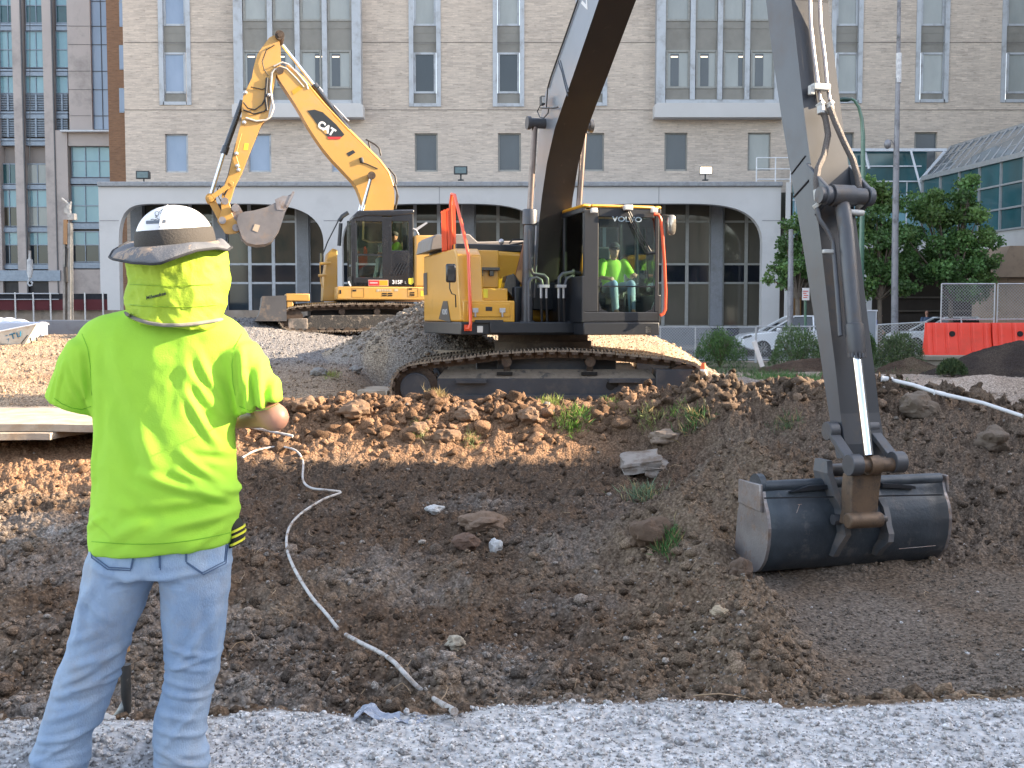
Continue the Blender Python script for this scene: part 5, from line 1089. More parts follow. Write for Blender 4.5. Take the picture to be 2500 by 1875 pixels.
m = MB(); m.bx(T0 - .004, T0 + .004, -cs + .1, yb - .1, Zf + .75, Zr - .08); m.bx(T1 - .004, T1 + .004, -cs + .1, yb - .1, Zf + .45, Zr - .08); m.bx(T0 + .05, T1 - .05, yb - .03, yb - .025, Zf + .9, Zr - .15); m.build('side_glass', glass('side_glass', (.80, .90, .82), .8, .2), cf, w2l=WU, smooth=0)
m = MB(); ra = us_(1398, 512, cs - 1.0); m.bx(T0 - .03, T0 + .12, -cs - .02, yb + .03, Zr, Zr + .055); m.bx(T1 - .08, T1 + .03, -cs - .02, yb + .03, Zr, Zr + .055); m.bx(T0 + .12, T1 - .08, -cs - .02, -cs + .1, Zr, Zr + .055); m.bx(T0 + .12, T1 - .08, -cs + .9, yb + .03, Zr, Zr + .055); m.build('cab_roof', M_vyel, vx, w2l=WU, bevel=.03)
m = MB(); a, b = us_(1462, 511, cs + .02), us_(1590, 500, cs + .02); m.bx(T0 + .12, T1 - .08, -cs + .1, -cs + .9, Zr + .02, Zr + .05); m.build('roof_hatch', glass('hatch', (.9, .95, .93), .9, .3), vx, w2l=WU, bevel=.01)
m = MB()
for q in (1450, 1597): a = us_(q, 514, cs + .08); m.box(a, (.11, .08, .085))
a = us_(1533, 507, cs + .06); m.box(a, (.15, .1, .09)); m.build('cab_lamp', M_lampg, vx, w2l=WU, bevel=.015)
m = MB()
for pts in (((1536, 512), (1566, 575), (1590, 614)), ((1531, 512), (1545, 545), (1580, 618)), ((1534, 530), (1552, 570), (1575, 618)), ((1578, 555), (1580, 640), (1583, 682))): m.tube([us_(a, b, cs + .04) for a, b in pts], .008, 6)
m.tube([us_(1580, 619, cs + .05), us_(1598, 617, cs + .05)], .02, 8); m.build('wiper', M_hose, vx, w2l=WU)
m = MB(); m.tube([us_(a, b, cs + .12) for a, b in ((1597, 524), (1607, 524), (1613, 534), (1617, 570), (1622, 640), (1625, 710), (1624, 755), (1620, 765), (1612, 770))], .026, 12); m.build('handrail', M_red, vx, w2l=WU, smooth=60)
m = MB(); c = us_(1640, 549, cs + .15); rg = []
for y_, k in ((-.02, .8), (0, 1), (.03, 1), (.05, .8)): rg.append([c + V((k * .078 * math.copysign(abs(math.cos(a)) ** .7, math.cos(a)), y_, k * .165 * math.copysign(abs(math.sin(a)) ** .7, math.sin(a)))) for a in [2 * math.pi * i / 24 for i in range(24)]])
m.rings(rg); mi = m.build('wing_mirror', mk('mirror_back', (.55, .50, .42), (.1, .09, .08), 6, .15, .6), vx, w2l=WU, smooth=50); m = MB(); m.tube([us_(a, b, cs + .12) for a, b in ((1608, 530), (1622, 525), (1636, 527), (1640, 532))], .010, 6); m.build('mirror_stay', M_hose, mi, w2l=WU)
p = us_(1531, 536, cs); Mx = WU @ Matrix.Translation((p.x, p.y - .004, p.z)) @ Matrix.Rotation(R(90), 4, 'X'); text('windscreen_lettering', 'VOLVO', .115, Mx, mk('pale_decal', (.35, .45, .52)), cf, .001, .002, 1.35)
m = MB(); m.bx(T0 + .05, T1 - .05, yb - .16, yb - .07, Zf, Zf + .95); m.bx(T0 + .06, T0 + .3, -cs + .9, yb - .1, Zf, Zf + .6); m.build('cab_lining', M_inside, vx, w2l=WU, bevel=.02)
sx_ = us_(1505, 640, cs - .9).x
m = MB(); m.box((sx_, -cs + 1.1, Zf + .34), (.5, .52, .14)); m.box((sx_, -cs + 1.38, Zf + .72), (.48, .14, .75)); m.box((sx_ - .08, -cs + 1.38, Zf + 1.2), (.28, .1, .24)); m.box((sx_, -cs + 1.1, Zf + .15), (.3, .4, .26)); m.build('seat', M_seat, vx, w2l=WU, bevel=.04)
m = MB()
for sxx in (-.33, .33): m.box((sx_ + sxx, -cs + .95, Zf + .42), (.14, .45, .16)); m.tube([(sx_ + sxx, -cs + .78, Zf + .5), (sx_ + sxx, -cs + .76, Zf + .68)], [.02, .026], 8)
m.tube([(sx_ - .05, -cs + .35, Zf), (sx_ - .05, -cs + .38, Zf + .45)], .012, 6); m.tube([(sx_ + .06, -cs + .35, Zf), (sx_ + .06, -cs + .38, Zf + .45)], .012, 6); m.box((T1 - .14, -cs + .35, Zf + .8), (.16, .05, .14)); m.build('controls', M_blk2, vx, w2l=WU, bevel=.01)
ploc = FU @ V((sx_, -cs + 1.04, Zf + .52)); seated('person', 'operator in lime shirt, cap and sunglasses seated behind the near excavator windscreen', ploc, AU)
# ================================================================== far excavator (side on, working to the left)
CC = V((-3.73, 26.2, 1.13)); AC = R(14)
cx_ = thing('excavator', 'smaller yellow excavator with black cab, raised boom and curled bucket on the gravel mound', 'excavator', CC)
W1 = W2L(CC, 0); FC = Matrix.Translation((CC.x, CC.y, 0)) @ Matrix.Rotation(AC, 4, 'Z'); FCi = FC.inverted(); WC = W1 @ FC
ncy = FC.to_3x3() @ V((0, 1, 0)); ncx = FC.to_3x3() @ V((1, 0, 0))
def cp(px, py, y=0.): return FCi @ pl(px, py, CC + ncy * y, ncy)
def cbf(mb, x0, x1, y0, y1, y, d): a = cp(x0, y1, y); b = cp(x1, y0, y); return mb.bx(a.x, b.x, y, y + d, a.z, b.z)
def cpr(mb, pts, y, d): return mb.prism([cp(a, b, y) for a, b in pts], (0, d, 0))
def tri(o):
    bm = bmesh.new(); bm.from_mesh(o.data); bmesh.ops.triangulate(bm, faces=[f for f in bm.faces if len(f.verts) > 6]); bmesh.ops.recalc_face_normals(bm, faces=bm.faces); bm.to_mesh(o.data); bm.free(); return o
YN = -1.28
tp = [(676, 778), (684, 757), (701, 749), (733, 743), (823, 739), (914, 738), (991, 739), (1030, 742), (1052, 754), (1060, 775), (1050, 796), (1025, 806), (900, 811), (725, 813), (695, 808), (680, 795)]
path = [(cp(a, b, YN).x, cp(a, b, YN).z) for a, b in tp]
for y0 in (YN, .78):
    crawler(cx_, WC, path, y0, y0 + .5, .17, .022)
    m = MB(); m.prism([(cp(a, b, YN).x, y0 + .08, cp(a, b, YN).z) for a, b in ((745, 806), (1000, 803), (1000, 779), (960, 768), (760, 770), (745, 780))], (0, .34, 0)); fr = m.build('track_frame', mk('crusted_frame', (.030, .029, .030), (.05, .047, .043), 9, .9, dirt=(.20, .17, .14), dsc=6, dth=(.53, .60), dam=.8, bump=.7, bsc=25), cx_, w2l=WC, bevel=.02)
    m = MB(); m.prism([(cp(a, b, YN).x, y0 + .03, cp(a, b, YN).z) for a, b in ((703, 808), (751, 807), (751, 777), (703, 778))], (0, .42, 0)); m.build('idler_cover', mk('muddy_guard', (.06, .06, .06), (.09, .085, .08), 4, .7, dirt=(.24, .20, .17), dsc=6, dth=(.45, .6), dam=.9, bump=.4), cx_, w2l=WC, bevel=.02)
    m = MB()
    for q in (836, 922): c = cp(q, 761, YN); m.tube([(c.x, y0 + .1, c.z), (c.x, y0 + .4, c.z)], .075, 14)
    for k in range(6): c = cp(765 + 42 * k, 808, YN); m.tube([(c.x, y0 + .06, c.z), (c.x, y0 + .44, c.z)], .09, 14)
    m.build('track_roller', M_track, cx_, w2l=WC)
    m = MB()
    for q in ((712, 778), (1028, 775)): c = cp(*q, YN); m.tube([(c.x, y0 + .08, c.z), (c.x, y0 + .42, c.z)], .27, 24)
    m.build('idler', M_track, cx_, w2l=WC)
m = MB(); a, b = cp(760, 780, -.8), cp(990, 745, -.8); m.bx(a.x, b.x, -.8, .8, a.z, b.z); m.tube([(0, 0, b.z), (0, 0, b.z + .25)], .62, 32); m.build('car_body', M_blk, cx_, w2l=WC, bevel=.02)
# blade
m = MB(); a = cp(700, 783, YN); xb = a.x - .30; zb2 = a.z; bz = [(0, 0), (.10, .05), (.13, .2), (.10, .38), (.02, .50), (0, .58)]
cpr(m, ((622, 784), (633, 766), (638, 745), (640, 723), (699, 721), (700, 784)), YN - .02, 2.55); bl_ = m.build('dozer_blade', mk('blade_paint', (.055, .055, .058), (.08, .08, .085), 2, .4, dirt=(.20, .15, .11), dsc=3, dth=(.5, .65)), cx_, w2l=WC, smooth=40)
m = MB(); cbf(m, 698, 756, 717, 735, YN - .0, 1.0); cbf(m, 700, 716, 735, 752, YN + .02, .8); m.build('blade_box', M_cyel, bl_, w2l=WC, bevel=.02)
m = MB()
for y_ in (-.45, .45): m.beam((xb + .1, y_, zb2 + .3), (-.6, y_, cp(800, 745, 0).z), .12, .16)
m.build('blade_arm', M_cyel, cx_, w2l=WC, bevel=.01)
# house
YS = -1.27
m = MB(); cbf(m, 823, 1062, 701, 732, YS, 2.5); dk = m.build('deck', M_cyel, cx_, w2l=WC, bevel=.03)
m = MB()
for (q0, q1, r0, r1) in ((829, 833, 708, 717), (933, 944, 715, 718), (933, 944, 720, 723), (947, 958, 715, 718), (947, 958, 720, 723), (1001, 1012, 713, 716), (1001, 1012, 718, 722), (861, 870, 707, 711), (998, 1006, 704, 707)): cbf(m, q0, q1, r0, r1, YS - .006, .02)
m.build('deck_vent', M_blk2, dk, w2l=WC)
m = MB()
for (q0, q1, r0, r1) in ((859, 889, 704, 726), (995, 1021, 703, 725)):
    for e0, e1, g0_, g1_ in ((q0, q1, r0, r0 + .8), (q0, q1, r1 - .8, r1), (q0, q0 + .8, r0, r1), (q1 - .8, q1, r0, r1)): cbf(m, e0, e1, g0_, g1_, YS - .003, .01)
m.build('panel_seam', mk('seam', (.30, .15, .03)), dk, w2l=WC)
m = MB(); cbf(m, 919, 924, 706, 712, YS - .004, .01)
for k in range(9): cbf(m, 920 + 4.1 * k, 922.6 + 4.1 * k, 706, 711.5, YS - .004, .01)
cbf(m, 963, 972, 705, 711, YS - .004, .01); m.build('pale_lettering', mk('pale_mark', (.50, .42, .30)), dk, w2l=WC)
m = MB(); cbf(m, 1027, 1034, 710, 723, YS - .004, .01); m.build('yellow_sticker', M_sticker, dk, w2l=WC)
m = MB(); cpr(m, ((1012, 702), (1090, 702), (1090, 580), (1062, 574), (1012, 574)), YS + .02, 2.3); m.build('engine_cover', M_cyel, cx_, w2l=WC, bevel=.05)
m = MB()
for k in range(4): cbf(m, 1034, 1052, 588 + 9 * k, 592 + 9 * k, YS + .008, .02)
m.build('cover_slot', M_blk, cx_, w2l=WC)
m = MB(); cpr(m, ((788, 735), (824, 735), (824, 610), (812, 606), (800, 618), (790, 680)), -.35, .75); m.build('swing_frame', M_cyel, cx_, w2l=WC, bevel=.02)
m = MB()
for pts in (((782, 644), (808, 642)), ((777, 673), (797, 671)), ((781, 640), (783, 690), (788, 702))): m.tube([cp(a, b, -.5) for a, b in pts], .035 if len(pts) == 2 else .012, 8)
m.build('front_rail', M_cyel, cx_, w2l=WC); m = MB(); m.tube([cp(a, b, -.6) for a, b in ((783, 635), (800, 590), (828, 535))], .016, 6); m.tube([cp(782, 618, -.6), cp(782, 640, -.6)], .03, 6); m.build('front_cable', M_hose, cx_, w2l=WC)
# cab
YCB = -1.22; CD = 1.0
m = MB(); side = [(858, 699), (852, 640), (856, 570), (862, 536), (874, 516), (1008, 514), (1008, 699)]
def cfr(mb, q0, q1, r0, r1, d=.06, y=YCB): return cbf(mb, q0, q1, r0, r1, y, d)
cfr(m, 858, 868, 536, 699); cfr(m, 934, 956, 530, 699); cfr(m, 998, 1008, 514, 699); cfr(m, 868, 934, 524, 540); cfr(m, 956, 998, 520, 540); cfr(m, 956, 998, 612, 699); cfr(m, 868, 934, 678, 699)
cpr(m, ((858, 536), (866, 524), (874, 530), (866, 545)), YCB, .06)
yb2 = YCB + CD
for (a, b) in ((858, 868), (998, 1008)): p, q = cp(a, 699, YCB), cp(b, 530, YCB); m.bx(p.x, q.x, yb2 - .05, yb2, p.z, q.z)
p, q = cp(858, 699, YCB), cp(1008, 680, YCB); m.bx(p.x, q.x, YCB, yb2, p.z, p.z + .1); m.bx(p.x, p.x + .06, YCB, yb2, p.z, p.z + .25); m.bx(p.x, q.x, yb2 - .05, yb2, q.z + .6, q.z + .64)
c_ = m.build('cab_frame', M_blk2, cx_, w2l=WC, bevel=.012, smooth=0)
m = MB(); cpr(m, ((860, 536), (864, 524), (874, 514), (1012, 511), (1012, 522), (960, 528), (900, 527)), YCB - .02, CD + .05); m.build('cab_roof', M_blk2, cx_, w2l=WC, bevel=.03)
m = MB(); cbf(m, 868, 934, 540, 678, YCB + .02, .006); cbf(m, 956, 998, 540, 612, YCB + .02, .006); a, b = cp(860, 695, YCB), cp(866, 535, YCB); m.bx(a.x, a.x + .008, YCB + .04, yb2 - .04, a.z + .2, b.z); m.bx(a.x, cp(1008, 600, YCB).x, yb2 - .03, yb2 - .022, a.z + .75, b.z)
m.build('cab_window', glass('dark_cab_glass', (.82, .88, .78), .9, .3), c_, w2l=WC, smooth=0)
m = MB(); cbf(m, 868, 934, 621, 623.5, YCB + .01, .015); a = cp(862, 560, YCB); m.bx(a.x + .05, a.x + .09, YCB + .0, YCB + .03, cp(862, 640, YCB).z, cp(862, 545, YCB).z); m.tube([cp(923, 600, YCB), cp(923, 612, YCB - .04), cp(933, 594, YCB - .04), cp(923, 596, YCB)], .012, 6)
for k in range(4): m.beam(cp(960 + 7 * k, 670, YCB - .005), cp(975 + 7 * k, 642, YCB - .005), .012, .02)
m.build('cab_trim', M_blk, c_, w2l=WC)
for nm, s_, q, sz, mt in (('model_number', '315F', (970, 689), .125, M_wht), ('model_number', 'L', (990, 690), .08, mk('grey_mark', (.25, .25, .25)))):
    p = cp(*q, YCB - .004); text(nm, s_, sz, WC @ Matrix.Translation(p) @ Matrix.Rotation(R(90), 4, 'X'), mt, c_, .001, .004)
m = MB(); cbf(m, 899, 948, 683.5, 698, YCB - .003, .005); st = m.build('cream_label', mk('cream_label', (.7, .5, .45)), c_, w2l=WC); m = MB(); cbf(m, 900, 926, 684.5, 697, YCB - .006, .004); m.build('red_label', mk('red_label', (.5, .03, .03)), st, w2l=WC); m = MB(); cbf(m, 926, 947, 684.5, 697, YCB - .006, .004); m.build('amber_label', M_amber, st, w2l=WC)
m = MB(); cbf(m, 903, 922, 689, 692, YCB - .008, .003); m.build('label_line', mk('pink_line', (.75, .4, .4)), st, w2l=WC)
m = MB(); cpr(m, ((997, 680), (1009, 678), (1010, 690), (1005, 695), (998, 693)), YCB - .004, .004); m.build('yellow_emblem', M_sticker, c_, w2l=WC)
m = MB(); cpr(m, ((849, 688), (853, 686), (858, 698), (855, 699)), YCB - .02, .02); m.build('white_tag', M_wht, c_, w2l=WC)
m = MB(); m.tube([cp(1006, 512, -.9), cp(1007, 575, -.9)], .03, 8); m.tube([cp(828, 540, -.9), cp(836, 528, -.9), cp(850, 519, -.9)], .05, 8); m.tube([cp(832, 545, -.9), cp(828, 600, -.9)], .045, 8); m.build('cab_guard', M_dkmetal, cx_, w2l=WC)
m = MB(); m.tube([cp(1008, 558, -1.1), cp(1016, 562, -1.1), cp(1022, 573, -1.1)], .02, 8); m.build('mirror_arm', M_fit, cx_, w2l=WC)
m = MB(); cpr(m, ((1014, 558), (1042, 541), (1044, 545), (1020, 562)), -1.0, .05); m.build('mirror', M_fit, cx_, w2l=WC)
m = MB(); m.box(cp(985, 655, -.7), (.45, .5, .15)); m.box(cp(996, 610, -.7), (.14, .5, .7)); m.build('seat', M_seat, cx_, w2l=WC, bevel=.04)
pp_ = FC @ cp(966, 640, -.62); seated('person', 'worker in lime hi-vis seated inside the black cab of the far excavator', (pp_.x, pp_.y, pp_.z - .08), AC - R(90), sc_=.95)
# boom
bo = [(888, 590), (890, 560), (889, 515), (881, 482), (868, 450), (845, 425), (800, 378), (760, 322), (725, 260), (700, 222), (680, 192), (672, 172), (678, 158), (700, 163), (722, 178), (755, 213), (790, 256), (850, 320), (893, 363), (927, 397), (948, 425), (962, 458), (964, 490), (958, 530), (960, 590)]
BW = .24
bo = [(p.x, p.z) for p in smoothp([cp(a, b, -BW) for a, b in bo], 1)]
m = MB(); m.prism([(x, -BW, z) for x, z in bo], (0, 2 * BW, 0)); bo_ = tri(m.build('boom', M_cyel, cx_, w2l=WC, smooth=0)); bo_.data.shade_smooth(); bo_.data.set_sharp_from_angle(angle=R(30))
m = MB()
YB_ = -BW - .006
m.cm = 0; cpr(m, ((750, 270), (768, 267.5), (788, 274), (821, 304), (841, 328.5), (834, 335), (800, 334), (785, 318)), YB_, .006); m.cm = 1; cpr(m, ((799, 334), (834, 334), (829, 340), (803, 340)), YB_ - .004, .006)
lg = m.build('logo_panel', [mk('logo_black', (.02, .025, .03), rough=.4), mk('logo_red', (.6, .03, .03))], bo_, w2l=WC, smooth=0)
an = R(-31); p = cp(797, 314, YB_ - .004); Mx = WC @ Matrix.Translation(p) @ Matrix((V((math.cos(an), 0, math.sin(an))), V((-math.sin(an), 0, math.cos(an))), V((0, -1, 0)))).transposed().to_4x4()
text('logo_letters', 'CAT', .235, Mx, M_wht, lg, .001, .012, .92)
m = MB(); cpr(m, ((786, 318), (797, 310), (800, 326), (795, 327)), YB_ - .003, .002); m.build('logo_triangle', M_cyel, lg, w2l=WC)
m = MB(); cpr(m, ((846, 374), (862, 366), (868, 372), (852, 382)), YB_, .006); m.tube([cp(881, 385, YB_), cp(884, 397, YB_)], .05, 10); m.tube([cp(882, 397, YB_), cp(895, 400, YB_), cp(922, 412, YB_)], .012, 6); m.build('boom_marks', M_blk, bo_, w2l=WC)
m = MB(); cpr(m, ((712, 222), (738, 204), (744, 212), (716, 232)), YB_, .006); m.build('wear_pad', mk('amber_paint', (.55, .30, .02)), bo_, w2l=WC)
m = MB(); m.tube([cp(681, 105 + 62, -BW - .03), cp(681, 167, BW + .0)], .001, 6)
pvb = cp(683, 178, 0); m = MB(); m.tube([(pvb.x, -.27, pvb.z), (pvb.x, .27, pvb.z)], .085, 18); m.build('stick_pivot', M_track, cx_, w2l=WC)
# pipes on the boom top
m = MB(); 
for off, y_ in ((-4, -.12), (-7, -.02), (-4, .08)): m.tube([cp(a, b + off, y_) for a, b in ((700, 163), (740, 196), (790, 256), (850, 320), (893, 363), (927, 397), (948, 425), (960, 458))], .022, 8)
m.build('boom_line', M_cyel, bo_, w2l=WC, smooth=60)
m = MB()
for pts in (((893, 340), (915, 352), (926, 362), (930, 380)), ((900, 345), (905, 372)), ((955, 430), (966, 455), (972, 480), (968, 500)), ((960, 445), (970, 470), (966, 510)), ((948, 410), (965, 430), (968, 450))): m.tube([cp(a, b, 0) for a, b in pts], .022, 8)
m.build('boom_hose', M_hose, bo_, w2l=WC, smooth=60)
m = MB(); c = cp(905, 431, -BW); m.tube([(c.x, -.42, c.z), (c.x, .42, c.z)], .075, 18); m.tube([(c.x, -.46, c.z), (c.x, -.40, c.z)], .095, 18); m.build('boom_pin', M_track, cx_, w2l=WC)
for y_ in (-.38, .38):
    a = V((c.x, y_, c.z)); b0 = cp(884, 515, -.38); b = V((b0.x, y_, b0.z)); d_ = (b - a); e_ = b + d_ * .9
    m = MB(); m.tube([a, b], .042, 14); cy = m.build('boom_cylinder_rod', M_chrome, cx_, w2l=WC); m = MB(); m.tube([b, e_], .07, 14); m.build('boom_cylinder', M_blk, cx_, w2l=WC)
# stick cylinder on top of the boom
a, b, c = cp(690, 110, 0), cp(766, 207, 0), cp(851, 318, 0)
m = MB(); m.tube([a, b], .040, 14); m.build('stick_cylinder_rod', M_chrome, cx_, w2l=WC); m = MB(); m.tube([b, b.lerp(c, .08), b.lerp(c, .1), c], [.095, .095, .075, .075], 18); m.build('stick_cylinder', M_blk2, cx_, w2l=WC)
m = MB(); m.tube([cp(771, 203, .0), cp(786, 221, 0), cp(788, 224, 0)], .02, 8); m.tube([cp(815, 258, -.05), cp(845, 290, -.05), cp(852, 296, -.05)], .018, 8); m.build('cylinder_pipe', M_fit, cx_, w2l=WC)
# stick
so_ = [(657, 92), (668, 86), (680, 90), (685, 115), (686, 150), (676, 175), (664, 235), (654, 285), (638, 303), (608, 375), (590, 421), (573, 453), (563, 486), (557, 500), (543, 500), (541, 478), (549, 450), (560, 415), (576, 347), (590, 293), (590, 262), (594, 234), (615, 190), (620, 160), (628, 133)]
SW = .21
so2 = [(p.x, p.z) for p in [cp(a, b, -SW) for a, b in so_]]
m = MB(); m.prism([(x, -SW, z) for x, z in so2], (0, 2 * SW, 0)); stk = tri(m.build('stick', M_cyel, cx_, w2l=WC, smooth=0))
m = MB(); c = cp(682, 93, 0); m.tube([(c.x, -.3, c.z), (c.x, .3, c.z)], .11, 16); m.tube([(c.x, -.33, c.z), (c.x, -.29, c.z)], .055, 12); m.build('stick_pin', M_track, stk, w2l=WC)
m = MB(); Yh = -SW - .03
for pts, r in ((((672, 168), (664, 178), (660, 215), (664, 245), (668, 262), (660, 285), (650, 293), (625, 296), (600, 288)), .026), (((668, 162), (690, 152), (705, 158), (725, 178), (748, 205), (752, 218)), .022), (((672, 170), (685, 163), (700, 168), (722, 190), (742, 213)), .020)): m.tube([cp(a, b, Yh) for a, b in pts], r, 8)
m.build('grey_hose', mk('grey_hose', (.50, .46, .42), rough=.5), cx_, w2l=WC, smooth=60)
m = MB()
for pts, r in ((((670, 110), (650, 122), (640, 150), (645, 170), (655, 185)), .012), (((612, 212), (640, 218), (652, 214)), .012), (((594, 250), (605, 264), (622, 268), (640, 255), (652, 230), (655, 190)), .016), (((594, 268), (620, 278), (645, 272), (655, 262), (658, 235)), .016), (((652, 190), (648, 240), (652, 270)), .03), (((549, 448), (556, 430), (575, 350)), .010), (((547, 478), (560, 452), (572, 448)), .02), (((549, 480), (536, 452), (531, 462), (534, 480), (545, 500)), .016)): m.tube([cp(a, b, Yh) for a, b in pts], r, 8)
m.build('black_hose', M_hose, stk, w2l=WC, smooth=60)
m = MB(); m.tube([cp(a, b, Yh) for a, b in ((590, 325), (577, 372), (576, 380), (582, 400), (585, 408))], .014, 6); m.build('steel_line', M_cyel, stk, w2l=WC)
m = MB()
for q in ((596, 299), (577, 375), (579, 405), (582, 415), (599, 226), (656, 232)): m.sphere(cp(*q, Yh), .05, 8, 6)
m.build('line_clamp', M_fit, stk, w2l=WC); m = MB(); cpr(m, ((597, 350), (607, 350), (605, 366), (594, 366)), -SW - .004, .004); m.build('yellow_sticker', M_sticker, stk, w2l=WC)
m = MB(); p, q = cp(592, 246, -.0), cp(546, 376, -.0); m.tube([p, q.lerp(p, .15), q.lerp(p, .14), q], [.068, .068, .088, .088], 18); bc_ = m.build('bucket_cylinder', M_blk2, cx_, w2l=WC)
m = MB(); m.tube([q, cp(514, 480, 0)], .044, 14); m.build('bucket_cylinder_rod', M_chrome, bc_, w2l=WC)
# linkage, coupler
def link(mb, a, b, y, w_, th=.05):
    A, B = cp(*a, y), cp(*b, y); d = (B - A).normalized(); n = V((-d.z, 0, d.x)) * w_ / 2
    mb.prism([A + n, B + n, B - n, A - n], (0, th, 0)); mb.tube([A, A + V((0, th, 0))], w_ * .75, 16); mb.tube([B, B + V((0, th, 0))], w_ * .7, 16)
m = MB()
for y_ in (-.34, .28): link(m, (514, 484), (563, 449), y_, .11)
link(m, (514, 484), (543, 537), -.2, .16, .4); m.tube([cp(514, 484, -.36), cp(514, 484, .36)], .045, 12); m.build('bucket_link', M_cyel, cx_, w2l=WC, bevel=.006)
m = MB()
for y_ in (-.30, .22): cpr(m, ((541, 485), (550, 481), (557, 488), (562, 500), (566, 520), (572, 535), (585, 545), (590, 562), (575, 570), (560, 572), (550, 570), (541, 556), (530, 540), (535, 530), (541, 515), (539, 497)), y_, .08)
qc = tri(m.build('quick_coupler', M_cyel, cx_, w2l=WC, bevel=.006))
m = MB()
for q in ((549, 491), (574, 508), (543, 538), (576, 556)): c = cp(*q, -.34); m.tube([(c.x, -.36, c.z), (c.x, .36, c.z)], .05, 16); m.tube([(c.x, -.37, c.z), (c.x, -.33, c.z)], .085, 16)
m.build('coupler_pin', M_worn, qc, w2l=WC)
# bucket
Wd = .46; bprof = [(583, 524), (577, 540), (583, 560), (590, 580), (602, 593), (625, 598), (648, 596), (664, 589), (683, 560), (697, 516), (714, 473)]; rim = [(690, 483), (672, 495), (650, 506), (620, 514), (596, 517)]
def bb(q): p = cp(*q, -Wd); return V((p.x, 0, p.z))
cu = resample([bb(q) for q in bprof], .05, False); m = MB(); m.rings([[p + V((0, y, 0)) for p in cu] for y in np.linspace(-Wd, Wd, 7)], cap=False, closed=False)
bkt = m.build('bucket', M_worn, cx_, w2l=WC, smooth=50); bkt.modifiers.new('solid', 'SOLIDIFY').thickness = .03
m = MB()
for y_ in (-Wd - .02, Wd): m.prism([p + V((0, y_, 0)) for p in cu] + [bb(q) + V((0, y_, 0)) for q in rim], (0, .025, 0))
tri(m.build('bucket_side_plate', mk('bucket_grey', (.22, .205, .205), (.15, .145, .15), 3, .45, .4, dirt=(.30, .22, .16), dsc=2.2, dth=(.55, .7), dam=.6, bump=.15), bkt, w2l=WC, smooth=0))
m = MB()
for y_ in (-Wd - .03, Wd): cpr(m, ((671, 487), (690, 478), (709, 478), (700, 505), (694, 514), (676, 512)), y_, .035)
for k in range(5): yy = -Wd + Wd * 2 * k / 4; m.beam(cp(700, 505, -Wd) + V((0, yy + Wd, 0)), cp(717, 468, -Wd) + V((0, yy + Wd, 0)), .09, .05)
m.build('bucket_tooth', M_worn, bkt, w2l=WC); m = MB()
for y_ in (-.22, .16): cpr(m, ((565, 505), (573, 496), (583, 500), (592, 516), (600, 535), (590, 590), (580, 560), (570, 548), (564, 520)), y_, .06)
tri(m.build('bucket_ear', M_worn, bkt, w2l=WC)); m = MB(); cpr(m, ((622, 547), (635, 550), (629, 567), (616, 562)), -Wd - .03, .01); m.build('bucket_mark', mk('mark_tan', (.5, .4, .3)), bkt, w2l=WC)
m = MB(); m.rings([[p + V((0, y, 0)) + V((.012, 0, -.012)) for p in cu[int(len(cu) * .05):int(len(cu) * .45)]] for y in (-Wd - .03, -Wd + .04)], cap=False, closed=False); m.build('bucket_rust_edge', M_rust, bkt, w2l=WC)
# ================================================================== foreground worker
WY = 3.47; WX = (390 - 1250) / FX * WY
wk = thing('person', 'worker seen from behind in lime hi-vis T-shirt, light blue jeans and brimmed hard hat', 'person', (WX, WY, 0))
WW = W2L((WX, WY, 0), 0)
def w(px, py, y=0.): p = P(px, py, WY + y); return V((p.x, WY + y, p.z))
def wx(px): return P(px, 900, WY).x
def wz(py): return P(400, py, WY).z
def loft(mb, rows, n=48, back=2.0):
    """rows: (py, px_left, px_right, y_centre, half_depth[, dz_left, dz_right]) superellipse sections"""
    rg = []
    for row in rows:
        py, a, b, yc, hd = row[:5]; tl_ = row[5] if len(row) > 5 else 0
        xl_, xr_ = w(a, py).x, w(b, py).x; c, h = (xl_ + xr_) / 2, (xr_ - xl_) / 2; z = wz(py); rr = []
        for k in range(n):
            t = 2 * math.pi * k / n; ct, st = math.cos(t), math.sin(t); e = 2 / back
            x = c + h * math.copysign(abs(ct) ** e, ct); y = WY + yc + hd * math.copysign(abs(st) ** e, st); rr.append(V((x, y, z + tl_ * (ct) )))
        rg.append(rr)
    mb.rings(rg); return mb
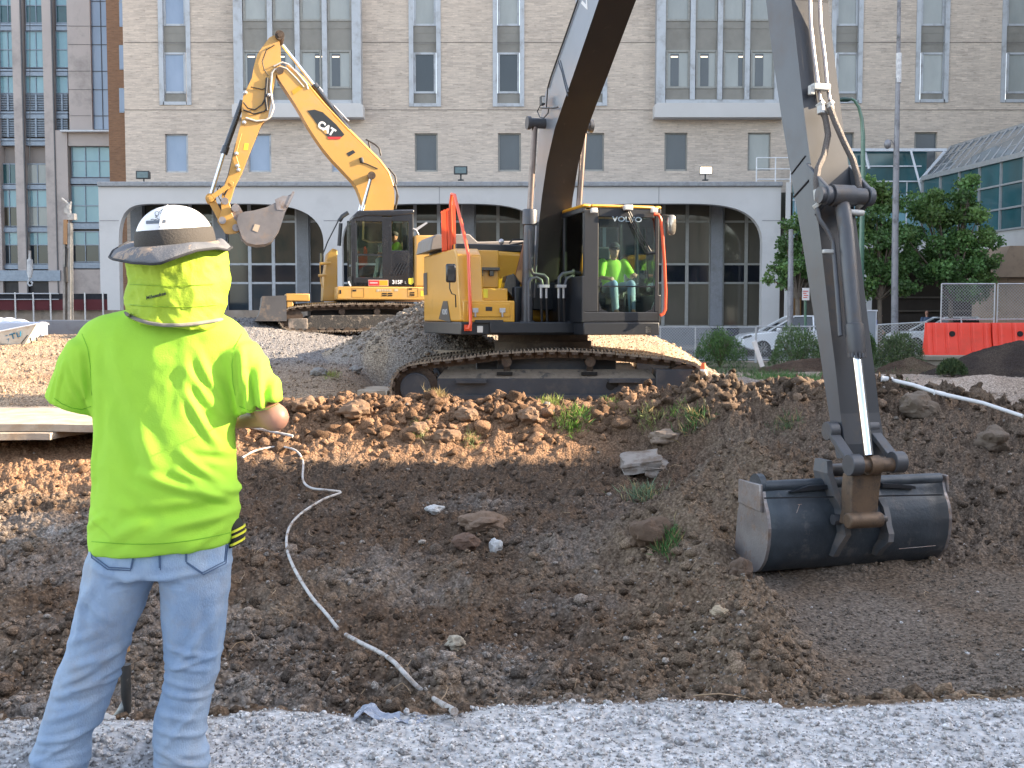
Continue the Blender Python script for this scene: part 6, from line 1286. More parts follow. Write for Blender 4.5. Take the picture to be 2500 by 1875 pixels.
def creases(o, L, wr=(.003, 1, 1, .12, 1.0)):
    """push soft folds into a garment. L: (pxA, pyA, pxB, pyB, width_m, amplitude_m)"""
    me = o.data; n = len(me.vertices); co = np.empty(n * 3, np.float32); no = np.empty(n * 3, np.float32)
    me.vertices.foreach_get('co', co); me.vertex_normals.foreach_get('vector', no); co = co.reshape(-1, 3).astype(float); no = no.reshape(-1, 3)
    X = co[:, 0] + WX; Z = co[:, 2]; d = np.zeros(n); 
    mask = np.where(no[:, 1] < .35, 1., 0.) * 1.0
    for (a, b, c, e, wd, am) in L:
        A, B = w(a, b), w(c, e); ax, az, bx_, bz_ = A.x, A.z, B.x, B.z; dx, dz = bx_ - ax, bz_ - az; l2 = dx * dx + dz * dz
        t = np.clip(((X - ax) * dx + (Z - az) * dz) / l2, 0, 1); bend = .02 * np.sin(t * math.pi)
        qx, qz = ax + dx * t - dz * bend, az + dz * t + dx * bend; dist = np.sqrt((X - qx) ** 2 + (Z - qz) ** 2)
        tp_ = np.sin(np.clip(t, .02, .98) * math.pi) ** .6; am = am * wr[4]; d += am * np.exp(-(dist / wd) ** 2) * (.25 + .75 * tp_) - am * .4 * np.exp(-((dist - wd * 1.5) / (wd * .8)) ** 2) * tp_
    d *= mask
    d += wr[0] * (billow(X * wr[1] + Z * .35, Z * wr[2] - X * .5, wr[3], 3, 5) - .5) * 2 + .0012 * fbm(X, Z * .7, .05, 2, 9)
    co += no * d[:, None]; me.vertices.foreach_set('co', co.astype(np.float32).ravel()); me.update()
# --- body (mostly under the clothes)
b = MB(); hc = w(418, 622, .0); 
def wl_(px, py, y): return tuple(w(px, py, y))
q = head(b, (w(425, 640).x, WY + .01, wz(648)), R(180 - 22), R(6), .1)
limb(b, [wl_(395, 860, .03), wl_(410, 770, .03), wl_(420, 700, .02)], [.07, .062, .062]); limb(b, [wl_(390, 1230, .02), wl_(392, 1060, .02), wl_(395, 900, .03)], [.115, .105, .10])
shL, shR = w(246, 862, .02), w(560, 872, .02); elL, elR = w(192, 972, .07), w(664, 1016, .02); wrL, wrR = w(275, 955, .32), w(548, 1026, .27)
limb(b, [shL, elL, wrL], [.050, .048, .032]); limb(b, [shR, elR, wrR], [.050, .050, .032]); b.sphere(elR + V((.008, 0, -.004)), .05, 12, 8, (1, 1, .95))
hand(b, wrL, (V((.9, .35, .05))), (0, 0, 1), .7, 1); hand(b, wrR, (V((-.9, .35, .08))), (0, 0, 1), .7, -1)
hipL, hipR = w(310, 1330, 0), w(475, 1330, 0); knL, knR = w(238, 1580, .0), w(470, 1590, .0); anL, anR = V((w(160, 1860).x, WY, .09)), V((w(450, 1860).x, WY, .09))
limb(b, [hipL, knL, anL], [.10, .065, .045]); limb(b, [hipR, knR, anR], [.10, .065, .045])
bd = solid(b, 'body', M_skin, wk, .009, 4, w2l=WW)
# --- T-shirt
s = MB()
loft(s, [(1338, 217, 566, .015, .165, .018), (1300, 214, 576, .01, .168, .012), (1240, 221, 581, .01, .165), (1180, 229, 577, .01, .162), (1100, 229, 572, .01, .155), (1020, 226, 569, .015, .150), (950, 212, 578, .02, .150), (890, 205, 590, .02, .145), (850, 190, 604, .02, .134), (825, 184, 604, .02, .126), (805, 191, 594, .02, .118), (785, 212, 572, .022, .106), (772, 238, 552, .022, .097), (762, 275, 533, .022, .088), (752, 310, 515, .02, .076)])
for (sh, el, k) in ((w(226, 848, .015), w(170, 992, .03), -1), (w(573, 856, .015), w(634, 994, .02), 1)):
    d = (el - sh).normalized(); up = V((0, 1, 0)); sd_ = d.cross(up)
    rg = []
    for t, r1, r2 in ((-.05, .05, .07), (0, .075, .09), (.3, .086, .09), (.6, .085, .088), (.85, .084, .086), (1.0, .083, .085)):
        c = sh.lerp(el, t); rg.append([c + sd_ * r1 * math.cos(a) + up * r2 * math.sin(a) for a in [2 * math.pi * i / 28 for i in range(28)]])
    s.rings(rg)
sh_ = solid(s, 'shirt', M_hiviz, wk, .0075, 14, w2l=WW, fac=.55)
fold = [(575, 1190, 470, 1090, .014, .012), (574, 1196, 462, 1138, .014, .014), (576, 1204, 380, 1140, .016, .016), (578, 1215, 350, 1240, .020, -.012), (578, 1222, 500, 1175, .012, .012), (568, 1005, 500, 850, .016, .010), (568, 1030, 486, 900, .014, .009),  (550, 1090, 484, 960, .013, .012),
        (232, 1000, 200, 880, .012, .008), (234, 1010, 215, 860, .010, .008), (220, 1000, 176, 890, .010, .007), (620, 1010, 600, 850, .012, .012), (650, 1010, 640, 880, .012, .012), (592, 1000, 580, 880, .012, .006), (676, 1000, 668, 900, .012, .010), (635, 1005, 622, 900, .008, -.008), (300, 900, 380, 1150, .030, -.009), (330, 1180, 430, 1260, .022, -.007), (240, 1240, 330, 1300, .012, .006), (215, 1290, 300, 1240, .012, .006), (420, 1275, 575, 1245, .02, .012), (505, 1100, 570, 1120, .012, -.010), (260, 1330, 420, 1240, .02, .006), (480, 1330, 570, 1270, .014, .007),
        (300, 830, 345, 1010, .03, .008), (345, 1010, 430, 1170, .03, .010), (255, 850, 250, 1150, .02, .006), (480, 830, 470, 1000, .02, .005), (150, 985, 175, 880, .008, .006), (135, 980, 160, 890, .007, .005), (225, 1250, 560, 1330, .03, .006), (400, 820, 560, 800, .03, .004), (250, 1060, 235, 1220, .012, .006), (610, 900, 600, 1000, .009, -.008), (662, 905, 650, 1000, .008, -.006)]
creases(sh_, fold)
m = MB()
def band(mb, rows, r=.004): mb.tube(rows, r, 6)
hem = [w(217 + (566 - 217) * (.5 - .5 * math.cos(math.pi * k / 24)), 1342 - 0 * k, 0) for k in range(25)]
def dens(pts, k=5): return [(pts[i][0] + (pts[i + 1][0] - pts[i][0]) * j / k, pts[i][1] + (pts[i + 1][1] - pts[i][1]) * j / k) for i in range(len(pts) - 1) for j in range(k)] + [pts[-1]]
def patch(o, x0, x1, y0, y1, mat, nm, parent, nx=8, sk=0):
    m = MB(); m.rings([[onback(o, x0 + (x1 - x0) * i / nx, y + sk * i / nx, .002) for i in range(nx + 1)] for y in (y0, y1)], cap=False, closed=False); return m.build(nm, mat, parent, w2l=WW)
def seamline(o, pts, r, mat, nm, parent):
    P_ = [onback(o, a, b_, .0012) for a, b_ in dens(pts, 3)]; m = MB(); m.tube(P_, r, 5); return m.build(nm, mat, parent, w2l=WW)
def onback(o, px, py, off=.002):
    d = ray(px, py).normalized(); loc = V((0, 0, HC)); r = o.ray_cast(loc - V((WX, WY, 0)), d)
    return r[1] + V((WX, WY, 0)) - d * off if r[0] else w(px, py, -.14)
M_hem = mk('hem_green', (.16, .42, .02), rough=.9)
seamline(sh_, [(224 + 338 * k / 24, 1322 - 22 * (k / 24) ** 2.2 + 10 * math.sin(k / 24 * 3.1)) for k in range(25)], .0012, M_hem, 'hem_stitching', sh_)
seamline(sh_, [(132, 972), (150, 985), (175, 996), (200, 1000), (222, 992)], .0011, M_hem, 'sleeve_stitching', sh_); seamline(sh_, [(584, 992), (605, 1001), (630, 1003), (655, 998), (680, 985)], .0011, M_hem, 'sleeve_stitching', sh_)
seamline(sh_, [(590, 815), (573, 850), (566, 890), (568, 930), (574, 965)], .0010, M_hem, 'shoulder_seam', sh_); seamline(sh_, [(200, 815), (214, 850), (220, 890), (222, 930), (224, 965)], .0010, M_hem, 'shoulder_seam', sh_)
# --- jeans
s = MB()
loft(s, [(1290, 226, 560, .01, .135), (1330, 222, 563, .01, .140), (1370, 214, 562, .005, .140), (1398, 210, 562, 0, .130)], 40, 2.2)
def leg(rows, n=30):
    rg = []
    for py, a, b_, yc, hd in rows:
        xl_, xr_ = w(a, py).x, w(b_, py).x; c, h = (xl_ + xr_) / 2, (xr_ - xl_) / 2; z = wz(py)
        rg.append([V((c + h * math.cos(t), WY + yc + hd * math.sin(t), z)) for t in [2 * math.pi * k / n for k in range(n)]])
    s.rings(rg)
leg([(1360, 214, 392, 0, .125), (1420, 203, 375, 0, .118), (1507, 183, 337, .0, .105), (1580, 167, 310, .0, .096), (1646, 137, 291, .0, .090), (1700, 125, 273, -.005, .087), (1754, 108, 254, -.01, .085), (1795, 97, 222, -.01, .083), (1836, 79, 224, -.01, .088), (1872, 85, 214, -.01, .09), (1895, 92, 206, -.01, .086)])
leg([(1360, 384, 565, 0, .125), (1420, 393, 562, 0, .118), (1499, 396, 552, .0, .105), (1578, 402, 538, .0, .098), (1640, 406, 535, .0, .092), (1676, 400, 521, -.002, .09), (1700, 393, 516, -.005, .088), (1750, 379, 507, -.01, .085), (1800, 377, 500, -.01, .084), (1826, 380, 513, -.01, .09), (1872, 387, 510, -.01, .09), (1895, 390, 506, -.01, .086)])
jn = solid(s, 'jeans', M_jean, wk, .0075, 8, w2l=WW)
creases(jn, [(385, 1395, 300, 1415, .010, -.008), (388, 1398, 470, 1410, .010, -.008), (388, 1400, 560, 1372, .012, .006), (382, 1395, 260, 1370, .014, .005), (260, 1400, 215, 1480, .016, .006), (330, 1560, 200, 1610, .014, .008), (300, 1580, 180, 1650, .012, .007), (320, 1640, 200, 1660, .010, .006), (300, 1500, 240, 1440, .014, .006), (410, 1600, 520, 1620, .012, .007), (420, 1560, 530, 1590, .010, .006), (405, 1640, 500, 1660, .010, .005), (540, 1480, 430, 1640, .014, .006), (530, 1440, 520, 1620, .014, .006), (100, 1822, 220, 1812, .010, -.005), (90, 1840, 215, 1850, .012, .006), (110, 1868, 200, 1838, .010, .007), (385, 1820, 512, 1838, .010, -.005), (400, 1806, 512, 1860, .010, .007), (380, 1850, 480, 1868, .010, .008), (250, 1700, 130, 1740, .012, .005), (400, 1720, 500, 1740, .012, .005), (180, 1560, 270, 1520, .016, .005), (225, 1760, 160, 1800, .012, .006), (450, 1450, 440, 1560, .02, .005), (230, 1420, 210, 1560, .014, .006), (350, 1470, 320, 1600, .012, .006), (300, 1620, 165, 1680, .011, .007), (280, 1670, 140, 1700, .012, -.006), (250, 1760, 110, 1790, .010, .007), (415, 1620, 525, 1590, .010, .007), (405, 1670, 525, 1690, .010, .006), (395, 1760, 505, 1780, .011, .007), (500, 1700, 420, 1800, .012, .005), (545, 1420, 530, 1600, .012, .006), (215, 1780, 110, 1835, .009, .006)], (.0026, 1, 1.3, .09, 1.35))
m = MB(); yk = WY - .152
def onback(o, px, py, off=.002):
    """drop a point from the camera onto a garment"""
    d = ray(px, py).normalized(); loc = V((0, 0, HC)); Wm = Matrix.Translation(V((WX, WY, 0))); r = o.ray_cast(loc - V((WX, WY, 0)), d)
    return r[1] + V((WX, WY, 0)) - d * off if r[0] else w(px, py, -.14)
for pts in (((222, 1345), (224, 1362), (262, 1390), (318, 1393), (326, 1350)), ((456, 1335), (456, 1375), (497, 1403), (552, 1375), (556, 1330)), ((391, 1345), (392, 1392))):
    for o_ in (0, 5): m.tube([onback(jn, a + (o_ if a < 391 else -o_) * .6, b_ - o_, .0035) for a, b_ in dens(pts)], .0018, 5)
m.build('pocket_stitching', mk('stitch', (.07, .12, .22), rough=.9), jn, w2l=WW)
m = MB()
for (p, dx) in ((anL, -.0), (anR, .0)):
    rg = []
    for y_, h_, wd in ((-.10, .05, .035), (-.075, .10, .05), (0, .11, .052), (.08, .085, .056), (.15, .065, .055), (.19, .045, .035)):
        rg.append([V((p.x + dx + wd * math.cos(t) + (y_ + .1) * (-.46 if p is anL else -.36), WY + y_ + .045, .012 + h_ / 2 + h_ / 2 * math.sin(t))) for t in [2 * math.pi * k / 16 for k in range(16)]])
    m.rings(rg); m.beam((p.x - .0, WY - .055, .011), (p.x + (-.13 if p is anL else -.10), WY + .21, .011), .09, .022)
m.build('boot', mk('boot_leather', (.10, .065, .04), rough=.7, bump=.3), wk, w2l=WW, smooth=50)
# --- collar
m = MB(); cpts = [(297, 758), (312, 772), (335, 783), (365, 792), (400, 797), (440, 797), (480, 793), (520, 787), (545, 782)]
cc = []
pass

# --- neck shade cloth under the hat
M_neck = mk('neck_shade_cloth', (.34, .47, .025), (.27, .42, .025), 5, .75, bump=.2, bsc=160, dirt=(.24, .46, .03), dsc=6, dth=(.52, .75), dam=.6)
m = MB(); rg = []
rows = [(612, 318, 545, .05, .125), (640, 311, 548, .05, .130), (665, 313, 553, .05, .132), (690, 316, 555, .05, .134), (710, 311, 556, .05, .135), (735, 312, 553, .045, .134), (752, 315, 549, .045, .132), (768, 322, 543, .04, .130), (782, 328, 538, .03, .130), (790, 345, 524, .03, .125)]
n = 72; hy = random.Random(5)
for i, (py, a, b_, yc, hd) in enumerate(rows):
    xl_, xr_ = w(a, py).x, w(b_, py).x; c, h = (xl_ + xr_) / 2, (xr_ - xl_) / 2; z = wz(py); rr = []
    for k in range(n):
        t = 2 * math.pi * k / n; fo = 1 + (.018 * math.sin(7 * t + i * .5) + .012 * math.sin(13 * t - i * .9)) * (1 if i not in (4, 6) else .4)
        dz_ = -.012 * math.sin(t * 1 + 1.2) if i > 7 else 0
        rr.append(V((c + h * fo * math.cos(t), WY + yc - .045 + hd * fo * math.sin(t), z + dz_ - (.012 if math.sin(t) < 0 and i > 6 else 0))))
    rg.append(rr)
m.rings(rg, cap=False); ns = m.build('neck_shade', M_neck, wk, w2l=WW, smooth=60)
baked(ns, [('SUBSURF', dict(levels=2, render_levels=2))]); ns.data.shade_smooth()
me = ns.data; nn = len(me.vertices); co = np.empty(nn * 3, np.float32); no = np.empty(nn * 3, np.float32); me.vertices.foreach_get('co', co); me.vertex_normals.foreach_get('vector', no)
co = co.reshape(-1, 3).astype(float); no = no.reshape(-1, 3)
f_ = .017 * (billow(co[:, 0] + .4 * co[:, 2], co[:, 2] * .7, .09, 3, 3) - .5) + .006 * (billow(co[:, 0] - .6 * co[:, 2], co[:, 2], .045, 2, 8) - .5)
co += no * f_[:, None]; me.vertices.foreach_set('co', co.astype(np.float32).ravel()); me.update(); ns.modifiers.new('solid', 'SOLIDIFY').thickness = .003
cc = []
for k in range(41):
    a = 304 + 240 * k / 40; b_ = float(np.interp(a, [q_[0] for q_ in cpts], [q_[1] for q_ in cpts])); p1, p2 = onback(ns, a, b_ - 3, .003), onback(sh_, a, b_ - 3, .003); cc.append(min((p1, p2), key=lambda v: (v - V((0, 0, HC))).length))
m = MB(); m.tube(cc, [.003] + [.0062] * 39 + [.003], 8); m.build('neck_shade_piping', mk('grey_piping', (.20, .19, .17), rough=.8), ns, w2l=WW)
m = MB(); m.tube([onback(ns, a, b_, .0025) for a, b_ in dens(((316, 744), (350, 747), (400, 749), (440, 750), (480, 748), (530, 744)), 8)], .0014, 5); m.tube([onback(ns, a, b_, .0025) for a, b_ in dens(((318, 694), (360, 696), (410, 698), (450, 697), (520, 694)), 8)], .0012, 5); m.build('shade_seam', mk('seam_green', (.25, .42, .02)), ns, w2l=WW)
p = onback(ns, 380, 722, .003); text('shade_lettering', 'Milwaukee', .011 * 1.35, WW @ Matrix.Translation(p) @ Matrix.Rotation(R(90), 4, 'X') @ Matrix.Rotation(R(14), 4, 'Z'), mk('ink', (.02, .03, .03)), ns, .0006, .0003, 1.0, .3)
# --- hard hat and brim
hat = MB(); cxh = w(424, 540).x; tilt = Matrix.Rotation(R(-4), 3, 'Y') @ Matrix.Rotation(R(6), 3, 'X'); hz = wz(590); HB = .128
def hp(x, y, z): v = tilt @ V((x, y, z)); return V((cxh + v.x, WY + .015 + v.y, hz + v.z))
def dome(z0, z1, n=44, m_=10, inf=0.):
    rg = []; Ht = .119
    for j in range(m_ + 1):
        z = z0 + (z1 - z0) * j / m_; k = math.sqrt(max(0, 1 - (max(0, z - .0) / Ht) ** 2.15)); rg.append([hp((.121 + inf) * k ** .95 * math.cos(a), (.148 + inf) * k ** .95 * math.sin(a), z) for a in [2 * math.pi * i / n for i in range(n)]])
    return rg
hat.rings(dome(.0, .1185, m_=18)); hs = hat.build('hard_hat', mk('hat_white', (.80, .80, .80), rough=.28, coat=.5), wk, w2l=WW, smooth=50)
m = MB(); m.rings(dome(-.012, .043, m_=6, inf=.004), cap=False); m.build('hat_band', mk('band_dark', (.030, .028, .026), (.05, .045, .04), 12, .8, bump=.3, bsc=150), hs, w2l=WW, smooth=50)
m = MB(); rg = []
for k in range(13): t = -.9 + k * .15; rg.append(hp(0, -.150 * math.cos(t), .119 * math.sin(max(0, t)) if t > 0 else 0))
ridge = [hp(.0, -.1485 * math.sqrt(max(0, 1 - (z / .119) ** 2.15)) - .002, z) for z in (.052, .065, .08, .095, .108, .116)]
m.tube(ridge, .004, 8); m.build('hat_ridge', MATS['hat_white'], hs, w2l=WW)
m = MB()
def hsurf(px, py, off=.0015): return onback(hs, px, py, off)
patch(hs, 356, 405, 539, 547, mk('grey_sticker', (.12, .14, .17)), 'hat_sticker', hs, 8, -3)
m = MB()
for pts in (((378, 520), (382, 515), (388, 518), (387, 525), (380, 527), (378, 520)), ((382, 527), (380, 531), (386, 529)), ((388, 518), (394, 513), (397, 517), (391, 521)), ((368, 536), (374, 535), (378, 537), (384, 534), (390, 536)), ((395, 512), (410, 510))): m.tube([hsurf(a, b_, .001) for a, b_ in pts], .0011, 5)
m.build('hat_emblem', mk('ink', (.02, .03, .03)), hs, w2l=WW)
# brim: waves, droops to the left, curls up at the right
M_brim = mk('brim_cloth', (.105, .115, .13), (.14, .14, .15), 6, .85, bump=.3, bsc=140, dirt=(.36, .27, .20), dsc=9, dth=(.52, .56), dam=.9)
NB = 72; R0, R1 = .122, None; inner, mid, outer = [], [], []
def brimz(t):
    # t: 0 = right, pi/2 = away, pi = left, 3pi/2 = towards the camera; image outline of the brim's edge
    return None
edge_px = {0: (566, 604), 20: (556, 596), 45: (530, 590), 90: (430, 588), 135: (310, 592), 160: (276, 612), 180: (267, 628), 200: (276, 633), 225: (322, 642), 250: (368, 645), 270: (392, 643), 290: (432, 628), 310: (480, 612), 330: (530, 606), 345: (556, 611)}
ks = sorted(edge_px)
def ep(deg):
    deg %= 360; a = max(k for k in ks if k <= deg); nx_ = [k for k in ks if k > deg]; b_ = nx_[0] if nx_ else 360; f = (deg - a) / (b_ - a); f = f * f * (3 - 2 * f) * .5 + f * .5
    A, B_ = edge_px[a], edge_px[b_ % 360]; return A[0] + (B_[0] - A[0]) * f, A[1] + (B_[1] - A[1]) * f
for k in range(NB):
    t = 2 * math.pi * k / NB; ey = math.sin(t) * .225; e = ep(math.degrees(t)); p1 = P(e[0], e[1], WY + .015 + ey)
    p0 = hp(.123 * math.cos(t), .150 * math.sin(t), -.006); inner.append(p0); mid.append(p0.lerp(p1, .5) + V((0, 0, .010 + .005 * math.sin(5 * t)))); outer.append(p1)
m = MB(); m.rings([[p + V((0, 0, .001)) for p in inner], [a.lerp(b_, .5) + V((0, 0, .003)) for a, b_ in zip(inner, mid)], mid, [a.lerp(b_, .5) + V((0, 0, .004)) for a, b_ in zip(mid, outer)], outer], cap=False)
br = m.build('sun_brim', M_brim, wk, w2l=WW, smooth=60); baked(br, [('SUBSURF', dict(levels=1, render_levels=1))]); br.data.shade_smooth(); br.modifiers.new('solid', 'SOLIDIFY').thickness = .004
m = MB(); m.tube(outer + [outer[0]], .0042, 8, cap=False); m.build('brim_edging', mk('edging', (.02, .022, .026), rough=.8), br, w2l=WW)
# glove hanging at the right hip
gv = thing('work_glove', 'yellow and black striped glove tucked at the right hip of the foreground worker', 'glove', tuple(w(582, 1305, .02))); WG = W2L(w(582, 1305, .02), 0)
m = MB(); m.rings([[w(cx, cy, .02) + V((.022 * math.cos(a), .045 * math.sin(a), .008 * math.cos(a))) for a in [2 * math.pi * k / 16 for k in range(16)]] for cx, cy in ((568, 1270), (578, 1290), (582, 1305), (576, 1330))]); m.build('glove_cuff', mk('glove_black', (.015, .015, .012), rough=.8), gv, w2l=WG)
m = MB()
for k, (cx, cy) in enumerate(((579, 1291), (581, 1303), (578, 1322))): m.rings([[w(cx + 1, cy + o_, .02) + V((.024 * math.cos(a), .047 * math.sin(a), .010 * math.cos(a))) for a in [2 * math.pi * k_ / 16 for k_ in range(16)]] for o_ in (-3, 3)])
m.build('glove_stripe', mk('glove_yellow', (.75, .75, .05), rough=.7), gv, w2l=WG)
# shovel stuck in behind the worker's legs
sy = .62; sv = thing('shovel', 'muddy shovel standing upright in the trench edge between the legs of the worker', 'shovel', tuple(w(300, 1780, sy))); WSV = W2L(w(300, 1780, sy), 0)
m = MB(); m.tube([w(307, 1590, sy), w(308, 1400, sy + .02), w(309, 1250, sy + .03)], .016, 10); m.build('shaft', mk('shovel_wood', (.42, .24, .10), (.20, .12, .07), 14, .6), sv, w2l=WSV)
m = MB(); m.tube([w(306, 1622, sy), w(308, 1700, sy), w(312, 1740, sy)], [.021, .019, .014], 12); m.build('socket', mk('socket_dark', (.022, .024, .026), (.05, .05, .05), 10, .5, dirt=(.22, .2, .17), dsc=14, dth=(.6, .66)), sv, w2l=WSV)
m = MB(); rg = []
for py, hw, dp in ((1712, .014, .01), (1735, .02, .012), (1755, .045, .018), (1772, .072, .02), (1800, .085, .02), (1860, .08, .018), (1930, .05, .01)):
    c = w(297 if py > 1730 else 306, py, sy); rg.append([c + V((hw * math.sin(a), -dp * math.cos(a), 0)) for a in [math.pi * (k / 8 - .5) for k in range(9)]])
m.rings(rg, cap=False, closed=False); bl2 = m.build('blade', mk('blade_steel', (.26, .27, .26), (.16, .16, .15), 8, .4, .6), sv, w2l=WSV, smooth=60); bl2.modifiers.new('solid', 'SOLIDIFY').thickness = .004
# ================================================================== STREET, PLANTS, PROPS
def gp(px, py, y0=2.5, y1=60, off=0.):
    """where the ray through a photo pixel meets the ground"""
    d = ray(px, py); ys = np.geomspace(y0, y1, 1500); x = d.x / d.y * ys; z = HC + d.z / d.y * ys; g = H(x, ys) + off
    k = np.argmax(z < g); return V((x[k], ys[k], g[k]))
# street
M_asph = mk('asphalt', (.085, .087, .092), (.10, .10, .105), 2, .9, dirt=(.16, .15, .14), dsc=.6, bump=.3, bsc=80)
m = MB(); m.bx(-80, 90, 38.5, 50.5, -.5, .03); tag(m.build('road', M_asph), kind='structure')
m = MB(); m.bx(-80, 90, 50.5, 60, -.5, .15); tag(m.build('pavement', mk('paving', (.30, .29, .28), (.26, .25, .245), 1, .9, dirt=(.2, .19, .18))), kind='structure')
# cars
M_car = mk('white_car_paint', (.80, .83, .87), (.76, .79, .83), .5, .25, coat=1.); M_cgl = mk('car_glass', (.015, .02, .025), rough=.05, spec=.8); M_tyre = mk('tyre', (.015, .015, .015), rough=.8); M_rim = mk('alloy', (.45, .46, .48), rough=.3, metal=.8); M_headl = mk('headlamp', (.06, .07, .08), rough=.05, coat=1)
def car(label, x, y, z, suv):
    t = thing('parked_car', label, 'car', (x, y, z), 0, 'white cars parked along the street'); W_ = .90
    Hh, Hr, Lh, L = (1.02, 1.62, 1.15, 4.65) if suv else (.95, 1.58, 1.25, 4.7)
    prof = [(.02, .42), (0, .62), (.06, .78), (.28, .90), (Lh, Hh), (3.9, Hh + .06), (L - .05, Hh + .02), (L, .7), (L - .04, .35), (L - .5, .25), (.45, .25)]
    rg = []
    for yy, k in ((0, .93), (.08, .985), (.22, 1), (2 * W_ - .22, 1), (2 * W_ - .08, .985), (2 * W_, .93)):
        rg.append([V((L / 2 + (a - L / 2) * (1 if k == 1 else .985 if k > .95 else .96), yy, .55 + (b_ - .55) * k)) for a, b_ in prof])
    m = MB(); m.rings(rg); body = m.build('body', M_car, t, smooth=40, bevel=.03)
    gh = [(Lh - .05, Hh - .02), (Lh + .95, Hr - .05), (Lh + 1.25, Hr), (L - 1.1, Hr - .01), (L - .5, Hr - .10), (L - .12, Hh + .02)]
    rg = [[V((a + (.0 if k else .0), yy + (.0 if b_ < Hh + .1 else 0), b_)) for a, b_ in gh] for yy, k in ((.16, 0), (2 * W_ - .16, 1))]
    m = MB(); rgs = []
    for yb_, yt_ in ((.07, .22), (2 * W_ - .07, 2 * W_ - .22)): rgs.append([V((a, yb_ + (yt_ - yb_) * min(1, max(0, (b_ - Hh) / (Hr - Hh))), b_)) for a, b_ in gh])
    m.rings(rgs); m.build('greenhouse', M_cgl, t, smooth=30)
    m = MB(); rr = [[V((a, yt_, Hr + dz)) for a, dz in ((Lh + .98, -.03), (Lh + 1.3, .025), (L - 1.1, .02), (L - .5, -.07))] for yt_ in (.19, 2 * W_ - .19)]; m.rings(rr, cap=False, closed=False)
    for yb_, yt_ in ((.055, .20), (2 * W_ - .055, 2 * W_ - .20)):
        m.beam((Lh - .05, yb_, Hh), (Lh + 1.0, yt_, Hr - .02), .06, .05); m.beam((Lh + 1.0, yt_, Hr - .01), (L - 1.0, yt_, Hr - .0), .06, .05); m.beam((L - 1.0, yt_, Hr), (L - .12, yb_, Hh), .08, .10); m.beam((Lh + 1.75, yb_, Hh), (Lh + 1.75, yt_, Hr), .06, .03)
    ro = m.build('roof', M_car, t, smooth=0); ro.modifiers.new('s', 'SOLIDIFY').thickness = .02
    for xx in (.88, L - .92):
        for yy, o in ((.02, 1), (2 * W_ - .02, -1)):
            m = MB(); m.tube([(xx, yy - .015 * o, .35), (xx, yy + .30 * o, .35)], .42, 28); m.build('wheel_arch', M_tyre, t)
            m = MB(); m.tube([(xx, yy - .03 * o, .33), (xx, yy + .2 * o, .33)], .33, 28); wh = m.build('wheel', M_tyre, t, bevel=.02); m = MB(); m.tube([(xx, yy - .04 * o, .33), (xx, yy - .03 * o, .33)], .07, 16)
            for k in range(10): a = 2 * math.pi * k / 10; m.beam((xx, yy - .036 * o, .33), (xx + .22 * math.cos(a), yy - .036 * o, .33 + .22 * math.sin(a)), .03, .035, (0, 1, 0))
            m.build('rim', M_rim, wh)
    m = MB(); m.prism([(.05, -.004, .70), (.45, -.004, .80), (.42, -.004, .88), (.14, -.004, .82)], (0, .05, 0)); m.prism([(.05, 2 * W_ - .046, .70), (.45, 2 * W_ - .046, .80), (.42, 2 * W_ - .046, .88), (.14, 2 * W_ - .046, .82)], (0, .05, 0)); m.build('headlight', M_headl, t)
    m = MB(); m.box((Lh + .35, -.06, Hh + .06), (.20, .14, .14)); m.build('door_mirror', M_car, t, bevel=.04); m = MB(); m.bx(.0, .03, .2, 2 * W_ - .2, .35, .5); m.build('grille', M_tyre, t)
    m = MB()
    for xx in (Lh + .35, Lh + 1.75, L - 1.15): m.bx(xx, xx + .008, -.002, .01, .35, Hh)
    m.build('door_gap', M_tyre, t)
c0 = P(1808, 830, 42); car('white parked car left of the stick, front wheel and nose showing between two bushes', c0.x, 42, -.04 + .06, True)
c1 = P(2190, 830, 49); car('white parked car behind the orange barriers, nose pointing left', c1.x, 49, .03, False)
p = P(2146, 800, 47.5); standing('person', 'bystander in royal blue shirt and pale trousers beside the grey utility box', (p.x, 47.5, .03), R(60), M_bluesh, M_khaki)
p = P(2262, 800, 52.5); standing('person', 'bystander in dark blue shirt seen from behind above the white car', (p.x, 52.5, .15), R(170), mk('slate_shirt', (.05, .09, .17)), M_navy)
# chain link
def chain(name, cell):
    m = bpy.data.materials.new(name); m.use_nodes = True; nt = m.node_tree; L = nt.links.new; b = nt.nodes['Principled BSDF']; out = nt.nodes['Material Output']
    co = nt.nodes.new('ShaderNodeTexCoord').outputs['Object']; sx = nt.nodes.new('ShaderNodeSeparateXYZ'); L(co, sx.inputs[0]); ms = []
    for s_ in (1, -1):
        a = nt.nodes.new('ShaderNodeMath'); a.operation = 'MULTIPLY_ADD'; L(sx.outputs[2], a.inputs[0]); a.inputs[1].default_value = s_; L(sx.outputs[0], a.inputs[2])
        f = nt.nodes.new('ShaderNodeMath'); f.operation = 'PINGPONG'; L(a.outputs[0], f.inputs[0]); f.inputs[1].default_value = cell
        l = nt.nodes.new('ShaderNodeMath'); l.operation = 'LESS_THAN'; L(f.outputs[0], l.inputs[0]); l.inputs[1].default_value = cell * .13; ms.append(l)
    mx = nt.nodes.new('ShaderNodeMath'); mx.operation = 'MAXIMUM'; L(ms[0].outputs[0], mx.inputs[0]); L(ms[1].outputs[0], mx.inputs[1])
    L(mx.outputs[0], b.inputs['Alpha']); b.inputs['Base Color'].default_value = (.42, .43, .44, 1); b.inputs['Metallic'].default_value = .5; b.inputs['Roughness'].default_value = .5; MATS[name] = m; return m
M_chain = chain('chain_link', .05); M_galv = mk('galvanised', (.50, .51, .53), (.4, .41, .43), 5, .45, .5)
